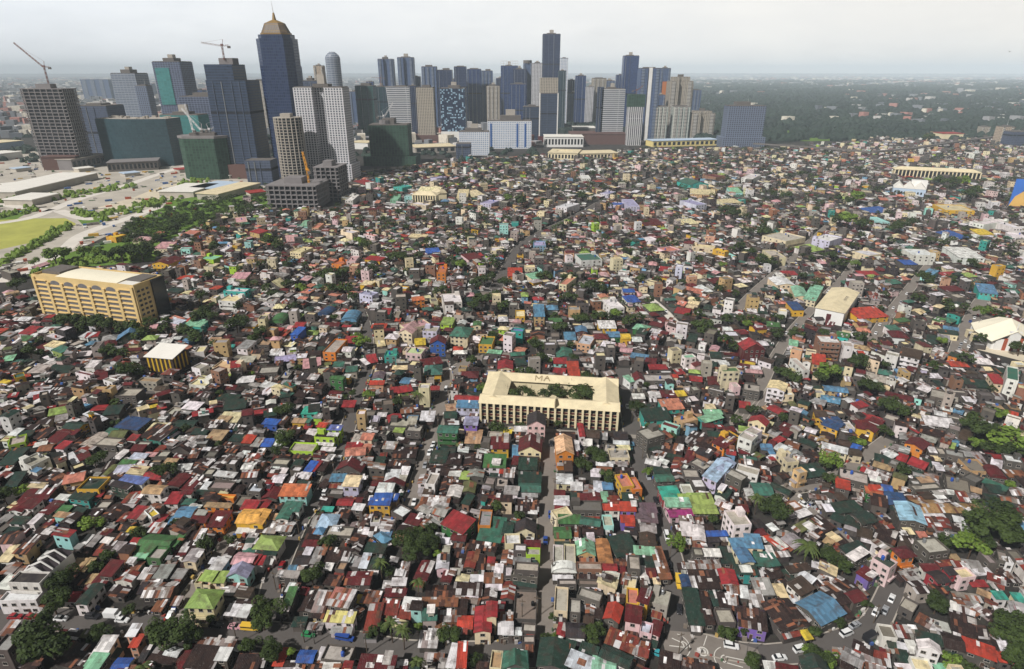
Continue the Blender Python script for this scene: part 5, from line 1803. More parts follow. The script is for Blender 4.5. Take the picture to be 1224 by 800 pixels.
b = MB(); b.box(Wd * .84, D0 * .35, h9 + .02, Wd - 2, D0 - 2, h9 + 1.8); b.build('plant_room', [M['darkconc']], t)
b = MB(); b.box(Wd * .84, 1, h9 + .02, Wd - 2, D0 * .33, h9 + 1.1); b.build('roof_deck', [M['whiteroof']], t)
nb, nf = 7, 8; bw = (Wd - 4) / nb; fh = (h9 - 1.5) / (nf + .3)
for i in range(nb + 1):
    b = MB(); x = 2 + i * bw; b.box(x - 1.1, -.9, 0, x + 1.1, .05, h9 - 3.2 if i not in (0, nb) else h9); b.build('pilaster', [M['ochre']], t)
for f in range(nf):
    for i in range(nb):
        x = 2 + i * bw; z = f * fh + 1.2; b = MB()
        if f == nf - 1 and 0 < i < nb - 1:
            pts = [(x + bw / 2 - (bw / 2 - 1.6) * math.cos(math.pi * q / 10), z + 3.1 * math.sin(math.pi * q / 10)) for q in range(11)]
            b.face([(px_, -.12, pz) for px_, pz in pts][::-1]); b.build('arched_window', [M['bandglass']], t)
        else:
            b.quad((x + 1.3, -.08, z), (x + bw - 1.3, -.08, z), (x + bw - 1.3, -.08, z + 1.9), (x + 1.3, -.08, z + 1.9)); b.box(x + 1.2, -.8, z + 1.95, x + bw - 1.2, 0, z + 2.5, 1); b.build('window', [M['bandglass'], M['ochre']], t)
    for j in range(3):
        b = MB(); y = 1.6 + j * 3.6; z = f * fh + 1.4; b.quad((Wd + .06, y, z), (Wd + .06, y + 2.3, z), (Wd + .06, y + 2.3, z + 1.6), (Wd + .06, y, z + 1.6)); b.build('window', [M['pane']], t)
b = MB(); b.box(Wd - .05, D0 - 10.5, 0, Wd + 1.2, D0 + .3, h9 + 1); b.build('black_end_panel', [M['blackglass']], t)
c4 = (math.cos(th), math.sin(th)); mark(A[0] + c4[0] * Wd / 2 - c4[1] * D0 / 2, A[1] + c4[1] * Wd / 2 + c4[0] * D0 / 2, Wd + 4, D0 + 8, th)
# warehouse with cream roof
A, L0, th = front(972, 383, 997, 387)
t = thing('warehouse', 'warehouse', float(A[0]), float(A[1]), 0, th, 'white walled warehouse with a big cream roof and lettering, beside the parked lane'); lmk(t, (998, 365), '')
B1 = np.array(G(1007, 346.5, 9)); u = np.array((math.cos(th), math.sin(th))); v = np.array((-u[1], u[0])); Wd = L0 * 1.05; D0 = float(np.dot(B1 - A, v)); sh = float(np.dot(B1 - A, u)) - Wd * .5
v2 = B1 - A - u * (Wd * .5); D0 = float(np.hypot(*v2)); ang = math.atan2(v2[1], v2[0]) - math.pi / 2
t.rotation_euler = (0, 0, ang); hw = 9.5
Wd = max(18.0, L0 * math.cos(th - ang))
b = MB(); b.quad((0, 0, 0), (Wd, 0, 0), (Wd, 0, hw), (0, 0, hw)); b.face([(0, 0, hw), (Wd, 0, hw), (Wd / 2, 0, hw + 2.2)])
b.box(0, .02, 0, Wd, D0, hw); b.build('wall', [M['whitewall']], t)
wing_roof(0, 0, Wd, D0, 'y', t, hw, 2.2, o=.6)
b = MB(); b.box(Wd * .42, -.3, 0, Wd * .58, .02, hw * .72); b.build('entrance', [M['maroon']], t)
b = MB()
for i in range(4):
    y0 = D0 * .45 + i * 2.9; x0 = Wd * .72; zf = lambda x: hw + 2.2 * (Wd + .6 - x) / (Wd / 2 + .6) + .08
    for (ax, ay, bx, by) in ((0, 0, 0, 1.9), (0, 0, 1.7, 0), (0, 1.9, 1.7, 1.9), (.9, 0, .9, 1.9))[: 4 if i % 2 else 3]:
        dx, dy = (.16, 0) if ax == bx else (0, .16)
        b.face([(x0 + ax - dx, y0 + ay - dy, zf(x0 + ax - dx)), (x0 + bx + dx, y0 + ay - dy if dx else y0 + ay - dy, zf(x0 + bx + dx)), (x0 + bx + dx, y0 + by + dy, zf(x0 + bx + dx)), (x0 + ax - dx, y0 + by + dy, zf(x0 + ax - dx))])
b.build('roof_lettering', [M['darkconc']], t)
cc = A + np.array((math.cos(ang), math.sin(ang))) * Wd / 2 + v2 / 2; mark(cc[0], cc[1], Wd + 3, D0 + 4, ang)
# parish church at the right edge
x, y = G(1214, 420); t = thing('church', 'church', x, y, 0, math.radians(-10), 'big white church with folded cream roof and red brick strips on its front'); t.scale = (.52, .52, .64); lmk(t, (1200, 400), '')
b = MB(); Hc = 11
for s in (-1,): pass
b.box(-27, 2, 0, 30, 52, 8, 0); b.box(-24, 0, 0, -16, 2.1, 11.5); b.box(-12, -1.2, 0, 0, 2.1, 20); b.box(4, 0, 0, 12, 2.1, 10.5); b.build('wall', [M['whitewall']], t)
for (x0, x1, hz_) in ((-16, -12, 12), (0, 4, 13)): b = MB(); b.box(x0 + .05, -.4, 0, x1 - .05, 2.0, hz_); b.build('brick_strip', [M['brick']], t)
b = MB(); b.box(-8, -1.35, 0, -4, -1.1, 5); b.build('door', [M['maroon']], t)
rf = [((-30, -2, 9.5), (-6, -2, 21), (2, 30, 25), (-34, 30, 10)), ((-6, -2, 21), (18, -4, 8.5), (38, 22, 9), (2, 30, 25)), ((-34, 30, 10), (2, 30, 25), (4, 58, 18), (-24, 60, 9)), ((2, 30, 25), (38, 22, 9), (40, 56, 9.5), (4, 58, 18))]
for q in rf:
    b = MB(); b.face(list(q)); b.face([(p[0], p[1], p[2] - .5) for p in q][::-1])
    for i in range(4): A_, B_ = q[i], q[(i + 1) % 4]; b.face([(A_[0], A_[1], A_[2] - .5), (B_[0], B_[1], B_[2] - .5), B_, A_])
    b.build('folded_roof', [M['vault']], t)
for (x0, y0) in ((-38, 34), (-38, 22)): b = MB(); b.box(x0, y0, 7.2, x0 + 10, y0 + 7, 7.6, bottom=True); b.box(x0 + .4, y0 + .4, 0, x0 + .8, y0 + 6.6, 7.2); b.build('side_canopy', [M['creamroof']], t)
b = MB(); b.bar((-6, .5, 19.9), (-6, .5, 30), .55, n=6, r1=.15); b.box(-7.1, .35, 27.4, -4.9, .65, 27.9); b.build('spire', [M['whitewall']], t)
lot_b = MB(); lot_b.face([(*G(px_, py_), .05) for px_, py_ in ((1168, 418), (1300, 452), (1300, 436), (1240, 402), (1176, 408))]); struct(lot_b.build('church_forecourt', [M['sand']]))
mark(x + 8, y + 14, 40, 32, math.radians(-10))
for q in ((1185, 424), (1200, 428), (1215, 432)): mark(*G(*q), 24, 14, 0)
# long ridge-roofed school, far right
def long_school(nm, x0, y0, x1, y1, depth, hh, lab, nbay, px, roof='creamroof', rise=4):
    A, L0, th = front(x0, y0, x1, y1); t = thing(nm, 'school', float(A[0]), float(A[1]), 0, th, lab); lmk(t, px, '')
    b = MB(); b.box(0, 0, 0, L0, depth, hh); b.build('wall', [M['creamwall']], t); wing_roof(0, 0, L0, depth, 'x', t, hh, rise, roof, 1.6, True)
    bw = L0 / nbay
    for i in range(nbay + 1): b = MB(); b.box(i * bw - .7, -1.3, 0, i * bw + .7, .05, hh - .1); b.build('column', [M['creamwall']], t)
    for i in range(nbay):
        b = MB()
        b.quad((i * bw + .8, -.1, 1.2), (i * bw + bw - .8, -.1, 1.2), (i * bw + bw - .8, -.1, hh - 1.2), (i * bw + .8, -.1, hh - 1.2)); b.build('window', [M['pane']], t)
    c, s = math.cos(th), math.sin(th); mark(A[0] + c * L0 / 2 - s * depth / 2, A[1] + s * L0 / 2 + c * depth / 2, L0 + 3, depth + 4, th)
    return t
long_school('ridge_roofed_school', 1068, 212, 1170, 217, 20, 13, 'long cream school with a hipped tan roof and tall dark openings, near the billboard', 22, (1120, 207))
long_school('small_school', 494, 243, 521, 244, 14, 11, 'cream school wing with a pale hipped roof far among the houses', 9, (508, 238))
x, y = G(520, 240); t = thing('school_annex', 'school', x, y, 0, .25, 'short cream annex set square behind the far cream school wing')
b = MB(); b.box(0, 0, 0, 16, 44, 9.5); b.build('wall', [M['creamwall']], t); wing_roof(0, 0, 16, 44, 'y', t, 9.5, 3); mark(x + 4, y + 22, 18, 46, .25); lmk(t, (528, 232), '')
# pale blue gabled church among the houses
A, L0, th = front(1066, 233, 1105, 236); t = thing('pale_blue_chapel', 'church', float(A[0]), float(A[1]), 0, th, 'pale blue chapel with three steep white gables'); lmk(t, (1085, 225), '')
b = MB(); b.box(0, 0, 0, L0, 26, 10)
for k in range(3):
    x0, x1 = L0 * k / 3, L0 * (k + 1) / 3; b.face([(x0, -.05, 10), (x1, -.05, 10), ((x0 + x1) / 2, -.05, 17)])
b.build('wall', [M['palebluewall']], t)
for k in range(3): wing_roof(L0 * k / 3 + .3, 0, L0 * (k + 1) / 3 - .3, 26, 'y', t, 10.02 + k * .03, 7, 'whiteroof', .3)
b = MB(); b.box(L0 * .55, 26, 0, L0 + 2, 38, 18); b.build('rear_block', [M['whitewall']], t)
for k in range(9): b = MB(); b.quad((2 + k * (L0 - 4) / 9, -.1, 3), (2 + k * (L0 - 4) / 9 + 2, -.1, 3), (4 + k * (L0 - 4) / 9, -.1, 6), (2 + k * (L0 - 4) / 9, -.1, 6)); b.build('window', [M['pane']], t)
c, s = math.cos(th), math.sin(th); mark(A[0] + c * L0 / 2 - s * 19, A[1] + s * L0 / 2 + c * 19, L0 + 4, 40, th)
# black and yellow striped block
A, L0, th = front(181, 446, 196, 449); x, y = G(179, 447)
t = thing('striped_corner_block', 'building', x, y, 0, math.radians(-10), 'dark corner block with bright yellow upright stripes and a white roof'); t.scale = (.74, .74, .95); lmk(t, (200, 430), '')
b = MB(); b.box(0, 0, 0, 23, 18, 11.5); b.build('wall', [plain('dark_brown_cladding', (58, 44, 36), .8, .3)], t)
M['stripeyel'] = plain('yellow_cladding', (200, 164, 48), .8, .4)
for i in range(6): b = MB(); x0 = 1 + i * 3.7; b.box(x0, -.25, 2.2, x0 + 1.3, .05, 11.2); b.build('stripe_panel', [M['stripeyel']], t)
for i in range(4): b = MB(); y0 = 1.5 + i * 4.2; b.box(22.95, y0, 2.2, 23.25, y0 + 1.3, 11.2); b.build('stripe_panel', [M['stripeyel']], t)
b = MB(); b.quad((-1, -1, 11.8), (24, -1, 11.8), (24, 19, 14.2), (-1, 19, 14.2)); b.quad((-1, 19, 13.9), (24, 19, 13.9), (24, -1, 11.5), (-1, -1, 11.5))
for A_, B_ in (((-1, -1, 11.8), (24, -1, 11.8)), ((24, -1, 11.8), (24, 19, 14.2)), ((24, 19, 14.2), (-1, 19, 14.2)), ((-1, 19, 14.2), (-1, -1, 11.8))): b.quad((A_[0], A_[1], A_[2] - .3), (B_[0], B_[1], B_[2] - .3), B_, A_)
b.build('roof', [M['whiteroof']], t); mark(x + 13, y + 6, 26, 22, -.25)
# advertising hoarding at the right edge (a generic portrait)
x, y = G(1204, 250); hb_ = height_at(x, y, 246); ht_ = height_at(x, y, 214); t = thing('billboard', 'billboard', x, y, 0, math.radians(-24), 'huge hoarding of a dark haired woman in tan clothes against a blue sky'); lmk(t, (1215, 230), '')
Wb = 30.0; b = MB(); b.box(0, 0, hb_, Wb, 1.2, ht_, 0, bottom=True); b.build('panel', [plain('blue_printed_sky', (58, 112, 196), .6, .35, .05)], t)
def flat(nm, pts, rgb, yy): b = MB(); b.face([(p[0] * Wb, yy, hb_ + p[1] * (ht_ - hb_)) for p in pts]); b.build(nm, [plain('printed_' + nm, rgb, .6, .15, .1)], t)
flat('printed_clothes', [(0, 0), (1, 0), (1, .3), (.8, .5), (.6, .6), (.35, .55), (.12, .35)], (214, 172, 96), -.03)
flat('printed_hair', [(.3, .5), (.4, .6), (.66, .58), (.9, .5), (.88, .75), (.75, .9), (.6, .93), (.48, .84), (.42, .7)], (52, 30, 28), -.05)
flat('printed_face', [(.6, .55), (.7, .53), (.78, .62), (.78, .76), (.7, .84), (.6, .8), (.56, .68)], (212, 162, 136), -.07)
for k in (.1, .5, .9): b = MB(); b.box(k * Wb - .5, .3, 0, k * Wb + .5, 1.1, hb_); b.build('post', [M['darkconc']], t)
# elevated railway
V = [G(900, 178), G(960, 182), G(1010, 186), G(1040, 189), G(1090, 184), G(1140, 176), G(1190, 169)]
t = thing('elevated_railway', 'railway viaduct', V[0][0], V[0][1], 0, 0, 'long grey elevated railway crossing behind the roofs towards the woods'); lmk(t, (1000, 185), '')
b = MB()
for p, q in zip(V, V[1:]):
    dx, dy = q[0] - p[0], q[1] - p[1]; l = math.hypot(dx, dy); nx, ny = -dy / l * 5, dx / l * 5; p_, q_ = (p[0] - V[0][0], p[1] - V[0][1]), (q[0] - V[0][0], q[1] - V[0][1])
    c4 = [(p_[0] - nx, p_[1] - ny), (q_[0] - nx, q_[1] - ny), (q_[0] + nx, q_[1] + ny), (p_[0] + nx, p_[1] + ny)]; b.prism(c4, 10, 12.6); b.face([(*k, 10) for k in c4][::-1])
    for j in range(int(l / 36)):
        f = (j + .5) / int(l / 36); pb = MB(); x_, y_ = p_[0] + (q_[0] - p_[0]) * f, p_[1] + (q_[1] - p_[1]) * f; pb.prism([(x_ + 1.3 * math.cos(k), y_ + 1.3 * math.sin(k)) for k in (0, 1.05, 2.1, 3.14, 4.19, 5.24)], 0, 10); pb.build('pier', [M['darkconc']], t)
b.build('deck', [M['darkconc']], t)
# low sheds, malls and car parks in front of the towers: name, cat, front edge, depth, height, roof, wall, label
M['mallbrown'] = plain('brown_cladding', (96, 70, 64), .8, .2, .05); M['paleyel'] = plain('pale_yellow_wall', (214, 196, 130), .8, .2, .05)
def slabhall(nm, cat, x0, y0, x1, y1, depth, h, roof, wall, lab, court=False, nwin=0):
    A, L0, th = front(x0, y0, x1, y1); t = thing(nm, cat, float(A[0]), float(A[1]), 0, th, lab); lmk(t, ((x0 + x1) / 2, (y0 + y1) / 2 - 5), '')
    b = MB(); b.box(0, 0, 0, L0, depth, h); b.build('wall', [M[wall]], t)
    b = MB()
    if court:
        f = depth * .28
        for q in ((-1, -1, L0 + 1, f), (-1, depth - f, L0 + 1, depth + 1), (-1, f, L0 * .24, depth - f), (L0 * .76, f, L0 + 1, depth - f)): b.box(q[0], q[1], h + .01, q[2], q[3], h + 1.2)
    else: b.box(-1, -1, h + .01, L0 + 1, depth + 1, h + 1.0)
    b.build('roof', [M[roof]], t)
    for i in range(nwin): b = MB(); bw = L0 / nwin; b.quad((i * bw + bw * .2, -.08, h * .25), (i * bw + bw * .8, -.08, h * .25), (i * bw + bw * .8, -.08, h * .8), (i * bw + bw * .2, -.08, h * .8)); b.build('window', [M['pane']], t)
    c, s = math.cos(th), math.sin(th); mark(A[0] + c * L0 / 2 - s * depth / 2, A[1] + s * L0 / 2 + c * depth / 2, L0 + 4, depth + 6, th)
slabhall('flat_roofed_school', 'school', 655, 191, 690, 192, 60, 13, 'creamroof', 'creamwall', 'cream flat roofed school with an open middle court before the towers', True, 9)
slabhall('flat_roofed_school', 'school', 693, 191, 738, 190, 48, 11, 'creamroof', 'creamwall', 'wider cream roofed school block standing next to the one with a court', False, 11)
slabhall('white_car_park', 'car park building', 651, 176, 697, 176, 60, 22, 'whiteroof', 'whitewall', 'long white three deck car park in front of the blue towers', False, 12)
slabhall('shopping_mall', 'mall', 682, 173, 748, 173, 70, 24, 'mallbrown', 'mallbrown', 'low brown shopping mall under the white banded office tower')
slabhall('long_depot', 'depot', 780, 176, 858, 174, 40, 13, 'palebluewall', 'paleyel', 'long low pale yellow depot in front of the beige residential towers', False, 14)
slabhall('hall', 'hall', 686, 166, 712, 166, 60, 26, 'whiteroof', 'darkconc', 'pale roofed hall beside dark trees between the towers')
slabhall('hall', 'hall', 497, 184, 545, 182, 60, 12, 'creamroof', 'concrete', 'pale roofed hall below the dotted blue tower', False, 6)
slabhall("market_shed", "shed", 418, 178, 440, 179, 40, 14, 'creamroof', 'whitewall', 'long cream roofed shed between the white twin block and green scaffolding')
slabhall('market_shed', 'shed', 20, 238, 118, 214, 60, 9, 'whiteroof', 'lotgrey', 'largest white roofed shed on the pale lots below the bare concrete tower')
slabhall('market_shed', 'shed', 40, 246, 72, 238, 40, 7, 'whiteroof', 'lotgrey', 'low striped white shed at the corner of the avenue')
slabhall('market_shed', 'shed', -30, 196, 28, 189, 50, 12, 'whiteroof', 'whitewall', 'white roofed row of sheds with blue gables at the far edge of the lots')
slabhall('market_shed', 'shed', -40, 184, 30, 176, 60, 14, 'creamroof', 'palebluewall', 'cream roofed shed farthest behind the white row of sheds')
slabhall('site_hoarding', 'building', 53, 204, 93, 203, 30, 22, 'mallbrown', 'mallbrown', 'dark brown podium at the foot of the bare concrete tower')
slabhall('construction_podium', 'building', 88, 204, 132, 196, 50, 18, 'concrete', 'rawconc', 'pale grey concrete podium with open decks beside the brown one', False, 8)
slabhall('construction_podium', 'building', 130, 206, 190, 203, 45, 15, 'rawconc', 'darkconc', 'lower grey podium of open decks below the curved teal block', False, 12)
slabhall('market_shed', 'shed', 232, 236, 262, 226, 50, 7, 'whiteroof', 'lotgrey', 'white roofed market shed by the squat green scaffolded tower')
slabhall('market_shed', 'shed', 256, 232, 288, 224, 40, 7, 'palebluewall', 'lotgrey', 'pale blue roofed market shed next to the white one')
slabhall('market_shed', 'shed', 262, 240, 312, 226, 34, 8, 'creamroof', 'lotgrey', 'dusty market shed running down to the frame podium')
slabhall('orange_hall', 'hall', 1126, 168, 1150, 168, 40, 16, 'redtile', 'creamwall', 'hall with an orange red tiled roof at the edge of the woods')

# white terrace with a row of charcoal gables
A = np.array(G(29, 684, 7.5)); B = np.array(G(55, 688, 7.5)); C_ = np.array(G(62, 657, 7.5)); e = B - A; L0 = float(np.hypot(*e)); th = math.atan2(e[1], e[0]); vv = np.array((-e[1], e[0])) / L0; D0 = float(np.dot(C_ - A, vv)); sk = float(np.dot(C_ - A, e / L0))
t = thing('row_house', 'house', float(A[0]), float(A[1]), 0, th, 'white terrace whose charcoal gables step back in a sawtooth row'); lmk(t, (50, 675), '')
b = MB(); b.face([(0, 0, 0), (L0, 0, 0), (L0, 0, 7.5), (0, 0, 7.5)]); b.face([(L0, 0, 0), (L0 + sk * .55, D0, 0), (L0 + sk * .55, D0, 7.5), (L0, 0, 7.5)]); b.face([(L0 + sk * .55, D0, 0), (sk * .55, D0, 0), (sk * .55, D0, 7.5), (L0 + sk * .55, D0, 7.5)]); b.face([(sk * .55, D0, 0), (0, 0, 0), (0, 0, 7.5), (sk * .55, D0, 7.5)]); b.build('wall', [M['whitewall']], t)
M['charcoal'] = plain('charcoal_roof_sheet', (70, 62, 66), .7, .2, .2)
for k in range(4):
    y0, y1 = D0 * k / 4, D0 * (k + 1) / 4; o0, o1 = sk * .55 * k / 4, sk * .55 * (k + 1) / 4; p0, p1 = .2 + k * .12, .2 + k * .12; b = MB(); m = L0 * .55
    b.quad((o0 + m, y0, 10.3), (o0 + m, y1, 9.2), (o0, y1, 7.45), (o0, y0, 7.6)); b.quad((o0 + L0, y0, 7.6), (o0 + L0, y1, 7.45), (o0 + m, y1, 9.2), (o0 + m, y0, 10.3)); b.build('roof', [M['charcoal']], t)
    b = MB(); y = y0 - .15
    for (xa, za, xb, zb) in ((o0 - .2, 7.62, o0 + m, 10.32), (o0 + m, 10.32, o0 + L0 + .2, 7.62)):
        q8 = [(x, yy, z) for yy in (y, y + .3) for x, z in ((xa, za - .25), (xb, zb - .25), (xb, zb + .4), (xa, za + .4))]
        b.face(q8[:4]); b.face(q8[4:][::-1]); b.face([q8[3], q8[2], q8[6], q8[7]]); b.face([q8[1], q8[0], q8[4], q8[5]]); b.face([q8[0], q8[3], q8[7], q8[4]]); b.face([q8[2], q8[1], q8[5], q8[6]])
    if k == 0: b.face([(o0, y + .1, 7.4), (o0 + L0, y + .1, 7.4), (o0 + m, y + .1, 10.2)])
    b.build('gable_parapet', [M['whitewall']], t)
cc = A + e / 2 + vv * D0 / 2; mark(cc[0], cc[1], L0, D0, th)
for (x0, y0, n) in ((8, 226, 0), (60, 222, 1), (95, 206, 0), (150, 212, 1), (215, 207, 2), (275, 214, 0), (300, 236, 2), (20, 206, 1)): slabhall('site_shed', 'shed', x0, y0, x0 + 18, y0 - 2, 22, 5, ('whiteroof', 'palebluewall', 'redtile')[n], 'lotgrey', ('white', 'pale blue', 'red')[n] + ' roofed site shed on the pale lots, ' + {8: 'by the far gravel strip', 60: 'below the large white sheds', 95: 'at the foot of the grey podium', 150: 'below the teal block', 215: 'beside the squat netted tower', 275: 'below the navy tower', 300: 'next to the frame podium', 20: 'behind the gravel strip'}[x0])
# ------------------------------------------------------------------ the skyline
FM = {
 'balcony': facade('blue_grey_balconies', (44, 54, 72), (138, 148, 166), 60, 3.4, .0, .42, .5, .5), 'balconypale': facade('pale_balconies', (70, 68, 68), (206, 200, 190), 60, 3.4, .0, .45, .6, .5),
 'royalglass': facade('royal_blue_curtain_wall', (20, 34, 64), (36, 52, 82), 3.2, 4.2, .12, .16, .22, .5),
 'blueglass': facade('blue_curtain_wall', (24, 44, 84), (48, 70, 108), 3.2, 4.2, .12, .16, .22, .45),
 'deepblue': facade('deep_blue_curtain_wall', (22, 34, 62), (46, 60, 90), 3.2, 4.2, .1, .2, .22, .5),
 'navyband': facade('navy_banded_wall', (18, 30, 50), (62, 78, 104), 5, 4.0, .06, .28, .3, .5),
 'greyblue': facade('grey_blue_apartment_wall', (36, 52, 82), (90, 108, 140), 4.2, 3.4, .3, .34, .4, .6),
 'slate': facade('slate_wall', (42, 52, 72), (82, 92, 114), 4, 3.8, .12, .3, .5, .4),
 'whitegrid': facade('white_grid_wall', (52, 56, 66), (206, 204, 206), 4.4, 3.5, .42, .32, .5, .6),
 'whiteband': facade('white_banded_wall', (40, 48, 60), (196, 196, 198), 40, 4.4, .02, .5, .4, .4),
 'tealglass': facade('teal_glass_wall', (20, 44, 52), (44, 74, 82), 3.4, 4.2, .12, .2, .3, .5),
 'tealnet': facade('teal_scaffold_netting', (40, 104, 104), (66, 128, 124), 7, 4, .12, .1, .8, .35),
 'greennet': facade('green_scaffold_netting', (18, 44, 32), (46, 84, 62), 5.5, 4, .16, .1, .85, .7),
 'greenglass': facade('dark_green_glass_wall', (20, 54, 52), (40, 78, 74), 3.4, 4.2, .14, .14, .25, .5),
 'greyband': facade('grey_banded_wall', (70, 80, 96), (150, 156, 166), 9, 4, .1, .42, .45, .4),
 'beige': facade('beige_apartment_wall', (74, 72, 70), (176, 166, 150), 4, 3.4, .42, .3, .6, .5),
 'beigegreen': facade('cream_and_green_wall', (60, 84, 84), (206, 204, 194), 4.6, 3.4, .34, .26, .5, .5),
 'whiteblue': facade('white_hospital_wall', (96, 116, 146), (216, 218, 222), 4, 3.8, .44, .44, .5, .4),
 'dotted': facade('dotted_blue_wall', (18, 34, 62), (18, 30, 54), 3.6, 3.2, .12, .12, .3, .2, dots=(140, 170, 190)),
 'stripes': facade('white_upright_stripes', (52, 52, 58), (212, 210, 210), 4.6, 60, .45, .01, .5, .3),
 'greygrid': facade('grey_grid_wall', (34, 42, 60), (112, 122, 142), 5, 4.2, .4, .34, .4, .5),
 'tan': facade('tan_wall', (108, 98, 90), (186, 168, 146), 4.6, 3.6, .4, .3, .6, .5),
 'framegrid': facade('concrete_frame_wall', (38, 44, 66), (112, 124, 146), 6, 4, .14, .2, .6, .5),
}
M['gold'] = plain('gold_crown_cladding', (142, 114, 66), .45, .3, .1, .2); M['goldglass'] = facade('gold_ribbed_crown', (46, 50, 64), (136, 110, 66), 2.6, 9, .42, .1, .5, .5)
def crane(px, py, hmast, jib, heading, luff, mat, lab, base=None):
    x, y = base[:2]; z0 = base[2]; t = thing('tower_crane', 'crane', x, y, z0, 0, lab, 'tower cranes on the building sites')
    def lattice(nm, a, b_, w, n, r=.2):
        m = MB(); a, b_ = np.array(a, float), np.array(b_, float); ax = (b_ - a) / np.linalg.norm(b_ - a); q = np.cross(ax, (0, 0, 1) if abs(ax[2]) < .9 else (1, 0, 0)); q /= np.linalg.norm(q); k = np.cross(ax, q); cs = [q * w + k * w, q * w - k * w, -q * w - k * w, -q * w + k * w]
        for c in cs: m.bar(a + c, b_ + c, r)
        for i in range(n):
            p, s = a + (b_ - a) * i / n, a + (b_ - a) * (i + 1) / n
            for j in range(4): m.bar(p + cs[j], s + cs[(j + 1) % 4], r * .7)
        m.build(nm, [M[mat]], t)
    lattice('mast', (0, 0, 0), (0, 0, hmast), .9, max(3, int(hmast / 6)), .24); hx, hy = math.cos(heading), math.sin(heading); cl, sl = math.cos(luff), math.sin(luff)
    lattice('jib', (hx * 1.5, hy * 1.5, hmast), (hx * jib * cl, hy * jib * cl, hmast + jib * sl), .8, max(4, int(jib / 6)), .22)
    lattice('counter_jib', (-hx * 1.2, -hy * 1.2, hmast), (-hx * 11, -hy * 11, hmast + .5), .8, 3)
    b = MB(); b.box(-hx * 11 - 2, -hy * 11 - 1.5, hmast - 3.5, -hx * 11 + 2, -hy * 11 + 1.5, hmast - .2, bottom=True); b.build('counterweight', [M['darkconc']], t)
    b = MB(); b.box(-1.6, -1.6, hmast - .1, 1.6, 1.6, hmast + 2.6); b.build('cab', [M[mat]], t)
    b = MB(); b.bar((-hx * 3, -hy * 3, hmast + 9), (hx * jib * cl * .92, hy * jib * cl * .92, hmast + jib * sl * .92), .12); b.bar((-hx * 1, -hy * 1, hmast + 2), (-hx * 3, -hy * 3, hmast + 9), .35); b.build('tie_cable', [M[mat]], t)
    return t
def foot(kind, w, d):
    if kind == 'rect': return [(-w / 2, 0), (w / 2, 0), (w / 2, d), (-w / 2, d)]
    if kind == 'round': return [(w / 2 * math.cos(2 * math.pi * k / 20), d / 2 + d / 2 * math.sin(2 * math.pi * k / 20)) for k in range(20)]
    if kind == 'cham': c = w * .18; return [(-w / 2 + c, 0), (w / 2 - c, 0), (w / 2, c), (w / 2, d - c), (w / 2 - c, d), (-w / 2 + c, d), (-w / 2, d - c), (-w / 2, c)]
    if kind == 'bow': return [(-w / 2 + w * k / 10, -d * .22 * math.sin(math.pi * k / 10)) for k in range(11)] + [(w / 2, d), (-w / 2, d)]
    if kind == 'notch': n = w * .12; return [(-w / 2, 0), (-n, 0), (-n, n * 1.4), (n, n * 1.4), (n, 0), (w / 2, 0), (w / 2, d), (n, d), (n, d - n * 1.4), (-n, d - n * 1.4), (-n, d), (-w / 2, d)]
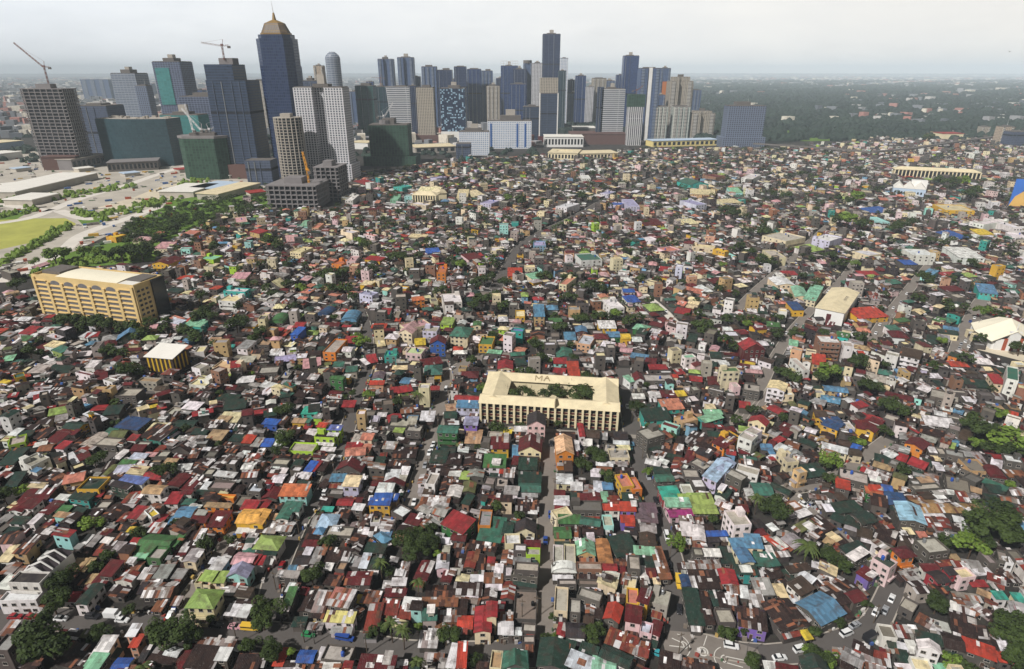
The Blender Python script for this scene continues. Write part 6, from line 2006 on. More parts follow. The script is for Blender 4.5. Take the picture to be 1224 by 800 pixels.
def tower(bx, by, ty, wpx, mat, lab, kind='rect', depth=None, rot=0, top='plant', pod=None, nm='tower', cat='tower', capmat='darkconc', taper=None):
    x, y = G(bx, by); dist = math.hypot(x, y); w = wpx * (y * CP + H * SP) / F; d = depth or w * .8; h = height_at(x, y, ty)
    t = thing(nm, cat, x, y, 0, math.radians(rot), lab); lmk(t, (bx, (by + ty) / 2), ''); t['h'] = 0; del t['h']
    f = foot(kind, w, d); b = MB(); f1 = f if not taper else [(p[0] * taper[0] + w * taper[1], p[1]) for p in f]
    hb0 = h * (.93 if top in ('step', 'crown') else 1)
    b.prism(f, 0, hb0, 0, 1, poly1=f1); b.build('facade', [FM[mat], M[capmat]], t)
    q = random.Random(int(bx * 7 + by))
    if mat in ('greyblue', 'beige', 'beigegreen', 'tan') and kind in ('rect', 'notch') and cat in ('tower',):     # stacks of balconies standing proud
        for sx in (-.36, .36) if kind == 'notch' or w < 30 else (-.38, -.08, .24):
            b = MB(); ww = w * .07; b.prism([(w * sx - ww, -1.9), (w * sx + ww, -1.9), (w * sx + ww, .1), (w * sx - ww, .1)], 0, hb0 - 1, 0, 0); b.build('balcony_stack', [FM['balcony' if mat == 'greyblue' else 'balconypale']], t)
    elif mat in ('blueglass', 'deepblue', 'navyband', 'tealglass', 'greenglass', 'slate') and kind in ('rect', 'cham'):
        for i in range(q.choice((2, 3, 4))):
            b = MB(); x0 = w * (-.5 + (i + q.uniform(.3, .7)) / 4); b.box(x0 - .5, -1.0, 4, x0 + .5, .1, hb0 - 2); b.build('facade_fin', [FM['slate'] if q.random() < .6 else M['steeltank']], t)
        b = MB(); z0 = hb0 * q.uniform(.45, .75); b.box(-w / 2 - .3, -.35, z0, w / 2 + .3, d + .3, z0 + 3.4, bottom=True); b.build('mechanical_floor', [M['darkvoid']], t)
    if top == 'plant':
        b = MB(); x0, x1 = -w * q.uniform(.12, .32), w * q.uniform(.1, .3); b.box(x0, d * .25, h + .01, x1, d * .8, h + max(3, w * q.uniform(.06, .16))); b.build('plant_room', [M['darkconc']], t)
        if q.random() < .5: b = MB(); b.box(x0 * .4, d * .4, h + max(3, w * .05), x1 * .5, d * .65, h + w * .24); b.build('water_tank_room', [M['concrete']], t)
        if q.random() < .35: b = MB(); b.bar((x1 * .6, d * .5, h), (x1 * .6, d * .5, h + 16), .4, r1=.12); b.build('aerial', [M['steelwhite']], t)
        b = MB(); b.prism([(p[0] * .96, d / 2 + (p[1] - d / 2) * .96) for p in f1], h + .005, h + 1.4, 0, 0); b.build('parapet', [M[capmat]], t)
    if top == 'rubble':
        q = random.Random(3); b = MB()
        for k in range(26): x0 = q.uniform(-.46, .42) * w; y0 = q.uniform(0, .85) * d; b.box(x0, y0, h + .01, x0 + q.uniform(2, 7), y0 + q.uniform(2, 5), h + q.uniform(1, 4))
        b.build('rooftop_works', [M['concrete']], t)
    if top == 'step':
        b = MB(); g = [(p[0] * .74, d / 2 + (p[1] - d / 2) * .74) for p in f]; b.prism(g, hb0, h, 0, 1); b.build('stepped_top', [FM[mat], M[capmat]], t)
        b = MB(); b.box(-w * .1, d * .4, h, w * .12, d * .65, h + w * .1); b.build('plant_room', [M['darkconc']], t)
    if top == 'crown':
        b = MB(); g = f
        for k in range(4):
            s0, s1 = math.cos(k * .3), math.cos((k + 1) * .3); b.prism([(p[0] * s0, d / 2 + (p[1] - d / 2) * s0) for p in f], hb0 + (h - hb0) * k / 4, hb0 + (h - hb0) * (k + 1) / 4, 0, 1, poly1=[(p[0] * s1, d / 2 + (p[1] - d / 2) * s1) for p in f])
        b.build('rounded_crown', [FM[mat], M[capmat]], t)
    if pod:
        pw, pd_, ph, pm = pod; b = MB(); b.box(-w * pw / 2, -d * .15, 0, w * pw / 2, d * pd_, ph); b.build('podium', [M.get(pm) or FM[pm]], t)
    mark(x, y + d / 2, w, d, 0)
    return t, x, y, w, d, h
def frame_tower(bx, by, ty, wpx, lab, floors, kind='rect', depth=None, rot=0, slab='rawconc', nm='unfinished_tower', dark='darkvoid', ncol=7, setin=.9, cat='building site'):
    x, y = G(bx, by); w = wpx * (y * CP + H * SP) / F; d = depth or w * .8; h = height_at(x, y, ty); t = thing(nm, cat, x, y, 0, math.radians(rot), lab); lmk(t, (bx, (by + ty) / 2), '')
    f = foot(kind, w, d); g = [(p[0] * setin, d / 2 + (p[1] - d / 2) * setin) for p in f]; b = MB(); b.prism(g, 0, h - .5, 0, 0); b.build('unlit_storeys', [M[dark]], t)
    fh = h / floors
    for k in range(1, floors + 1): b = MB(); b.prism(f, k * fh - fh * .22, k * fh, 0, 0); b.face([(*p, k * fh - fh * .22) for p in f][::-1]); b.build('floor_slab', [M[slab]], t)
    per = list(zip(f, f[1:] + f[:1])); n = max(1, ncol // 2 if len(f) == 4 else 1)
    for (A, B) in per:
        for j in range(ncol if len(f) == 4 else 1):
            q = (j + .5) / (ncol if len(f) == 4 else 1); cx_, cy_ = A[0] + (B[0] - A[0]) * q, A[1] + (B[1] - A[1]) * q; cx_, cy_ = cx_ * .975, d / 2 + (cy_ - d / 2) * .975
            b = MB(); b.box(cx_ - .7, cy_ - .7, 0, cx_ + .7, cy_ + .7, h - .6); b.build('column', [M[slab]], t)
    b = MB(); b.box(-w * .2, d * .3, h, w * .15, d * .7, h + fh * 1.3); b.build('lift_core', [M[slab]], t)
    mark(x, y + d / 2, w, d, 0)
    return t, x, y, w, d, h
T1 = frame_tower(74, 201, 106, 54, 'bare concrete tower of open floors, crane on its roof, farthest left', 24, rot=-7, ncol=7, depth=34)
crane(0, 0, 34, 62, math.radians(168), math.radians(38), 'steelred', 'tall luffing crane on the bare concrete tower, jib pointing up left', (T1[1] + 8, T1[2] + 14, T1[5]))
T2 = tower(124, 190, 127, 38, 'slate', 'dark slate block with unfinished upper floors behind the teal block', rot=-6)
T3 = tower(168, 198, 142, 86, 'tealglass', 'wide curved teal glass block with white rubble along its roof line', 'bow', 46, rot=-4, capmat='concrete', top='rubble')
tower(164, 166, 88, 30, 'greyband', 'pale grey banded tower behind the teal block', rot=-5); tower(182, 168, 103, 14, 'greygrid', 'lower grey wing joined to the pale grey banded tower', rot=-5)
T5 = tower(218, 174, 74, 33, 'framegrid', 'unfinished tower partly wrapped in teal netting near the two crossing cranes', rot=-4, cat='building site', nm='unfinished_tower')
b = MB(); b.box(-T5[3] * .42, -1.2, T5[5] * .5, T5[3] * .08, -.3, T5[5] * .93); b.build('netting', [FM['tealnet']], T5[0])
tower(224, 192, 138, 46, 'tealnet', 'low site fully wrapped in bright teal netting', rot=-3, cat='building site', nm='netted_block', depth=40)
T6 = tower(254, 186, 116, 56, 'framegrid', 'broad blue grey unfinished block with cranes on its deck', rot=-3, cat='building site', nm='unfinished_block', depth=45)
T7 = tower(246, 215, 166, 56, 'greennet', 'squat core in dark green scaffold netting with two crossing cranes', 'cham', 44, cat='building site', nm='netted_tower')
b = MB(); f = foot('cham', T7[3] * 1.05, 44 * 1.05); b.prism(f, T7[5], T7[5] + 3.5); b.build('working_deck', [M['rawconc']], T7[0])
for k, (hd, lf, m_, lb) in enumerate(((2.2, .95, 'steelwhite', 'white luffing crane on the squat netted tower leaning steeply up'), (2.75, .75, 'steelwhite', 'white crane crossing its neighbour above the squat netted tower'), (.35, .6, 'steelwhite', 'white crane on the squat netted tower reaching towards the dark blue tower'))):
    crane(0, 0, 12, 46, hd, lf, m_, lb, (T7[1] - 14 + k * 13, T7[2] + 18, T7[5]))
T8 = tower(289, 213, 96, 46, 'navyband', 'dark navy tower stepping up to a crane topped lift shaft', rot=-3, pod=(1.2, 1.1, 22, 'mallbrown'), top='none')
b = MB(); hh8 = height_at(T8[1], T8[2], 77); b.prism([(-T8[3] * .48, 1), (T8[3] * .22, 1), (T8[3] * .22, T8[4] * .9), (-T8[3] * .48, T8[4] * .9)], T8[5], hh8, 0, 1); b.build('upper_tower', [FM['navyband'], M['darkconc']], T8[0])
b = MB(); b.box(-T8[3] * .2, T8[4] * .3, hh8, T8[3] * .15, T8[4] * .7, hh8 + 9); b.build('lift_core', [M['rawconc']], T8[0])
crane(0, 0, 20, 34, math.radians(172), math.radians(8), 'steelred', 'flat jib crane on top of the dark navy tower', (T8[1] - 2, T8[2] + 14, hh8 + 6))
tower(312, 222, 192, 30, 'slate', 'low dark podium block beside the navy tower', depth=30, nm='office_block', top='none')
# blue tower with the golden crown
x9, y9, = G(347, 212); w9 = 42 * (y9 * CP + H * SP) / F; h9_ = height_at(x9, y9, 46); t = thing('gold_crowned_tower', 'tower', x9, y9, 0, math.radians(-5), 'tallest blue glass tower with a golden stepped crown and spire'); lmk(t, (345, 120), '')
f = foot('cham', w9, w9 * .7); b = MB(); b.prism(f, 0, h9_, 0, 1); b.build('facade', [FM['royalglass'], M['darkconc']], t); d9 = w9 * .7
hc = height_at(x9, y9, 23); sc_ = lambda p, s: (p[0] * s, d9 / 2 + (p[1] - d9 / 2) * s)
hq = [height_at(x9, y9, q) for q in (41, 39, 27, 23, 21)]
b = MB(); b.prism([sc_(p, .88) for p in f], h9_, hq[0], 0, 1); b.build('crown_base', [FM['royalglass'], M['darkconc']], t)
b = MB(); b.prism([sc_(p, .76) for p in f], hq[0], hq[1], 0, 0); b.build('gold_band', [M['gold']], t)
b = MB(); b.prism([sc_(p, .72) for p in f], hq[1], hq[2], 0, 1, poly1=[sc_(p, .5) for p in f]); b.build('crown', [M['goldglass'], M['gold']], t)
b = MB(); b.prism([sc_(p, .5) for p in f], hq[2], hq[3], 0, 0, poly1=[sc_(p, .14) for p in f]); b.build('crown_roof', [M['gold']], t); hc = hq[3]
ht = height_at(x9, y9, 14); b = MB(); b.bar((0, d9 / 2, hc), (0, d9 / 2, ht), 3.4, n=6, r1=1.4); b.build('lantern', [M['gold']], t)
b = MB(); b.bar((0, d9 / 2, ht), (-1, d9 / 2, height_at(x9, y9, -1)), .7, n=5, r1=.2); b.build('spire', [M['steelwhite']], t); mark(x9, y9 + 20, w9, d9, 0)
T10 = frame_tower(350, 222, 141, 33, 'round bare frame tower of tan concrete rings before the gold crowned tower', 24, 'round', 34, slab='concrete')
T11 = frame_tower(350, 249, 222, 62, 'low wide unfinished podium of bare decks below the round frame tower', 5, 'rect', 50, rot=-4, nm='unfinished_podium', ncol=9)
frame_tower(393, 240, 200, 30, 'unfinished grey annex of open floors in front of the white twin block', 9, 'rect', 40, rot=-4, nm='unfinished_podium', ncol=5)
crane(0, 0, 16, 26, math.radians(120), math.radians(55), 'steelyel', 'small yellow crane in front of the white twin block', (T11[1] + 18, T11[2] + 20, T11[5]))
tower(392, 216, 105, 58, 'whitegrid', 'white gridded twin slab apartment block beside the gold crowned tower', 'notch', 30, rot=-6, pod=(1.1, 1.2, 26, 'whitegrid'))
x_, y_ = G(392, 216)
tower(378, 175, 97, 22, 'slate', 'dark block with a flat helipad roof peeping over the white twin block', depth=30)
tower(406, 168, 62, 17, 'greyband', 'slim pale tower with a rounded stepped crown', 'round', None, top='crown')
tower(389, 158, 79, 11, 'tan', 'brown slim tower right behind the white twin block'); tower(364, 156, 80, 8, 'greyblue', 'thin pale tower half hidden by the gold crowned one'); tower(318, 160, 97, 14, 'beige', 'pale beige tower seen between the navy and the gold crowned towers')
tower(440, 165, 103, 21, 'greenglass', 'dark green glass tower left of the white slanted block', rot=-3); tower(459, 160, 104, 16, 'tealglass', 'teal glass tower tucked behind the dark green one')
tower(482, 166, 104, 23, 'whiteband', 'white banded office block whose wall leans outward', rot=-2, taper=(1.22, -.11)); tower(496, 166, 103, 9, 'deepblue', 'narrow dark blue slab at the flank of the leaning white block')
T18 = tower(467, 198, 150, 46, 'greennet', 'squat site wrapped in dark green netting, lower than the dotted tower', depth=44, cat='building site', nm='netted_block', pod=(1.35, 1.3, 16, 'greennet'))
b = MB(); b.prism([(-8 + 10 * math.cos(k * .63), 14 + 10 * math.sin(k * .63)) for k in range(10)], T18[5] + .02, T18[5] + 8); b.build('round_deck', [M['rawconc']], T18[0])
crane(0, 0, 14, 30, math.radians(25), math.radians(50), 'steelwhite', 'white crane on the dark green netted site', (T18[1] - 10, T18[2] + 20, T18[5]))
crane(0, 0, 22, 24, math.radians(190), math.radians(4), 'steelred', 'red hammerhead crane above the teal glass tower', (G(459, 160)[0], G(459, 160)[1] + 10, height_at(*G(459, 160), 104)))
tower(466, 152, 71, 17, 'greyblue', 'left one of the two tall grey blue twins', 'notch'); tower(489, 152, 69, 18, 'greyblue', 'right one of the two tall grey blue twins', 'notch')
tower(511, 172, 105, 20, 'beige', 'unfinished beige tower with rust stains and a ragged top', pod=(1.5, 1.2, 20, 'mallbrown'), cat='building site', nm='unfinished_tower')
tower(543, 172, 106, 29, 'dotted', 'square dark blue tower speckled with white dots on a white base', pod=(1.02, 1.02, 28, 'whitewall'))
for bx, by, ty, wp, mt_, lb in ((516, 156, 80, 17, 'greyblue', 'grey blue tower to the right of the twins with a flat top'), (534, 156, 84, 17, 'deepblue', 'broad dim blue tower behind the dotted one'), (552, 156, 80, 14, 'deepblue', 'dark tower with a small roof box behind the dotted one'), (568, 154, 83, 16, 'blueglass', 'bright blue banded tower with a roof mast'), (583, 152, 85, 13, 'greyblue', 'grey tower just right of the bright blue one'), (590, 156, 103, 15, 'beige', 'lower beige tower in front of the grey one'),
    (609, 152, 79, 20, 'blueglass', 'blue tower crowned by an open lattice'), (621, 153, 83, 16, 'deepblue', 'dark blue slab joined to the lattice crowned tower'), (619, 160, 101, 19, 'blueglass', 'shorter glossy blue block in front of the lattice crowned tower'), (630, 152, 76, 10, 'greyblue', 'grey tower with a drum on its roof'), (641, 154, 76, 12, 'whitegrid', 'white tower with rows of dark windows left of the black blue one'),
    (672, 156, 70, 9, 'whiteblue', 'white tower with a blue panel right of the black blue one'), (670, 158, 85, 9, 'tealglass', 'teal glass tower before the white and blue one'), (635, 168, 128, 20, 'navyband', 'low dark block before the cluster of blue towers'), (692, 152, 91, 12, 'blueglass', 'blue green tower standing apart with a mast'), (703, 152, 104, 10, 'whitegrid', 'white tower beside the one standing apart'), (714, 151, 94, 16, 'beige', 'beige tower with a grey upper deck'),
    (749, 158, 67, 17, 'blueglass', 'tall slim blue tower above the white banded office'), (789, 158, 82, 12, 'greyblue', 'tower with an orange strip behind the white ribbed one')):
    q = tower(bx, by, ty, wp, mt_, lb)
    if ty == 79:
        b = MB(); w, d, h = q[3], q[4], q[5]
        for k in range(7): b.box(-w / 2 + w * k / 6 - .4, .1, h + 1.4, -w / 2 + w * k / 6 + .4, .9, h + 13)
        b.box(-w / 2, .1, h + 13, w / 2, .9, h + 14.2); b.box(-w / 2, .15, h + 7, w / 2, .8, h + 8); b.build('lattice_crown', [M['steelwhite']], q[0])
    if ty == 76 and mt_ == 'greyblue': b = MB(); b.prism([(q[3] * .5 * math.cos(k * .524), q[4] / 2 + q[3] * .5 * math.sin(k * .524)) for k in range(12)], q[5] + .3, q[5] + 9); b.build('roof_drum', [M['darkconc']], q[0])
    if ty in (83, 91) and mt_ == 'blueglass': b = MB(); b.bar((0, q[4] / 2, q[5]), (0, q[4] / 2, q[5] + 26), .5, r1=.15); b.build('mast', [M['steelwhite']], q[0])
    if ty == 82: b = MB(); b.box(-q[3] * .2, -.6, q[5] * .45, q[3] * .2, .1, q[5] * .8); b.build('orange_panel', [plain('orange_cladding', (186, 112, 60), .7)], q[0])
for i, (bx, by, ty, wp, mt_, hue) in enumerate(((500, 150, 92, 10, 'greyblue', 'hazy grey'), (545, 149, 96, 12, 'blueglass', 'hazy blue'), (560, 149, 100, 9, 'greyblue', 'faint grey'), (598, 149, 94, 9, 'deepblue', 'faint navy'), (604, 150, 108, 10, 'whiteblue', 'pale'), (648, 149, 88, 9, 'greyblue', 'dim grey'), (661, 150, 100, 10, 'blueglass', 'dim blue'), (681, 149, 96, 8, 'deepblue', 'thin navy'), (684, 150, 112, 12, 'greyblue', 'low grey'), (726, 149, 97, 12, 'greyblue', 'dusty grey'), (738, 149, 90, 9, 'blueglass', 'dusty blue'), (763, 149, 88, 10, 'deepblue', 'dark slim'), (797, 150, 99, 9, 'tan', 'dull tan'), (828, 150, 108, 12, 'greyblue', 'low hazy'), (426, 150, 110, 9, 'greyblue', 'misty grey'), (446, 149, 98, 8, 'blueglass', 'misty blue'), (150, 140, 108, 14, 'greyblue', 'washed out grey'), (240, 146, 108, 16, 'blueglass', 'washed out blue'))): tower(bx, by, ty, wp, mt_, hue + ' background tower peeping out ' + ('behind the dotted blue tower' if 540 < bx < 562 else 'behind the lattice crowned tower' if 590 < bx < 650 else 'right of the tallest slab' if 650 < bx < 700 else 'behind the white banded office' if 720 < bx < 742 else 'among the right hand towers' if bx > 742 else 'beside the twin towers' if bx > 420 else 'behind the building sites'))
tower(657, 152, 41, 20, 'deepblue', 'tallest black blue slab in the middle of the skyline')
T26 = tower(655, 170, 112, 21, 'navyband', 'dark banded tower with white edges and a red sign at its foot', pod=(1.1, 1.1, 14, 'maroon')); 
b = MB(); b.box(-T26[3] * .5, 2, T26[5] + .02, T26[3] * .5, T26[4], height_at(T26[1], T26[2], 93)); b.build('cream_upper_block', [FM['beige']], T26[0])
for sx in (-1, 1): b = MB(); b.box(sx * T26[3] * .5 - 1.2, -1, 0, sx * T26[3] * .5 + 1.2, 3, T26[5] + 1); b.build('white_edge', [M['whitewall']], T26[0])
tower(730, 171, 107, 27, 'whiteband', 'broad white banded office tower with a black side wall', pod=(1.5, 1.3, 20, 'mallbrown'))
q = G(714, 170); t, x_, y_, w_, d_, h_ = tower(715, 171, 104, 7, 'navyband', 'black flank slab against the white banded office tower', top='none')
T32 = tower(757, 174, 128, 17, 'stripes', 'unfinished tower ribbed with white upright strips, dark deck on top', cat='building site', nm='unfinished_tower', top='none')
b = MB(); b.box(-T32[3] * .55, 0, T32[5], T32[3] * .6, T32[4], height_at(T32[1], T32[2], 113)); b.build('netted_deck', [FM['greennet']], T32[0])
crane(0, 0, 10, 20, .5, .5, 'steelred', 'stubby red crane on the white ribbed tower', (T32[1], T32[2] + 10, height_at(T32[1], T32[2], 114)))
T33 = tower(771, 168, 82, 23, 'greyblue', 'broad grey blue tower with a white upright stripe and roof canopy', 'notch')
b = MB(); b.box(-T33[3] * .06, -1.2, 0, T33[3] * .1, 6, T33[5] + 2); b.build('white_stripe', [M['whitewall']], T33[0])
tower(809, 162, 92, 26, 'beige', 'wide cream residential tower with a stepped crown', 'notch', top='step'); tower(819, 160, 101, 8, 'beige', 'narrow cream wing at the side of the wide residential tower')
tower(788, 168, 128, 15, 'beigegreen', 'left shorter cream and green apartment tower of a pair'); tower(812, 168, 128, 19, 'beigegreen', 'right shorter cream and green apartment tower of a pair'); tower(786, 162, 114, 10, 'greyblue', 'blue topped tower behind the cream and green pair')
tower(838, 168, 133, 27, 'beige', 'squat greyish beige tower right of the cream and green pair', 'notch', top='step')
tower(887, 176, 127, 44, 'greygrid', 'wide dark grey gridded block standing alone by the woods', pod=(1.16, 1.2, 22, 'greygrid'), depth=34)
tower(567, 186, 158, 36, 'whiteblue', 'front wing of the white hospital with blue upright strips', nm='hospital_wing', cat='hospital', depth=28)
Th = tower(609, 178, 145, 52, 'whiteblue', 'main white hospital block with blue upright strips', nm='hospital_block', cat='hospital', depth=34)
for k in (-.42, .18, .36): b = MB(); b.box(Th[3] * k - 2, -.5, 4, Th[3] * k + 2, .1, Th[5] - 5); b.build('blue_strip', [plain('blue_panel', (44, 88, 150), .5)], Th[0])
tower(554, 190, 172, 17, 'slate', 'low grey cube before the hospital wing', nm='office_block', depth=30, top='none')
tower(118, 119, 95, 33, 'greyblue', 'hazy grey blue row of slabs far away on the plain', depth=60, nm='distant_block', top='none'); tower(178, 117, 100, 12, 'greyblue', 'hazy distant tower behind the slate banded tower', nm='distant_block', top='none')
for bx, by, ty, wp, mt_, lb in ((262, 130, 98, 10, 'greyblue', 'pale distant block left of the navy tower'), (480, 128, 105, 14, 'tan', 'faint distant tan block behind the twins'), (560, 128, 112, 16, 'greyblue', 'faint distant block low on the horizon'), (1200, 172, 152, 14, 'tan', 'tan block with a brown twin at the edge of town'), (1214, 176, 158, 18, 'slate', 'dark block nearest the edge of town'), (1176, 164, 152, 10, 'beige', 'small pale tower at the edge of the woods')):
    tower(bx, by, ty, wp, mt_, lb, nm='distant_block' if by < 140 else 'edge_tower', top='none' if by < 140 else 'plant')
# the city beyond, and the wooded plain
r = random.Random(5); b = MB()
for k_ in range(11500):
    k_far = k_ > 9500
    px_ = r.uniform(-60, 900) if r.random() < .82 and not k_far else r.uniform(800, 1300); py_ = 93 + 88 * r.random() ** 1.5
    lim = 176 if px_ < 640 else 150
    if k_far and px_ > 640: py_ = r.uniform(88.5, 103)
    if py_ > lim or (px_ < 330 and py_ > 165) or (px_ > 780 and py_ > 103 and px_ < 1010 and r.random() < .84): continue
    x, y = G(px_, py_)
    if occ[min(max(int(y - OY), 0), OM - 1), min(max(int(x - OX), 0), ON - 1)] and y < 2200: continue
    s = 14 + y / 260; w, d = r.uniform(.5, 1.6) * s, r.uniform(.5, 1.6) * s; h = r.choice((5, 6, 8, 10, 14, 22)) * r.uniform(.8, 1.3); th = r.choice((.2, .25, .9)); c, s_ = math.cos(th), math.sin(th)
    wc = (*lin(*r.choice(((196, 192, 188), (150, 150, 152), (120, 124, 130), (214, 206, 190), (170, 120, 110), (90, 96, 104)))), 0)
    b.box(-w / 2, -d / 2, 0, w / 2, d / 2, h, 0, wc, T=lambda p: (x + p[0] * c - p[1] * s_, y + p[0] * s_ + p[1] * c, p[2]))
o = b.build('distant_city', [M['wall']]); o['kind'] = 'stuff'; o['label'] = 'carpet of low buildings fading into the haze beyond the towers'
ico = [(math.cos(t) * math.cos(p), math.sin(t) * math.cos(p), math.sin(p)) for p in (-.1, .45, .95) for t in [k * 2 * math.pi / 7 for k in range(7)]] + [(0, 0, 1)]
b = MB()
def clump(x, y, s, hh_):
    k = [(x + p[0] * s * r.uniform(.65, 1.25), y + p[1] * s * r.uniform(.65, 1.25), max(.3, hh_ * (.15 + .85 * p[2]) * r.uniform(.8, 1.15))) for p in ico]
    for q in range(2):
        for j in range(7): i2 = (j + 1) % 7; b.face([k[q * 7 + j], k[q * 7 + i2], k[q * 7 + 7 + i2], k[q * 7 + 7 + j]])
    for j in range(7): b.face([k[14 + j], k[14 + (j + 1) % 7], k[21]])
for _ in range(26000):
    px_ = r.uniform(640, 1290); py_ = 97 + 72 * r.random() ** 1.15
    if px_ < 830 and py_ > 160 or px_ > 1050 and py_ > 158 and r.random() < .6 or (915 < px_ < 1030 and 150 < py_ < 168 and r.random() < .72): continue
    if r.random() < .02: continue
    if (math.sin(px_ * .021 + py_ * .3) + math.sin(py_ * .8 + px_ * .05)) > 1.25: continue
    if px_ > 1060 and r.random() < .35: continue
    x, y = G(px_, py_); s = (6 + y / 420) * r.uniform(.6, 1.5); clump(x, y, s, min(26, s * r.uniform(.9, 1.5)))
for _ in range(1500):
    px_ = r.uniform(-30, 640); py_ = r.uniform(104, 196)
    x, y = G(px_, py_)
    if y < 2200 and occ[min(max(int(y - OY), 0), OM - 1), min(max(int(x - OX), 0), ON - 1)]: continue
    if r.random() < .5: clump(x, y, (5 + y / 500) * r.uniform(.6, 1.4), 9)
M['woods'] = leaf_mat('woodland_canopy', (11, 22, 25), (44, 58, 48), .006)
o = b.build('woodland', [M['woods']]); o['kind'] = 'stuff'; o['label'] = 'dark woods spreading over the plain beyond the town'
b = MB(); r = random.Random(4)
for _ in range(900):
    px_, py_ = r.uniform(-30, 330), r.uniform(190, 330)
    if py_ > 350 - px_ * .42 or 255 < py_ < 312 and px_ < 92: continue
    x, y = G(px_, py_)
    if used(x, y, 5, 5, 0) > .5 and r.random() < .8: continue
    a, d_, h_ = r.uniform(1, 5), r.uniform(.8, 2.4), r.uniform(.8, 3); th = r.choice((.5, .6, .7, 2.2)); c, s_ = math.cos(th), math.sin(th)
    b.box(-a, -d_, 0, a, d_, h_, 0, (*lin(*r.choice(((214, 212, 208), (190, 186, 180), (120, 116, 112), (70, 68, 70), (60, 96, 150), (170, 84, 60), (196, 160, 70), (88, 110, 80), (226, 224, 220)))), 0), T=lambda p: (x + p[0] * c - p[1] * s_, y + p[0] * s_ + p[1] * c, p[2]))
o = b.build('site_clutter', [M['wall']]); o['kind'] = 'stuff'; o['label'] = 'vehicles, containers and building materials strewn over the pale lots'
# rows of shrubs between the avenues
b = MB(); r = random.Random(9)
for (p, q, n) in (((-30, 244), (60, 236), 60), ((60, 238), (160, 222), 90), ((-20, 262), (45, 251), 60), ((0, 318), (88, 268), 110), ((92, 255), (128, 262), 50), ((120, 258), (190, 240), 50), ((150, 256), (250, 225), 70), ((215, 222), (250, 214), 40), ((40, 330), (190, 296), 160), ((60, 318), (185, 305), 150)):
    for _ in range(n):
        f = r.random(); x, y = G(p[0] + (q[0] - p[0]) * f + r.gauss(0, 3), p[1] + (q[1] - p[1]) * f + r.gauss(0, 1.6)); clump(x, y, r.uniform(2, 4.2), r.uniform(2, 6))
o = b.build('shrubbery', [M['leaf2']]); o['kind'] = 'stuff'; o['label'] = 'green shrubs lining the pale avenues and lots'
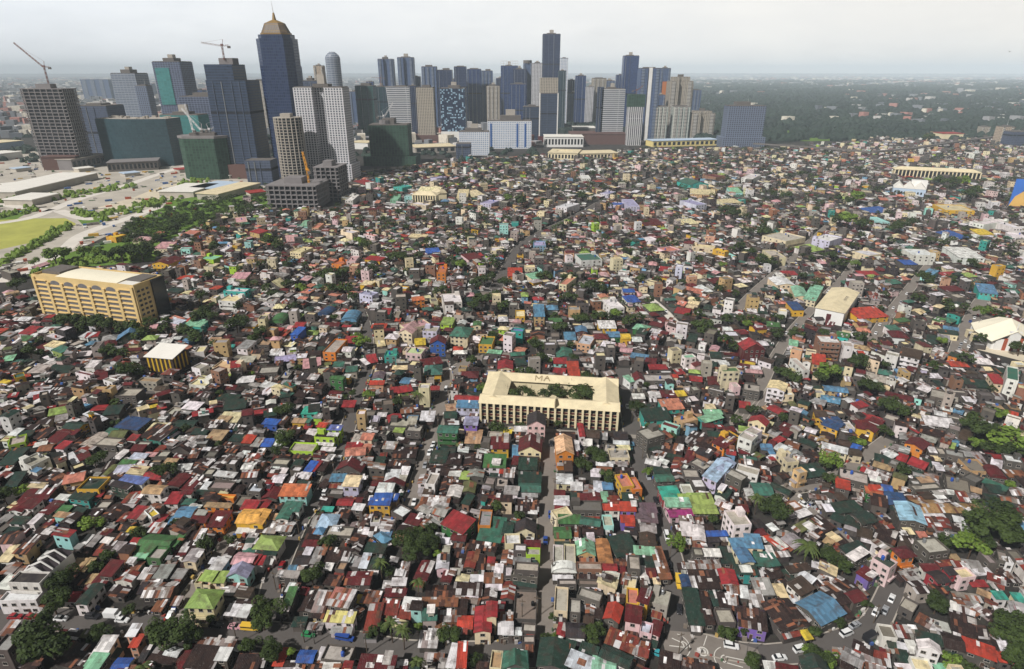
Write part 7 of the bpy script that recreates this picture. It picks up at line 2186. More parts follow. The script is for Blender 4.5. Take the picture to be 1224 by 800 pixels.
# small bird high in the haze
x, y = G(1207, 90, 0); t = None
bd = MB(); D_ = ray(1207, 62); k = 150 / D_[1] ; bp_ = (D_[0] * k, 150.0, H + D_[2] * k)
bd.bar((-.28, 0, 0), (.28, 0, .02), .07, n=6, r1=.03); bd.face([(-.08, 0, .04), (.1, 0, .04), (.0, .5, .22), (-.14, .45, .2)]); bd.face([(.1, 0, .04), (-.08, 0, .04), (-.14, -.45, .2), (.0, -.5, .22)]); bd.face([(-.28, 0, 0), (-.45, .1, .02), (-.45, -.1, .02)])
o = bd.build('bird', [M['black']]); o.location = bp_; o.scale = (.9,) * 3; o.rotation_euler = (.2, 0, .6); o['category'] = 'bird'; o['label'] = 'tiny dark bird gliding in the pale sky'
TREE_DATA = '''
57,762,25 62,719,14 119,756,11 207,757,20 225,760,14 190,755,13 297,770,11 252,741,6 172,797,8,p 155,730,8 223,733,5 320,732,17 314,742,12 321,778,15 348,780,6,b 446,757,9 458,751,8 467,744,10,p 481,752,10,p 499,749,6,b 533,761,12 545,757,10 499,790,9,p 565,790,9 662,738,6 707,758,11 718,752,9 652,762,6 664,760,5,b 865,755,9 876,757,9 889,754,5 902,792,11 978,783,13 990,790,9,b 968,776,8,b 974,756,8 1005,746,8 1037,722,6 1121,721,12 1215,748,17 1217,770,18 1213,790,14 1138,792,10,b 1158,797,9
111,624,11,b 70,692,14 129,665,9 116,676,8 20,611,5 167,636,8 160,640,6 245,651,9 275,646,8 209,626,6 372,686,14 391,649,10 383,614,5 455,672,9,p 480,648,15 497,655,16 514,648,13 500,640,12 513,631,9 524,663,7,b 465,684,8 594,606,9 500,695,6,p 619,616,8 810,650,10,b 814,642,7,b 852,622,7 874,641,4 929,611,15 920,604,9 967,652,13,p 993,663,11 1002,670,9 1009,678,9 1163,651,15,b 1175,645,12 1183,625,20 1200,632,16 1202,614,14 1168,620,12 1130,646,9 1212,640,9
112,549,9 122,545,7 29,586,7,b 140,506,6 4,592,10 195,562,11 205,558,8 222,512,5 343,520,13 331,538,8 338,528,8,b 571,534,5 593,510,9 600,515,7 717,546,12 710,540,9 696,556,11 726,568,10 728,575,8 667,506,5 619,508,5 774,564,6,b 906,594,9,p 995,551,11 988,556,8 992,570,9 1030,530,7,b 1022,527,6 1059,515,8 928,597,8 1168,530,8,b 1206,524,18 1190,532,12 1218,535,12 1171,508,15 1185,512,10 1080,562,7 1208,580,6,b
133,418,10 155,442,12 147,438,8 165,445,8 35,420,8 48,422,6 75,384,10 88,383,10 102,386,10 116,386,11 130,388,11 145,390,11 160,391,10 172,395,9 282,387,11 290,384,8 311,398,10 305,404,8 341,490,11 357,440,6 301,448,5,b 433,408,9 427,402,6 441,470,8 565,431,9 575,465,7,b 498,470,7,p 475,480,7 595,410,5 421,470,6
642,413,11 636,408,7 645,428,12 655,432,7,b 634,445,9 625,465,8,t 664,465,9,t 656,468,8,t 685,458,8,t 697,469,10,t 704,472,9,t 690,473,9,t 612,470,7,t 636,472,6,t 702,448,9 732,462,7,b 739,474,6,b 740,482,5,b 762,487,11 685,428,7 672,392,9 664,390,7 625,508,4 680,504,4
843,392,12 833,388,8 931,398,9 954,398,9 947,402,6 989,444,14 981,452,10 998,448,9 940,447,9 930,443,8 950,452,9 899,488,8 936,500,7 894,388,8 983,397,7 1030,403,9 1028,432,11 1068,487,12 1060,483,9 1078,492,8 1127,408,6 1042,462,11 1034,460,8 1115,437,8 1058,437,6 1220,415,8 1047,410,6 1186,490,7 1195,495,8
18,338,8 144,302,10 155,300,9 168,300,10 180,296,8 130,305,7 115,302,7,b 100,300,7,b 64,305,11,b 75,303,9,b 210,272,7 222,245,5 188,247,4 198,248,4 234,378,10 242,372,9 250,376,9 288,365,7 282,383,10 240,353,7 267,275,6 40,312,5,b
324,286,10 332,293,7 342,317,7 411,326,9 403,330,8 390,328,10 380,330,8 399,252,5 477,254,6 507,263,5 522,266,5 437,291,9 430,288,7 480,308,9 470,306,8 490,312,8 447,320,8 549,248,5 579,251,5 552,317,9 543,314,7 579,332,10 570,338,9 589,330,8 576,358,12 566,366,9 588,352,9 414,344,9 360,344,7 342,338,7 324,350,7 486,272,5 426,408,7
624,238,9 606,236,6 696,236,6 876,254,9 868,250,7 711,340,11 700,343,8 722,345,8 654,329,8 645,331,7 603,335,9 681,353,8 714,378,10 726,378,9 736,376,9 690,380,8 700,379,9 864,318,6 816,338,6 828,285,4,b 834,388,6
1032,266,9 1014,263,10 1004,262,8 1068,270,8 1078,268,7 1092,264,7 1104,330,8 1112,334,7 1023,315,5,b 912,276,8 1176,372,8 933,381,6 1024,236,8 1014,240,6 1003,237,5 1165,228,7 1157,232,6 1110,165,6 913,274,7 1150,214,6 1140,217,6 1125,215,6 1000,215,5 980,222,5 940,232,6
420,270,5 455,262,5 610,262,5 750,290,6 640,290,6 560,285,6 700,300,6 770,265,5 900,300,6 960,330,6 860,345,6 530,345,6 350,365,7 400,380,6 250,330,7 290,320,6 600,300,5 820,240,5 760,310,5

618,470,9,t 632,467,7,t 606,467,7,t 650,471,8,t 674,469,9,t 692,467,10,t 702,472,9,t 668,473,8,t'''
# ------------------------------------------------------------------ trees
def crown_mesh(seed, n, leaf, squash=.8, lobes=9):
    r = random.Random(seed); b = MB()
    cs = []
    for i in range(lobes):
        t = r.uniform(0, 6.283); e = r.uniform(-.35, 1.0); rad = r.uniform(.3, .8)
        cs.append((math.cos(t) * rad * math.sqrt(max(.1, 1 - max(0, e) ** 2 * .7)), math.sin(t) * rad, e * .5 * squash, r.uniform(.2, .42)))
    cs.append((0, 0, .1, .42))
    for i in range(n):
        cx, cy, cz, cr = r.choice(cs)
        while True:
            x, y, z = r.uniform(-1, 1), r.uniform(-1, 1), r.uniform(-1, 1); l = math.sqrt(x * x + y * y + z * z)
            if .2 < l < 1: break
        k = cr * (l ** .35) / l
        p = np.array((cx + x * k, cy + y * k, cz + z * k * squash))
        nrm = np.array((x, y, z + .35)) / l + np.array((r.uniform(-.7, .7), r.uniform(-.7, .7), r.uniform(-.5, .7)))
        nrm /= np.linalg.norm(nrm) + 1e-6
        q = np.cross(nrm, (0, 0, 1) if abs(nrm[2]) < .9 else (1, 0, 0)); q /= np.linalg.norm(q); w = np.cross(nrm, q)
        s = leaf * r.uniform(.6, 1.3); sw = s * r.uniform(.5, .9)
        b.face([tuple(p - q * s), tuple(p - w * sw), tuple(p + q * s), tuple(p + w * sw)])
    return b
def trunk_mesh(seed):
    r = random.Random(seed); b = MB(); b.bar((0, 0, -1.0), (0.02, 0, -.35), .055, n=7, r1=.042)
    for k in range(5):
        t = k * 1.257 + r.uniform(-.4, .4); m_ = (math.cos(t) * .2, math.sin(t) * .2, -.1 + r.uniform(-.05, .1)); e = (math.cos(t) * .5, math.sin(t) * .5, .2 + r.uniform(-.1, .2))
        b.bar((0.02, 0, -.4), m_, .036, n=5, r1=.024); b.bar(m_, e, .024, n=5, r1=.008)
    return b
CROWN, CROWN2, TRUNK = [], [], []
for k in range(5):
    CROWN.append(crown_mesh(100 + k, 2600, .062, lobes=10 + k).mesh('crown', [M['leaf']])); TRUNK.append(trunk_mesh(200 + k).mesh('trunk', [M['trunk']]))
    CROWN2.append(crown_mesh(300 + k, 700, .1, lobes=7 + k).mesh('crown', [M['leaf']]))
BRIGHT = [m.copy() for m in CROWN2]
for m in BRIGHT: m.materials[0] = M['leaf2']
def palm_mesh(seed):
    r = random.Random(seed); b = MB()
    for k in range(15):
        t = k * 2.4 + r.uniform(-.2, .2); dx, dy = math.cos(t), math.sin(t); L = r.uniform(.85, 1.1); up = r.uniform(.15, .75); prev = None
        for i in range(7):
            f = i / 6; x = L * f; z = up * math.sin(f * 2.2) * .6 - .75 * f * f * (1.1 - up * .6); p = np.array((dx * x, dy * x, z))
            if prev is not None:
                side = np.array((-dy, dx, 0)) * (.15 * math.sin(math.pi * min(.97, f * .9 + .12)) + .012)
                dr = np.array((0, 0, -.07))
                b.face([tuple(prev), tuple(p), tuple(p + side + dr), tuple(prev + side + dr)]); b.face([tuple(p), tuple(prev), tuple(prev - side + dr), tuple(p - side + dr)])
            prev = p
    return b.mesh('crown', [M['palm']])
PALM = [palm_mesh(k) for k in (1, 2)]
TREES = []
def tree(px, py, rp, kind='tree'):
    # crown centre at photo px, py, crown radius rp photo pixels
    x, y = G(px, py, 5.0); dist = math.hypot(x, y, H - 5); rad = max(1.8, 1.08 * rp * dist / F)
    th = rad * (1.05 if kind != 'palm' else 2.2); zc = max(2.8, th)
    if kind == 'tall': kind = 'tree'; zc = 9.5
    x, y = G(px, py, zc)
    r = random.Random(int(px * 13 + py * 7)); v = r.randint(0, 4)
    bright = kind == 'bright' or (kind == 'tree' and dist > 300 and r.random() < .12)
    if kind == 'palm':
        t = thing('palm_tree', 'palm tree', x, y, 0, r.uniform(0, 6), group='palm trees between the houses'); zc = 8.5; rad = max(2.6, rad)
        x, y = G(px, py, zc); t.location = (x, y, 0)
        b = MB(); b.bar((0, 0, 0), (.25, .1, zc * .5), .2, n=7, r1=.15); b.bar((.25, .1, zc * .5), (.1, 0, zc), .15, n=7, r1=.13); b.build('trunk', [M['trunk']], t)
        c = link('crown', PALM[v % 2], t); c.location = (.1, 0, zc); c.scale = (rad,) * 3
    else:
        t = thing('tree', 'tree', x, y, 0, r.uniform(0, 6), group='leafy trees between the houses')
        big = rp >= 11 and dist < 420
        c = link('crown', (BRIGHT if bright else CROWN if big else CROWN2)[v], t); c.location = (0, 0, zc); c.scale = (rad * r.uniform(.95, 1.1), rad * r.uniform(.95, 1.1), rad * r.uniform(.85, 1.1))
        k = link('trunk', TRUNK[v], t); k.location = (0, 0, zc); k.scale = (rad, rad, zc)
    mark(x, y, rad * 1.1, rad * 1.1, 0)
    TREES.append(dict(o=t, px=P(x, y, zc), kind='palm tree' if kind == 'palm' else 'tree', rad=rad, bright=bright, dist=dist))
for tok in TREE_DATA.split():
    q = tok.split(','); tree(float(q[0]), float(q[1]), float(q[2]), {'p': 'palm', 'b': 'bright', 't': 'tall'}.get(q[3] if len(q) > 3 else '', 'tree'))
# ------------------------------------------------------------------ where the town stops
EDGE = [(-200, 400), (0, 352), (45, 345), (75, 322), (190, 318), (205, 285), (262, 262), (300, 240), (322, 252), (405, 250), (425, 208), (470, 202), (545, 190), (640, 186), (700, 186), (760, 178), (860, 176), (920, 178), (1000, 172), (1100, 160), (1230, 150), (1500, 150)]
def town(px, py):
    for (ax, ay), (bx, by) in zip(EDGE, EDGE[1:]):
        if ax <= px < bx: return py > ay + (by - ay) * (px - ax) / (bx - ax)
    return False
RW = [('rb', 50), ('mx', 17), ('dr', 7), ('rd', 3), ('dg', 5), ('tg', 2), ('gl', 14), ('wh', 14), ('rr', 6), ('br', 8), ('og', 1), ('sb', 1), ('cy', 3), ('tn', 2), ('ch', 5), ('ol', 2)]
RP = [c for c, n in RW for _ in range(n)]
RP2 = RP + ['gl', 'dr', 'dg', 'wh', 'pk', 'sa', 'gl', 'rb', 'cy', 'wh', 'lc', 'br', 'dr'] * 6
WP = ['gy'] * 48 + ['ch'] * 4 + ['lc'] * 9 + ['wh'] * 17 + ['cr'] * 13 + ['tn'] * 5 + ['pk'] * 4 + ['br'] * 4 + ['rs'] * 3 + ['ye', 'mt', 'sa', 'lv', 'te', 'ly', 'sb']
def fill(n, ymin, ymax, wr, dr, near, tol, seed):
    r = random.Random(seed); k = 0
    for _ in range(n):
        y = math.sqrt(r.uniform(ymin ** 2, ymax ** 2)); x = r.uniform(-.93, .93) * (y + 60)
        px, py = P(x, y, 3)
        if not (-40 < px < 1265 and py < 830) or not town(px, py): continue
        th = orient(x, y) + r.gauss(0, .05) + (math.pi / 2 if r.random() < .5 else 0)
        w, d = r.uniform(*wr), r.uniform(*dr)
        if used(x, y, w, d, th) > tol: continue
        mark(x, y, w, d, th)
        f = y > 330; u = r.random()
        if near: h, typ = r.uniform(1.7, 3.2), 's'; roof = r.choice(RP)
        else:
            if y < 250: u *= .78
            if u < .6: h = r.uniform(2.2, 3.8)
            elif u < .9: h = r.uniform(3.6, 6.2)
            else: h = r.uniform(6.5, 11.5)
            typ = 'f' if (h > 7 and r.random() < .7) or r.random() < .14 else r.choice('sssGgg' if y < 300 else 'sssGggh')
            roof = r.choice(RP2 if f else RP)
            if typ == 'f': roof = r.choice(('lc', 'lc', 'cg', 'cy', 'gl', 'wh', 'ru'))
            if typ == 'h' and roof in ('mx', 'rb'): roof = r.choice(('dr', 'dg', 'tg', 'yg'))
        wall = r.choice(WP) if h > 3.6 else r.choice(WP[:60])
        h += r.uniform(0, .1); sl = None if typ in 'fhc' else r.uniform(.05, .2); mass_house(x, y, w, d, th, h, typ, roof, wall, r, windows=h > 3.4 or y < 300, slope=sl); k += 1
        if h > 2.6 and typ != 'h' and w > 3.4 and r.random() < .22:      # an extra room added on the roof
            c_, s_ = math.cos(th), math.sin(th); ox_, oy_ = r.uniform(-.18, .18) * w, r.uniform(-.05, .2) * d; mass_house(x + ox_ * c_ - oy_ * s_, y + ox_ * s_ + oy_ * c_, w * r.uniform(.4, .6), d * r.uniform(.4, .6), th, h + r.uniform(1.9, 2.6), 's', r.choice(RP), r.choice(WP), r, windows=y < 500, slope=.12)
        if typ == 's' and y < 620: mass_patches(x, y, w, d, th, h, sl, r)
    return k

TOPS = MB()
def stuff_tree(x, y, rad, zc, n, r):
    for _ in range(n):
        a, e, q = r.uniform(0, 6.283), r.uniform(-.4, 1), rad * r.uniform(.55, 1.0); ce = math.sqrt(max(0, 1 - e * e)); p = np.array((x + q * ce * math.cos(a), y + q * ce * math.sin(a), zc + q * e * .8))
        s = rad * r.uniform(.16, .3); t1, t2 = r.uniform(0, 6.283), r.uniform(-.6, .6); d1 = np.array((math.cos(t1), math.sin(t1), t2)) * s; d2 = np.array((-math.sin(t1), math.cos(t1), r.uniform(-.6, .6))) * s * .8
        TOPS.face([tuple(p - d1), tuple(p - d2), tuple(p + d1), tuple(p + d2)])
def scatter_trees():
    r = random.Random(77); k = 0
    for _ in range(1500):
        y = math.sqrt(r.uniform(230 ** 2, 1500 ** 2)); x = r.uniform(-.93, .93) * (y + 60); px, py = P(x, y, 3)
        if not (-30 < px < 1250) or not town(px, py): continue
        for j in range(r.choice((1, 1, 2, 3, 5)) if y > 330 else 1):
            x1, y1 = x + r.gauss(0, 7) * (j > 0), y + r.gauss(0, 7) * (j > 0); rad = r.uniform(1.6, 3.2) if y < 330 else r.uniform(2.2, 4.8)
            if used(x1, y1, rad * 1.2, rad * 1.2, 0) > .25: continue
            mark(x1, y1, rad * 1.1, rad * 1.1, 0); stuff_tree(x1, y1, rad, rad * r.uniform(.9, 1.5) + 1.2, 90 if y < 600 else 55, r); k += 1
    print('stuff trees', k)
scatter_trees()

r = random.Random(21)
for _ in range(420):
    f = r.random(); px_, py_ = r.uniform(150, 325), 0; py_ = 292 - (px_ - 150) * .3 + r.uniform(-22, 12)
    x, y = G(px_, py_)
    if used(x, y, 5, 5, 0) > .3: continue
    rad = r.uniform(2, 4.6); stuff_tree(x, y, rad, rad * 1.1 + 1, 60, r)
CL = MB(); r = random.Random(33)      # stalls' goods, planters, scrap along the lane edges
for Q, wd in zip(LANES, (7.5, 8.5, 9, 7, 7.5, 8, 5.5, 8, 9, 6, 6)):
    for p, q in zip(Q, Q[1:]):
        for _ in range(5):
            f = r.random(); dx, dy = q[0] - p[0], q[1] - p[1]; l = math.hypot(dx, dy) or 1; s = r.choice((-1, 1)) * (wd / 2 - r.uniform(-.6, .9)); x, y = p[0] + dx * f - dy / l * s, p[1] + dy * f + dx / l * s; a = r.uniform(.2, .7); th = math.atan2(dy, dx) + r.gauss(0, .2); c, s_ = math.cos(th), math.sin(th)
            CL.box(-a, -a * r.uniform(.5, 1), .03, a, a * r.uniform(.5, 1), r.uniform(.4, 1.5), 0, (*lin(*r.choice(((90, 84, 78), (60, 56, 54), (196, 190, 186), (150, 60, 50), (60, 90, 150), (180, 150, 80), (70, 100, 70), (120, 110, 100), (214, 210, 206)))), 0), T=lambda v: (x + v[0] * c - v[1] * s_, y + v[0] * s_ + v[1] * c, v[2]))
o = CL.build('street_clutter', [M['wall']]); o['kind'] = 'stuff'; o['label'] = 'goods, drums and scrap heaped along the lane edges'
na = fill(24000, 110, 330, (3.2, 6.5), (3.5, 7), False, .10, 11)
nb_ = fill(24000, 110, 330, (1.8, 3.6), (2.2, 4.5), True, .12, 12)
nc = fill(60000, 330, 760, (4, 8), (4.5, 9), False, .10, 13)
nd = fill(60000, 330, 760, (2.4, 4.5), (2.8, 5), True, .12, 14)
ne = fill(42000, 760, 1900, (5.5, 11), (6, 12), False, .12, 15)
nf_ = fill(36000, 760, 1900, (3.5, 6), (4, 7), True, .15, 16)
o = MASS.build('crowded_housing', [M['roof'], M['slab'], M['wall'], M['pane']]); o['kind'] = 'stuff'; o['label'] = 'endless crowded low housing that fills the rest of the town'
o = TOPS.build('treetops', [M['leaf']]); o['kind'] = 'stuff'; o['label'] = 'dark treetops scattered between the far roofs'
print('FILL', na, nb_, nc, nd, ne, nf_, 'faces', len(MASS.f), 'objects', len(bpy.data.objects))
# ------------------------------------------------------------------ vehicles
CARC = {'w': ((222, 222, 222), 'white'), 'r': ((140, 28, 34), 'red'), 'k': ((36, 36, 40), 'black'), 's': ((150, 152, 156), 'silver'), 'b': ((40, 70, 140), 'blue'), 't': ((60, 150, 160), 'teal'), 'y': ((216, 176, 60), 'yellow'), 'g': ((46, 130, 80), 'green'), 'p': ((200, 150, 160), 'pinkish')}
PAINT = {}
for k, (c, n_) in CARC.items():
    m, nt, b_, N = nmat(n_ + '_car_paint'); b_.inputs['Base Color'].default_value = (*lin(*c), 1); b_.inputs['Roughness'].default_value = .35; PAINT[k] = m
def wheel_mesh():
    b = MB(); ring = [(.31 * math.cos(k * .5236), .31 * math.sin(k * .5236)) for k in range(12)]
    for k in range(12): a, c = ring[k], ring[(k + 1) % 12]; b.face([(a[0], -.1, a[1]), (c[0], -.1, c[1]), (c[0], .1, c[1]), (a[0], .1, a[1])][::-1], 0)
    b.face([(x, -.1, z) for x, z in ring], 0); b.face([(x, .1, z) for x, z in ring][::-1], 0)
    for y in (-.105, .105): b.face([(x * .55, y, z * .55) for x, z in (ring if y < 0 else ring[::-1])], 1)
    return b.mesh('wheel', [M['black'], M['steeltank']])
WHEEL = wheel_mesh(); VM = {}
def loft(b, secs, mat=0):        # secs: list of (x, half width, z0, z1)
    for (x0, w0, a0, b0), (x1, w1, a1, b1) in zip(secs, secs[1:]):
        A = [(x0, -w0, a0), (x0, w0, a0), (x0, w0 * .93, b0), (x0, -w0 * .93, b0)]; B = [(x1, -w1, a1), (x1, w1, a1), (x1, w1 * .93, b1), (x1, -w1 * .93, b1)]
        for i in range(4): j = (i + 1) % 4; b.face([A[i], B[i], B[j], A[j]][::-1], mat)
    x, w, a, c = secs[0]; b.face([(x, -w, a), (x, w, a), (x, w * .93, c), (x, -w * .93, c)][::-1], mat); x, w, a, c = secs[-1]; b.face([(x, -w, a), (x, w, a), (x, w * .93, c), (x, -w * .93, c)], mat)
SPEC = {'car': dict(body=[(-2.15, .78, .3, .72), (-1.9, .85, .22, .92), (-.9, .88, .2, .95), (.9, .88, .2, .93), (1.9, .85, .22, .78), (2.15, .74, .3, .62)], cab=[(-1.75, .74, .9, .95), (-1.1, .7, .92, 1.42), (.2, .7, .92, 1.44), (.95, .76, .9, .96)], wx=1.32),
 'van': dict(body=[(-2.3, .82, .3, 1.2), (-2.2, .88, .24, 1.25), (1.5, .88, .24, 1.2), (2.2, .84, .26, .85), (2.35, .76, .32, .7)], cab=[(-2.25, .8, 1.18, 1.9), (-2.0, .8, 1.18, 1.98), (.9, .8, 1.18, 1.96), (1.6, .8, 1.15, 1.25)], wx=1.45),
 'suv': dict(body=[(-2.2, .84, .36, 1.0), (-2.0, .9, .3, 1.08), (.9, .9, .3, 1.06), (2.0, .88, .32, .95), (2.25, .78, .4, .8)], cab=[(-2.1, .78, 1.05, 1.6), (-1.8, .78, 1.05, 1.75), (.3, .76, 1.05, 1.74), (1.0, .8, 1.03, 1.1)], wx=1.4)}
def vehicle(px, py, kind, colr, head=None, lab=None):
    x, y = G(px, py, .6); best = 1e9; th = 0
    for Q in LANES:
        for p, q in zip(Q, Q[1:]):
            dd = (p[0] - x) ** 2 + (p[1] - y) ** 2
            if dd < best: best = dd; th = math.atan2(q[1] - p[1], q[0] - p[0])
    if head is not None: th = head
    t = thing('jeepney' if kind == 'jeepney' else 'box_truck' if kind == 'truck' else 'van' if kind == 'van' else 'parked_car', {'jeepney': 'jeepney', 'truck': 'truck', 'van': 'van'}.get(kind, 'car'), x, y, .06, th, group='vehicles along the lanes')
    P_ = PAINT[colr]
    def part(nm, key, fn, mats):
        if (key, colr) not in VM: b = MB(); fn(b); VM[(key, colr)] = b.mesh(nm, mats)
        return link(nm, VM[(key, colr)], t)
    if kind in SPEC:
        s = SPEC[kind]; part('body', kind + 'b', lambda b: loft(b, s['body']), [P_])
        def cab(b): loft(b, s['cab'], 1); x0, x1 = s['cab'][1][0], s['cab'][2][0]; z = max(q[3] for q in s['cab']); b.box(x0, -.7, z - .04, x1, .7, z + .03, 0)
        part('cabin', kind + 'c', cab, [P_, M['pane']]); wx = s['wx']
        for hx in (-.6, .6): o = part('headlight', kind + 'h', lambda b: b.box(-.05, -.13, -.08, .05, .13, .08), [M['steelwhite']]); o.location = (s['body'][-1][0] - .05, hx, .58)
    elif kind == 'jeepney':
        part('body', 'jb', lambda b: loft(b, [(-3, .9, .5, 1.3), (1.2, .9, .5, 1.3), (1.3, .8, .5, 1.15), (2.7, .7, .5, 1.05)]), [P_]); wx = 1.9
        part('cabin', 'jc', lambda b: (loft(b, [(-2.95, .82, 1.3, 1.95), (1.1, .82, 1.3, 1.95)], 1), b.box(-3.1, -.95, 1.95, 1.4, .95, 2.12, 0)), [P_, M['pane']])
    else:
        part('cargo_box', 'tb', lambda b: b.box(-2.9, -1.05, .8, 1.1, 1.05, 2.9, 0, bottom=True), [P_]); wx = 1.8
        part('cabin', 'tc', lambda b: (loft(b, [(1.25, 1.0, .5, 2.1), (2.3, 1.0, .5, 2.0), (2.9, .95, .5, 1.2)], 0), b.box(2.2, -.8, 1.25, 2.62, .8, 1.85, 1)), [P_, M['pane']])
    for sx in (-wx, wx):
        for sy in (-.78, .78): o = link('wheel', WHEEL, t); o.location = (sx, sy, .31)
    VEH.append(dict(o=t, px=(px, py), kind=kind if kind != 'suv' else 'car', desc=CARC[colr][1] + ' ' + {'suv': 'off-roader', 'truck': 'box truck'}.get(kind, kind)))
VEH = []
VD = '''874,772,suv,w 811,697,jeepney,y 797,641,van,w 137,737,truck,w 146,741,car,w 230,746,car,r 258,747,car,k 281,749,car,p 300,751,jeepney,y 73,739,car,w 111,737,suv,k 18,737,car,r 38,737,car,r 205,733,car,w 210,726,car,b 369,758,car,g 413,763,jeepney,b 618,780,car,w 787,781,car,t 932,786,car,w 1012,757,van,w 1022,747,car,s 1066,715,car,w 1047,731,car,w 1058,729,car,s 1041,763,truck,k 957,776,van,w 337,676,car,r 754,535,car,t 787,611,car,k 268,673,van,w 303,641,van,w 961,603,car,w 970,604,car,s 389,588,van,w 518,531,car,w 516,536,car,w 513,541,car,w 955,512,car,w 1084,351,car,w 1077,361,car,s 1068,368,car,w 1060,378,car,k 1052,388,car,w 1047,398,car,w 1072,372,car,r 1165,380,car,w 1170,388,car,w 1168,394,car,w 1163,403,car,b 1154,408,car,w 1158,414,car,w 1149,411,car,s 1147,416,car,s 1160,384,car,b 1156,400,car,r 1169,377,car,r 990,349,van,w 1163,478,jeepney,b 1181,485,car,w 169,483,van,w 445,430,car,w 441,420,car,s 425,440,car,s 546,420,car,k 552,428,car,w 541,440,car,w 533,466,van,w 659,530,car,k 658,615,car,b 652,646,car,b 750,486,car,w 775,570,car,s 784,598,car,k 812,728,car,k 800,676,car,k 495,600,car,w 508,556,car,s 412,524,car,s 406,548,car,w 360,617,car,k 349,636,car,w 940,398,car,w 952,388,car,s 913,432,car,w 1040,408,car,k 958,300,car,w 940,318,car,s 925,330,car,w 640,282,car,w 668,268,car,s 700,250,car,w 735,234,car,w 625,293,car,k 796,372,car,w 811,389,car,s'''
for tok in VD.split():
    q = tok.split(','); vehicle(float(q[0]), float(q[1]), q[2], q[3])
# utility and lamp posts
POLES = []
def pole(px, py, ht, lamp=False):
    x, y = G(px, py); t = thing('street_lamp' if lamp else 'utility_pole', 'street lamp' if lamp else 'utility pole', x, y, 0, R.uniform(-.5, .5), group='posts along the lanes')
    b = MB(); b.bar((0, 0, 0), (0, 0, ht), .17, n=7, r1=.11); b.build('post', [M['wood' if not lamp else 'darkconc']], t)
    if lamp: b = MB(); b.bar((0, 0, ht - .2), (1.3, 0, ht + .3), .06); b.build('bracket', [M['darkconc']], t); b = MB(); b.box(1.1, -.15, ht + .22, 1.8, .15, ht + .38, bottom=True); b.build('lamp_head', [M['steelwhite']], t)
    else:
        b = MB(); b.box(-1.1, -.08, ht - .9, 1.1, .08, ht - .72, bottom=True); b.build('cross_arm', [M['wood']], t)
        b = MB(); b.prism([(.32 * math.cos(k * .785), -.35 + .32 * math.sin(k * .785)) for k in range(8)], ht - 2.3, ht - 1.3); b.build('transformer', [M['darkconc']], t)
    POLES.append(dict(o=t, px=(px, py), desc='slim lamp post' if lamp else 'wooden utility pole'))
for q in ((364, 768, 9, 0), (376, 770, 8, 1), (439, 782, 10, 0), (642, 738, 9, 0), (624, 742, 9, 0), (811, 783, 9, 0), (284, 770, 9, 0), (660, 690, 8, 0), (661, 640, 8, 0), (800, 668, 8, 0), (890, 792, 8, 1), (1044, 745, 8, 0), (663, 590, 8, 0), (768, 548, 8, 0), (755, 505, 8, 0), (400, 570, 8, 0), (358, 640, 8, 0), (330, 705, 8, 0), (512, 566, 8, 0), (524, 515, 8, 0), (1060, 392, 9, 1), (1166, 398, 9, 1), (247, 418, 16, 1), (840, 474, 10, 0), (950, 762, 8, 0), (160, 510, 8, 0)): pole(*q)
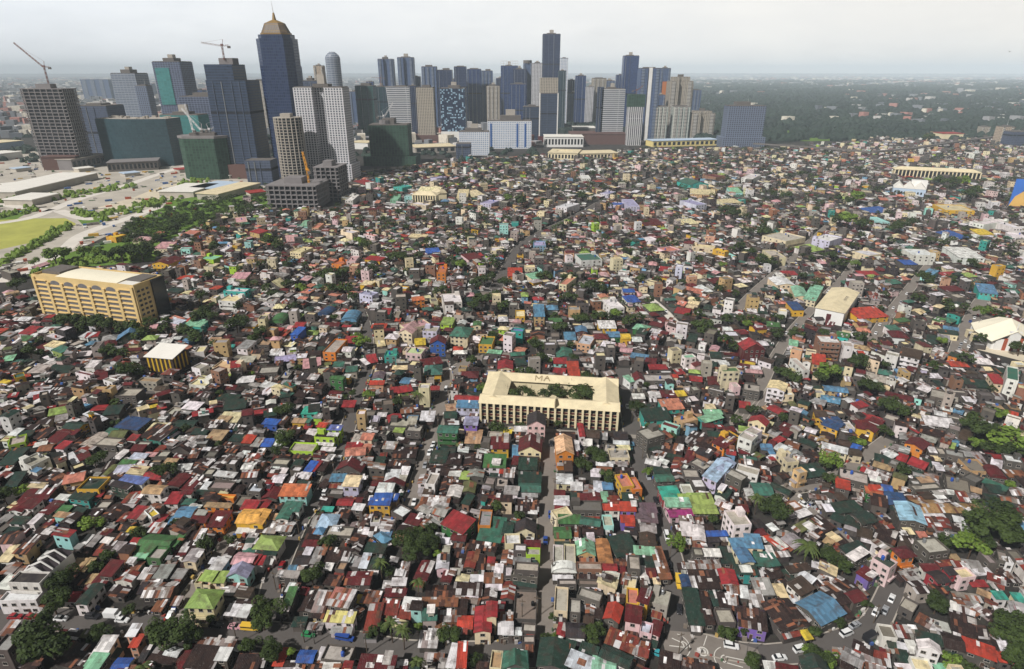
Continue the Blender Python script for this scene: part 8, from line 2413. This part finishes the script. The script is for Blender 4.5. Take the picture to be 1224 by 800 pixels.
# ------------------------------------------------------------------ labels: what each looks like, and by which landmark it stands
ANCH = [((655, 485), 'the courtyard school'), ((845, 776), 'the painted court'), ((745, 757), 'the pink house by the court'), ((105, 350), 'the arched ochre block'), ((998, 365), 'the cream roofed warehouse'),
 ((1200, 400), 'the brick striped church'), ((1120, 207), 'the long hipped school'), ((508, 238), 'the far school wing'), ((1085, 225), 'the pale blue chapel'), ((200, 430), 'the yellow striped block'), ((1215, 230), 'the billboard'),
 ((674, 542), 'the peach and orange house'), ((57, 760), 'the big round tree'), ((60, 675), 'the zigzag gabled house'), ((185, 652), 'the big green roof'), ((330, 650), 'the lime hip roof'), ((245, 715), 'the two tier lime house'),
 ((546, 625), 'the wide red square roof'), ((497, 652), 'the dark tree clump'), ((572, 745), 'the red two gable house'), ((700, 650), 'the mint gabled house'), ((800, 605), 'the magenta wall'), ((880, 620), 'the white flat block'),
 ((905, 655), 'the long blue roofs'), ((980, 730), 'the wide steel blue roof'), ((1060, 685), 'the pink block'), ((1085, 670), 'the orange red roofed house'), ((1145, 690), 'the magenta house'), ((1085, 610), 'the sky blue roof'), ((1140, 605), 'the golden rust sheds'),
 ((855, 570), 'the pale blue gable'), ((865, 540), 'the orange corner house'), ((790, 500), 'the teal terraces'), ((945, 565), 'the peach walled house'), ((985, 510), 'the yellow balconied house'), ((1095, 535), 'the orange walled hall'), ((1195, 565), 'the red vaulted shed'), ((1208, 530), 'the dark grove'),
 ((530, 520), 'the dark green cube'), ((460, 600), 'the yellow tower house'), ((385, 535), 'the lime green house'), ((415, 590), 'the cream and lavender house'), ((330, 595), 'the orange roofed hall'), ((40, 565), 'the roof garden house'), ((190, 580), 'the white house with tan roof'), ((170, 505), 'the navy shed roof'),
 ((460, 425), 'the turquoise cube'), ((525, 415), 'the bright blue house'), ((560, 400), 'the green hipped mansion'), ((490, 405), 'the pink gabled block'), ((495, 430), 'the pale pink cube'), ((618, 400), 'the aqua apartment cube'), ((750, 405), 'the yellow end wall'), ((698, 412), 'the lilac courtyard roof'),
 ((895, 420), 'the crimson house'), ((868, 455), 'the cream tower block'), ((990, 415), 'the brick apartment block'), ((925, 470), 'the white house with cream roof'), ((1205, 465), 'the white seven storey slab'), ((1085, 430), 'the brown roofed school'), ((985, 470), 'the bright blue sheds'),
 ((398, 410), 'the lime and orange house'), ((340, 455), 'the lavender shed roof'), ((270, 440), 'the cream and red house'), ((95, 460), 'the white open block'), ((75, 395), 'the white long house'), ((30, 455), 'the yellow painted house'), ((310, 500), 'the blue tarpaulin'), ((378, 495), 'the turquoise walled hut'), ((300, 390), 'the green vaulted roof'),
 ((540, 355), 'the white cube block'), ((495, 360), 'the orange red house'), ((700, 310), 'the grey four storey block'), ((730, 365), 'the white hillside house'), ((775, 268), 'the yellow school hall'), ((855, 300), 'the yellow end block'), ((935, 290), 'the concrete five storey block'), ((990, 290), 'the slate apartment block'), ((1095, 300), 'the white double block'), ((1150, 295), 'the long white block'), ((1175, 340), 'the aqua walled hall'), ((1195, 270), 'the white twin houses'),
 ((655, 340), 'the grey long block'), ((760, 240), 'the lavender block'), ((830, 222), 'the green topped hall'), ((680, 250), 'the white five storey block'), ((1050, 250), 'the bright blue shed'), ((138, 282), 'the yellow block'), ((200, 310), 'the red gabled house'), ((415, 290), 'the cream tower house'), ((560, 310), 'the dark red hall'), ((400, 310), 'the mauve tower'),
 ((250, 310), 'the lime framed house'), ((280, 355), 'the turquoise topped block'), ((600, 300), 'the curved avenue'), ((470, 275), 'the tree by the tan roofs'), ((640, 370), 'the tan tower'), ((350, 290), 'the dark tree pair'), ((320, 340), 'the cream arched gable'), ((655, 620), 'the straight central lane'), ((400, 720), 'the chequered roof'), ((395, 745), 'the yellow patched roof'), ((415, 785), 'the rubble strewn roof'),
 ((205, 790), 'the palm by the peach house'), ((165, 770), 'the peach house'), ((690, 790), 'the lilac shed roof'), ((1110, 780), 'the white gabled house'), ((1170, 780), 'the orange red shed'), ((1215, 760), 'the bushy corner trees'), ((820, 735), 'the long green strip roof'), ((900, 740), 'the violet walled house')]
ORD = ['', 'second ', 'third ', 'fourth ', 'fifth ', 'sixth ', 'seventh ', 'eighth ', 'ninth ', 'tenth ']
def rel(p, q):
    dx, dy = p[0] - q[0], p[1] - q[1]
    if abs(dx) > abs(dy) * 1.25: return 'right of' if dx > 0 else 'left of'
    return 'in front of' if dy > 0 else 'behind'
def label_all(items):      # items: (object, px, description)
    left = []
    by = {}
    for o, p, dsc in items:
        best = sorted(range(len(ANCH)), key=lambda i: (ANCH[i][0][0] - p[0]) ** 2 + 1.6 * (ANCH[i][0][1] - p[1]) ** 2)[0]
        dsc = dsc.replace('patched white and rust', 'white and rust') if len(dsc.split()) > 7 else dsc
        by.setdefault((dsc, best, rel(p, ANCH[best][0])), []).append((math.dist(p, ANCH[best][0]), o))
    seen = set()
    for (dsc, k, rl), v in by.items():
        v.sort(key=lambda q: q[0])
        for i, (_, o) in enumerate(v):
            s = f'{ORD[i]}{dsc} {rl} {ANCH[k][1]}' if i < len(ORD) else f'farther {dsc} {rl} {ANCH[k][1]}'
            o['label'] = s; seen.add(s)
SIZE = lambda a: 'small ' if a['w'] * a['d'] < 34 else 'large ' if a['w'] * a['d'] > 150 else ''
ST = {1: '', 2: 'two storey ', 3: 'three storey ', 4: 'four storey ', 5: 'five storey '}
items = []
for k, v in BY.items():
    for a in v:
        rw, ww = ROOF[a['roof']][2], WALL[a['wall']][1]
        if k == 'shack': d = f'{SIZE(a)}{rw} roofed shack'
        elif k == 'house': d = f'{SIZE(a)}{ww} walled house, {rw} roof,'
        elif k == 'flat_roofed_house': d = f'{SIZE(a)}{ww} flat roofed house'
        else: d = f'{ST.get(int(round(a["st"])), "")}{ww} apartment block, {rw} top,'
        items.append((a['o'], a['px'], d))
for q in TREES: items.append((q['o'], q['px'], ('bright green ' if q['bright'] else 'dark ') * (q['kind'] == 'tree') + ('feathery ' if q['kind'] != 'tree' else 'broad ' if q['rad'] > 5.5 else 'small ' if q['rad'] < 3.2 else 'rounded ') + q['kind']))
for q in VEH: items.append((q['o'], q['px'], q['desc'] + ' in the lane'))
for q in POLES: items.append((q['o'], q['px'], q['desc'] + ' standing'))
label_all(items)

import re
for o in bpy.data.objects:
    if o.parent is None and 'label' in o and len(o['label'].split()) > 15: o['label'] = re.sub(r', [a-z -]+ (roof|top),', '', o['label'])

# ------------------------------------------------------------------ light, sky, air
SUN_EL, SUN_AZ = math.radians(45), math.radians(-132)   # azimuth from +Y clockwise: behind the camera, to its left
sd = (math.sin(SUN_AZ) * math.cos(SUN_EL), math.cos(SUN_AZ) * math.cos(SUN_EL), math.sin(SUN_EL))
sun = bpy.data.lights.new('sun', 'SUN'); sun.energy = 5.0; sun.angle = math.radians(2); sun.color = (1, .97, .925)
so = bpy.data.objects.new('sun', sun); col.objects.link(so)
from mathutils import Vector
so.rotation_euler = Vector(sd).to_track_quat('Z', 'Y').to_euler(); so.location = (-200, -300, 900)
wd = bpy.data.worlds.new('World'); sc.world = wd; wd.use_nodes = True
nt = wd.node_tree; nt.nodes.clear()
out = nt.nodes.new('ShaderNodeOutputWorld'); bg = nt.nodes.new('ShaderNodeBackground'); nt.links.new(bg.outputs[0], out.inputs[0])
sky = nt.nodes.new('ShaderNodeTexSky'); sky.sky_type = 'NISHITA'; sky.sun_disc = False
sky.sun_elevation = SUN_EL; sky.sun_rotation = SUN_AZ; sky.air_density = 1.3; sky.dust_density = 4; sky.altitude = 100
tc = nt.nodes.new('ShaderNodeTexCoord'); mp = nt.nodes.new('ShaderNodeMapping'); mp.inputs['Scale'].default_value = (1, 1, 3.2)
nt.links.new(tc.outputs['Generated'], mp.inputs[0])
cl = noise_(nt, 1.7, 6, mp.outputs[0], .55)
cl2 = noise_(nt, 4.5, 5, mp.outputs[0], .6)
cover = ramp_(nt, cl, .15, .5)
cloud = mix_(nt, ramp_(nt, math_(nt, 'ADD', math_(nt, 'MULTIPLY', cl, .6), math_(nt, 'MULTIPLY', cl2, .4)), .38, .62), (6.0, 6.1, 6.25), (6.9, 6.9, 6.85))
c = mix_(nt, math_(nt, 'ADD', math_(nt, 'MULTIPLY', cover, .3), .7), sky.outputs[0], cloud)
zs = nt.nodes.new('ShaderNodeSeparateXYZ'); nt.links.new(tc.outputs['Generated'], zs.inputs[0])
dim = math_(nt, 'SUBTRACT', 1.0, math_(nt, 'MULTIPLY', ramp_(nt, zs.outputs[2], .1, .36), .9))     # unseen upper sky dimmed on purpose to cut ambient light and deepen shade
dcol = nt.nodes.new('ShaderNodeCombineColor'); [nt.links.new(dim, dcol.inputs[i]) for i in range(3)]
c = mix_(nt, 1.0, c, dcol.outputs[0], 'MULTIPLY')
c = mix_(nt, ramp_(nt, zs.outputs[0], -.6, .6), mix_(nt, 1.0, c, (1.0, 1.03, 1.06), 'MULTIPLY'), mix_(nt, 1.0, c, (.96, .93, .88), 'MULTIPLY'))   # cooler and brighter cloud to the left, browner to the right
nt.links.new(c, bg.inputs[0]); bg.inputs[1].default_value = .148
sc.view_settings.view_transform = 'Standard'; sc.view_settings.look = 'None'; sc.view_settings.gamma = 1
sc.view_settings.exposure = 0.0; sc.view_settings.use_curve_mapping = False
sc.cycles.use_denoising = True
try: sc.cycles.denoiser = 'OPENIMAGEDENOISE'
except Exception: pass
sc.cycles.max_bounces = 5; sc.cycles.diffuse_bounces = 2; sc.cycles.glossy_bounces = 2; sc.cycles.volume_bounces = 3
sc.cycles.transparent_max_bounces = 8; sc.cycles.caustics_reflective = False; sc.cycles.caustics_refractive = False
GR = 26000.0
hb = MB(); hb.box(-GR - 50, -GR - 50, -1.0, GR + 50, GR + 50, 352.0, bottom=True)
hm = bpy.data.materials.new('city_haze'); hm.use_nodes = True; hn = hm.node_tree; hn.nodes.clear()
ho = hn.nodes.new('ShaderNodeOutputMaterial'); hv = hn.nodes.new('ShaderNodeVolumePrincipled')
hv.inputs['Color'].default_value = (.79, .905, 1, 1); hv.inputs['Density'].default_value = 7.2e-5; hv.inputs['Anisotropy'].default_value = -.25
hn.links.new(hv.outputs[0], ho.inputs['Volume'])
hz = hb.build('haze', [hm]); hz['kind'] = 'stuff'; hz['label'] = 'pale even haze hanging over the whole city'
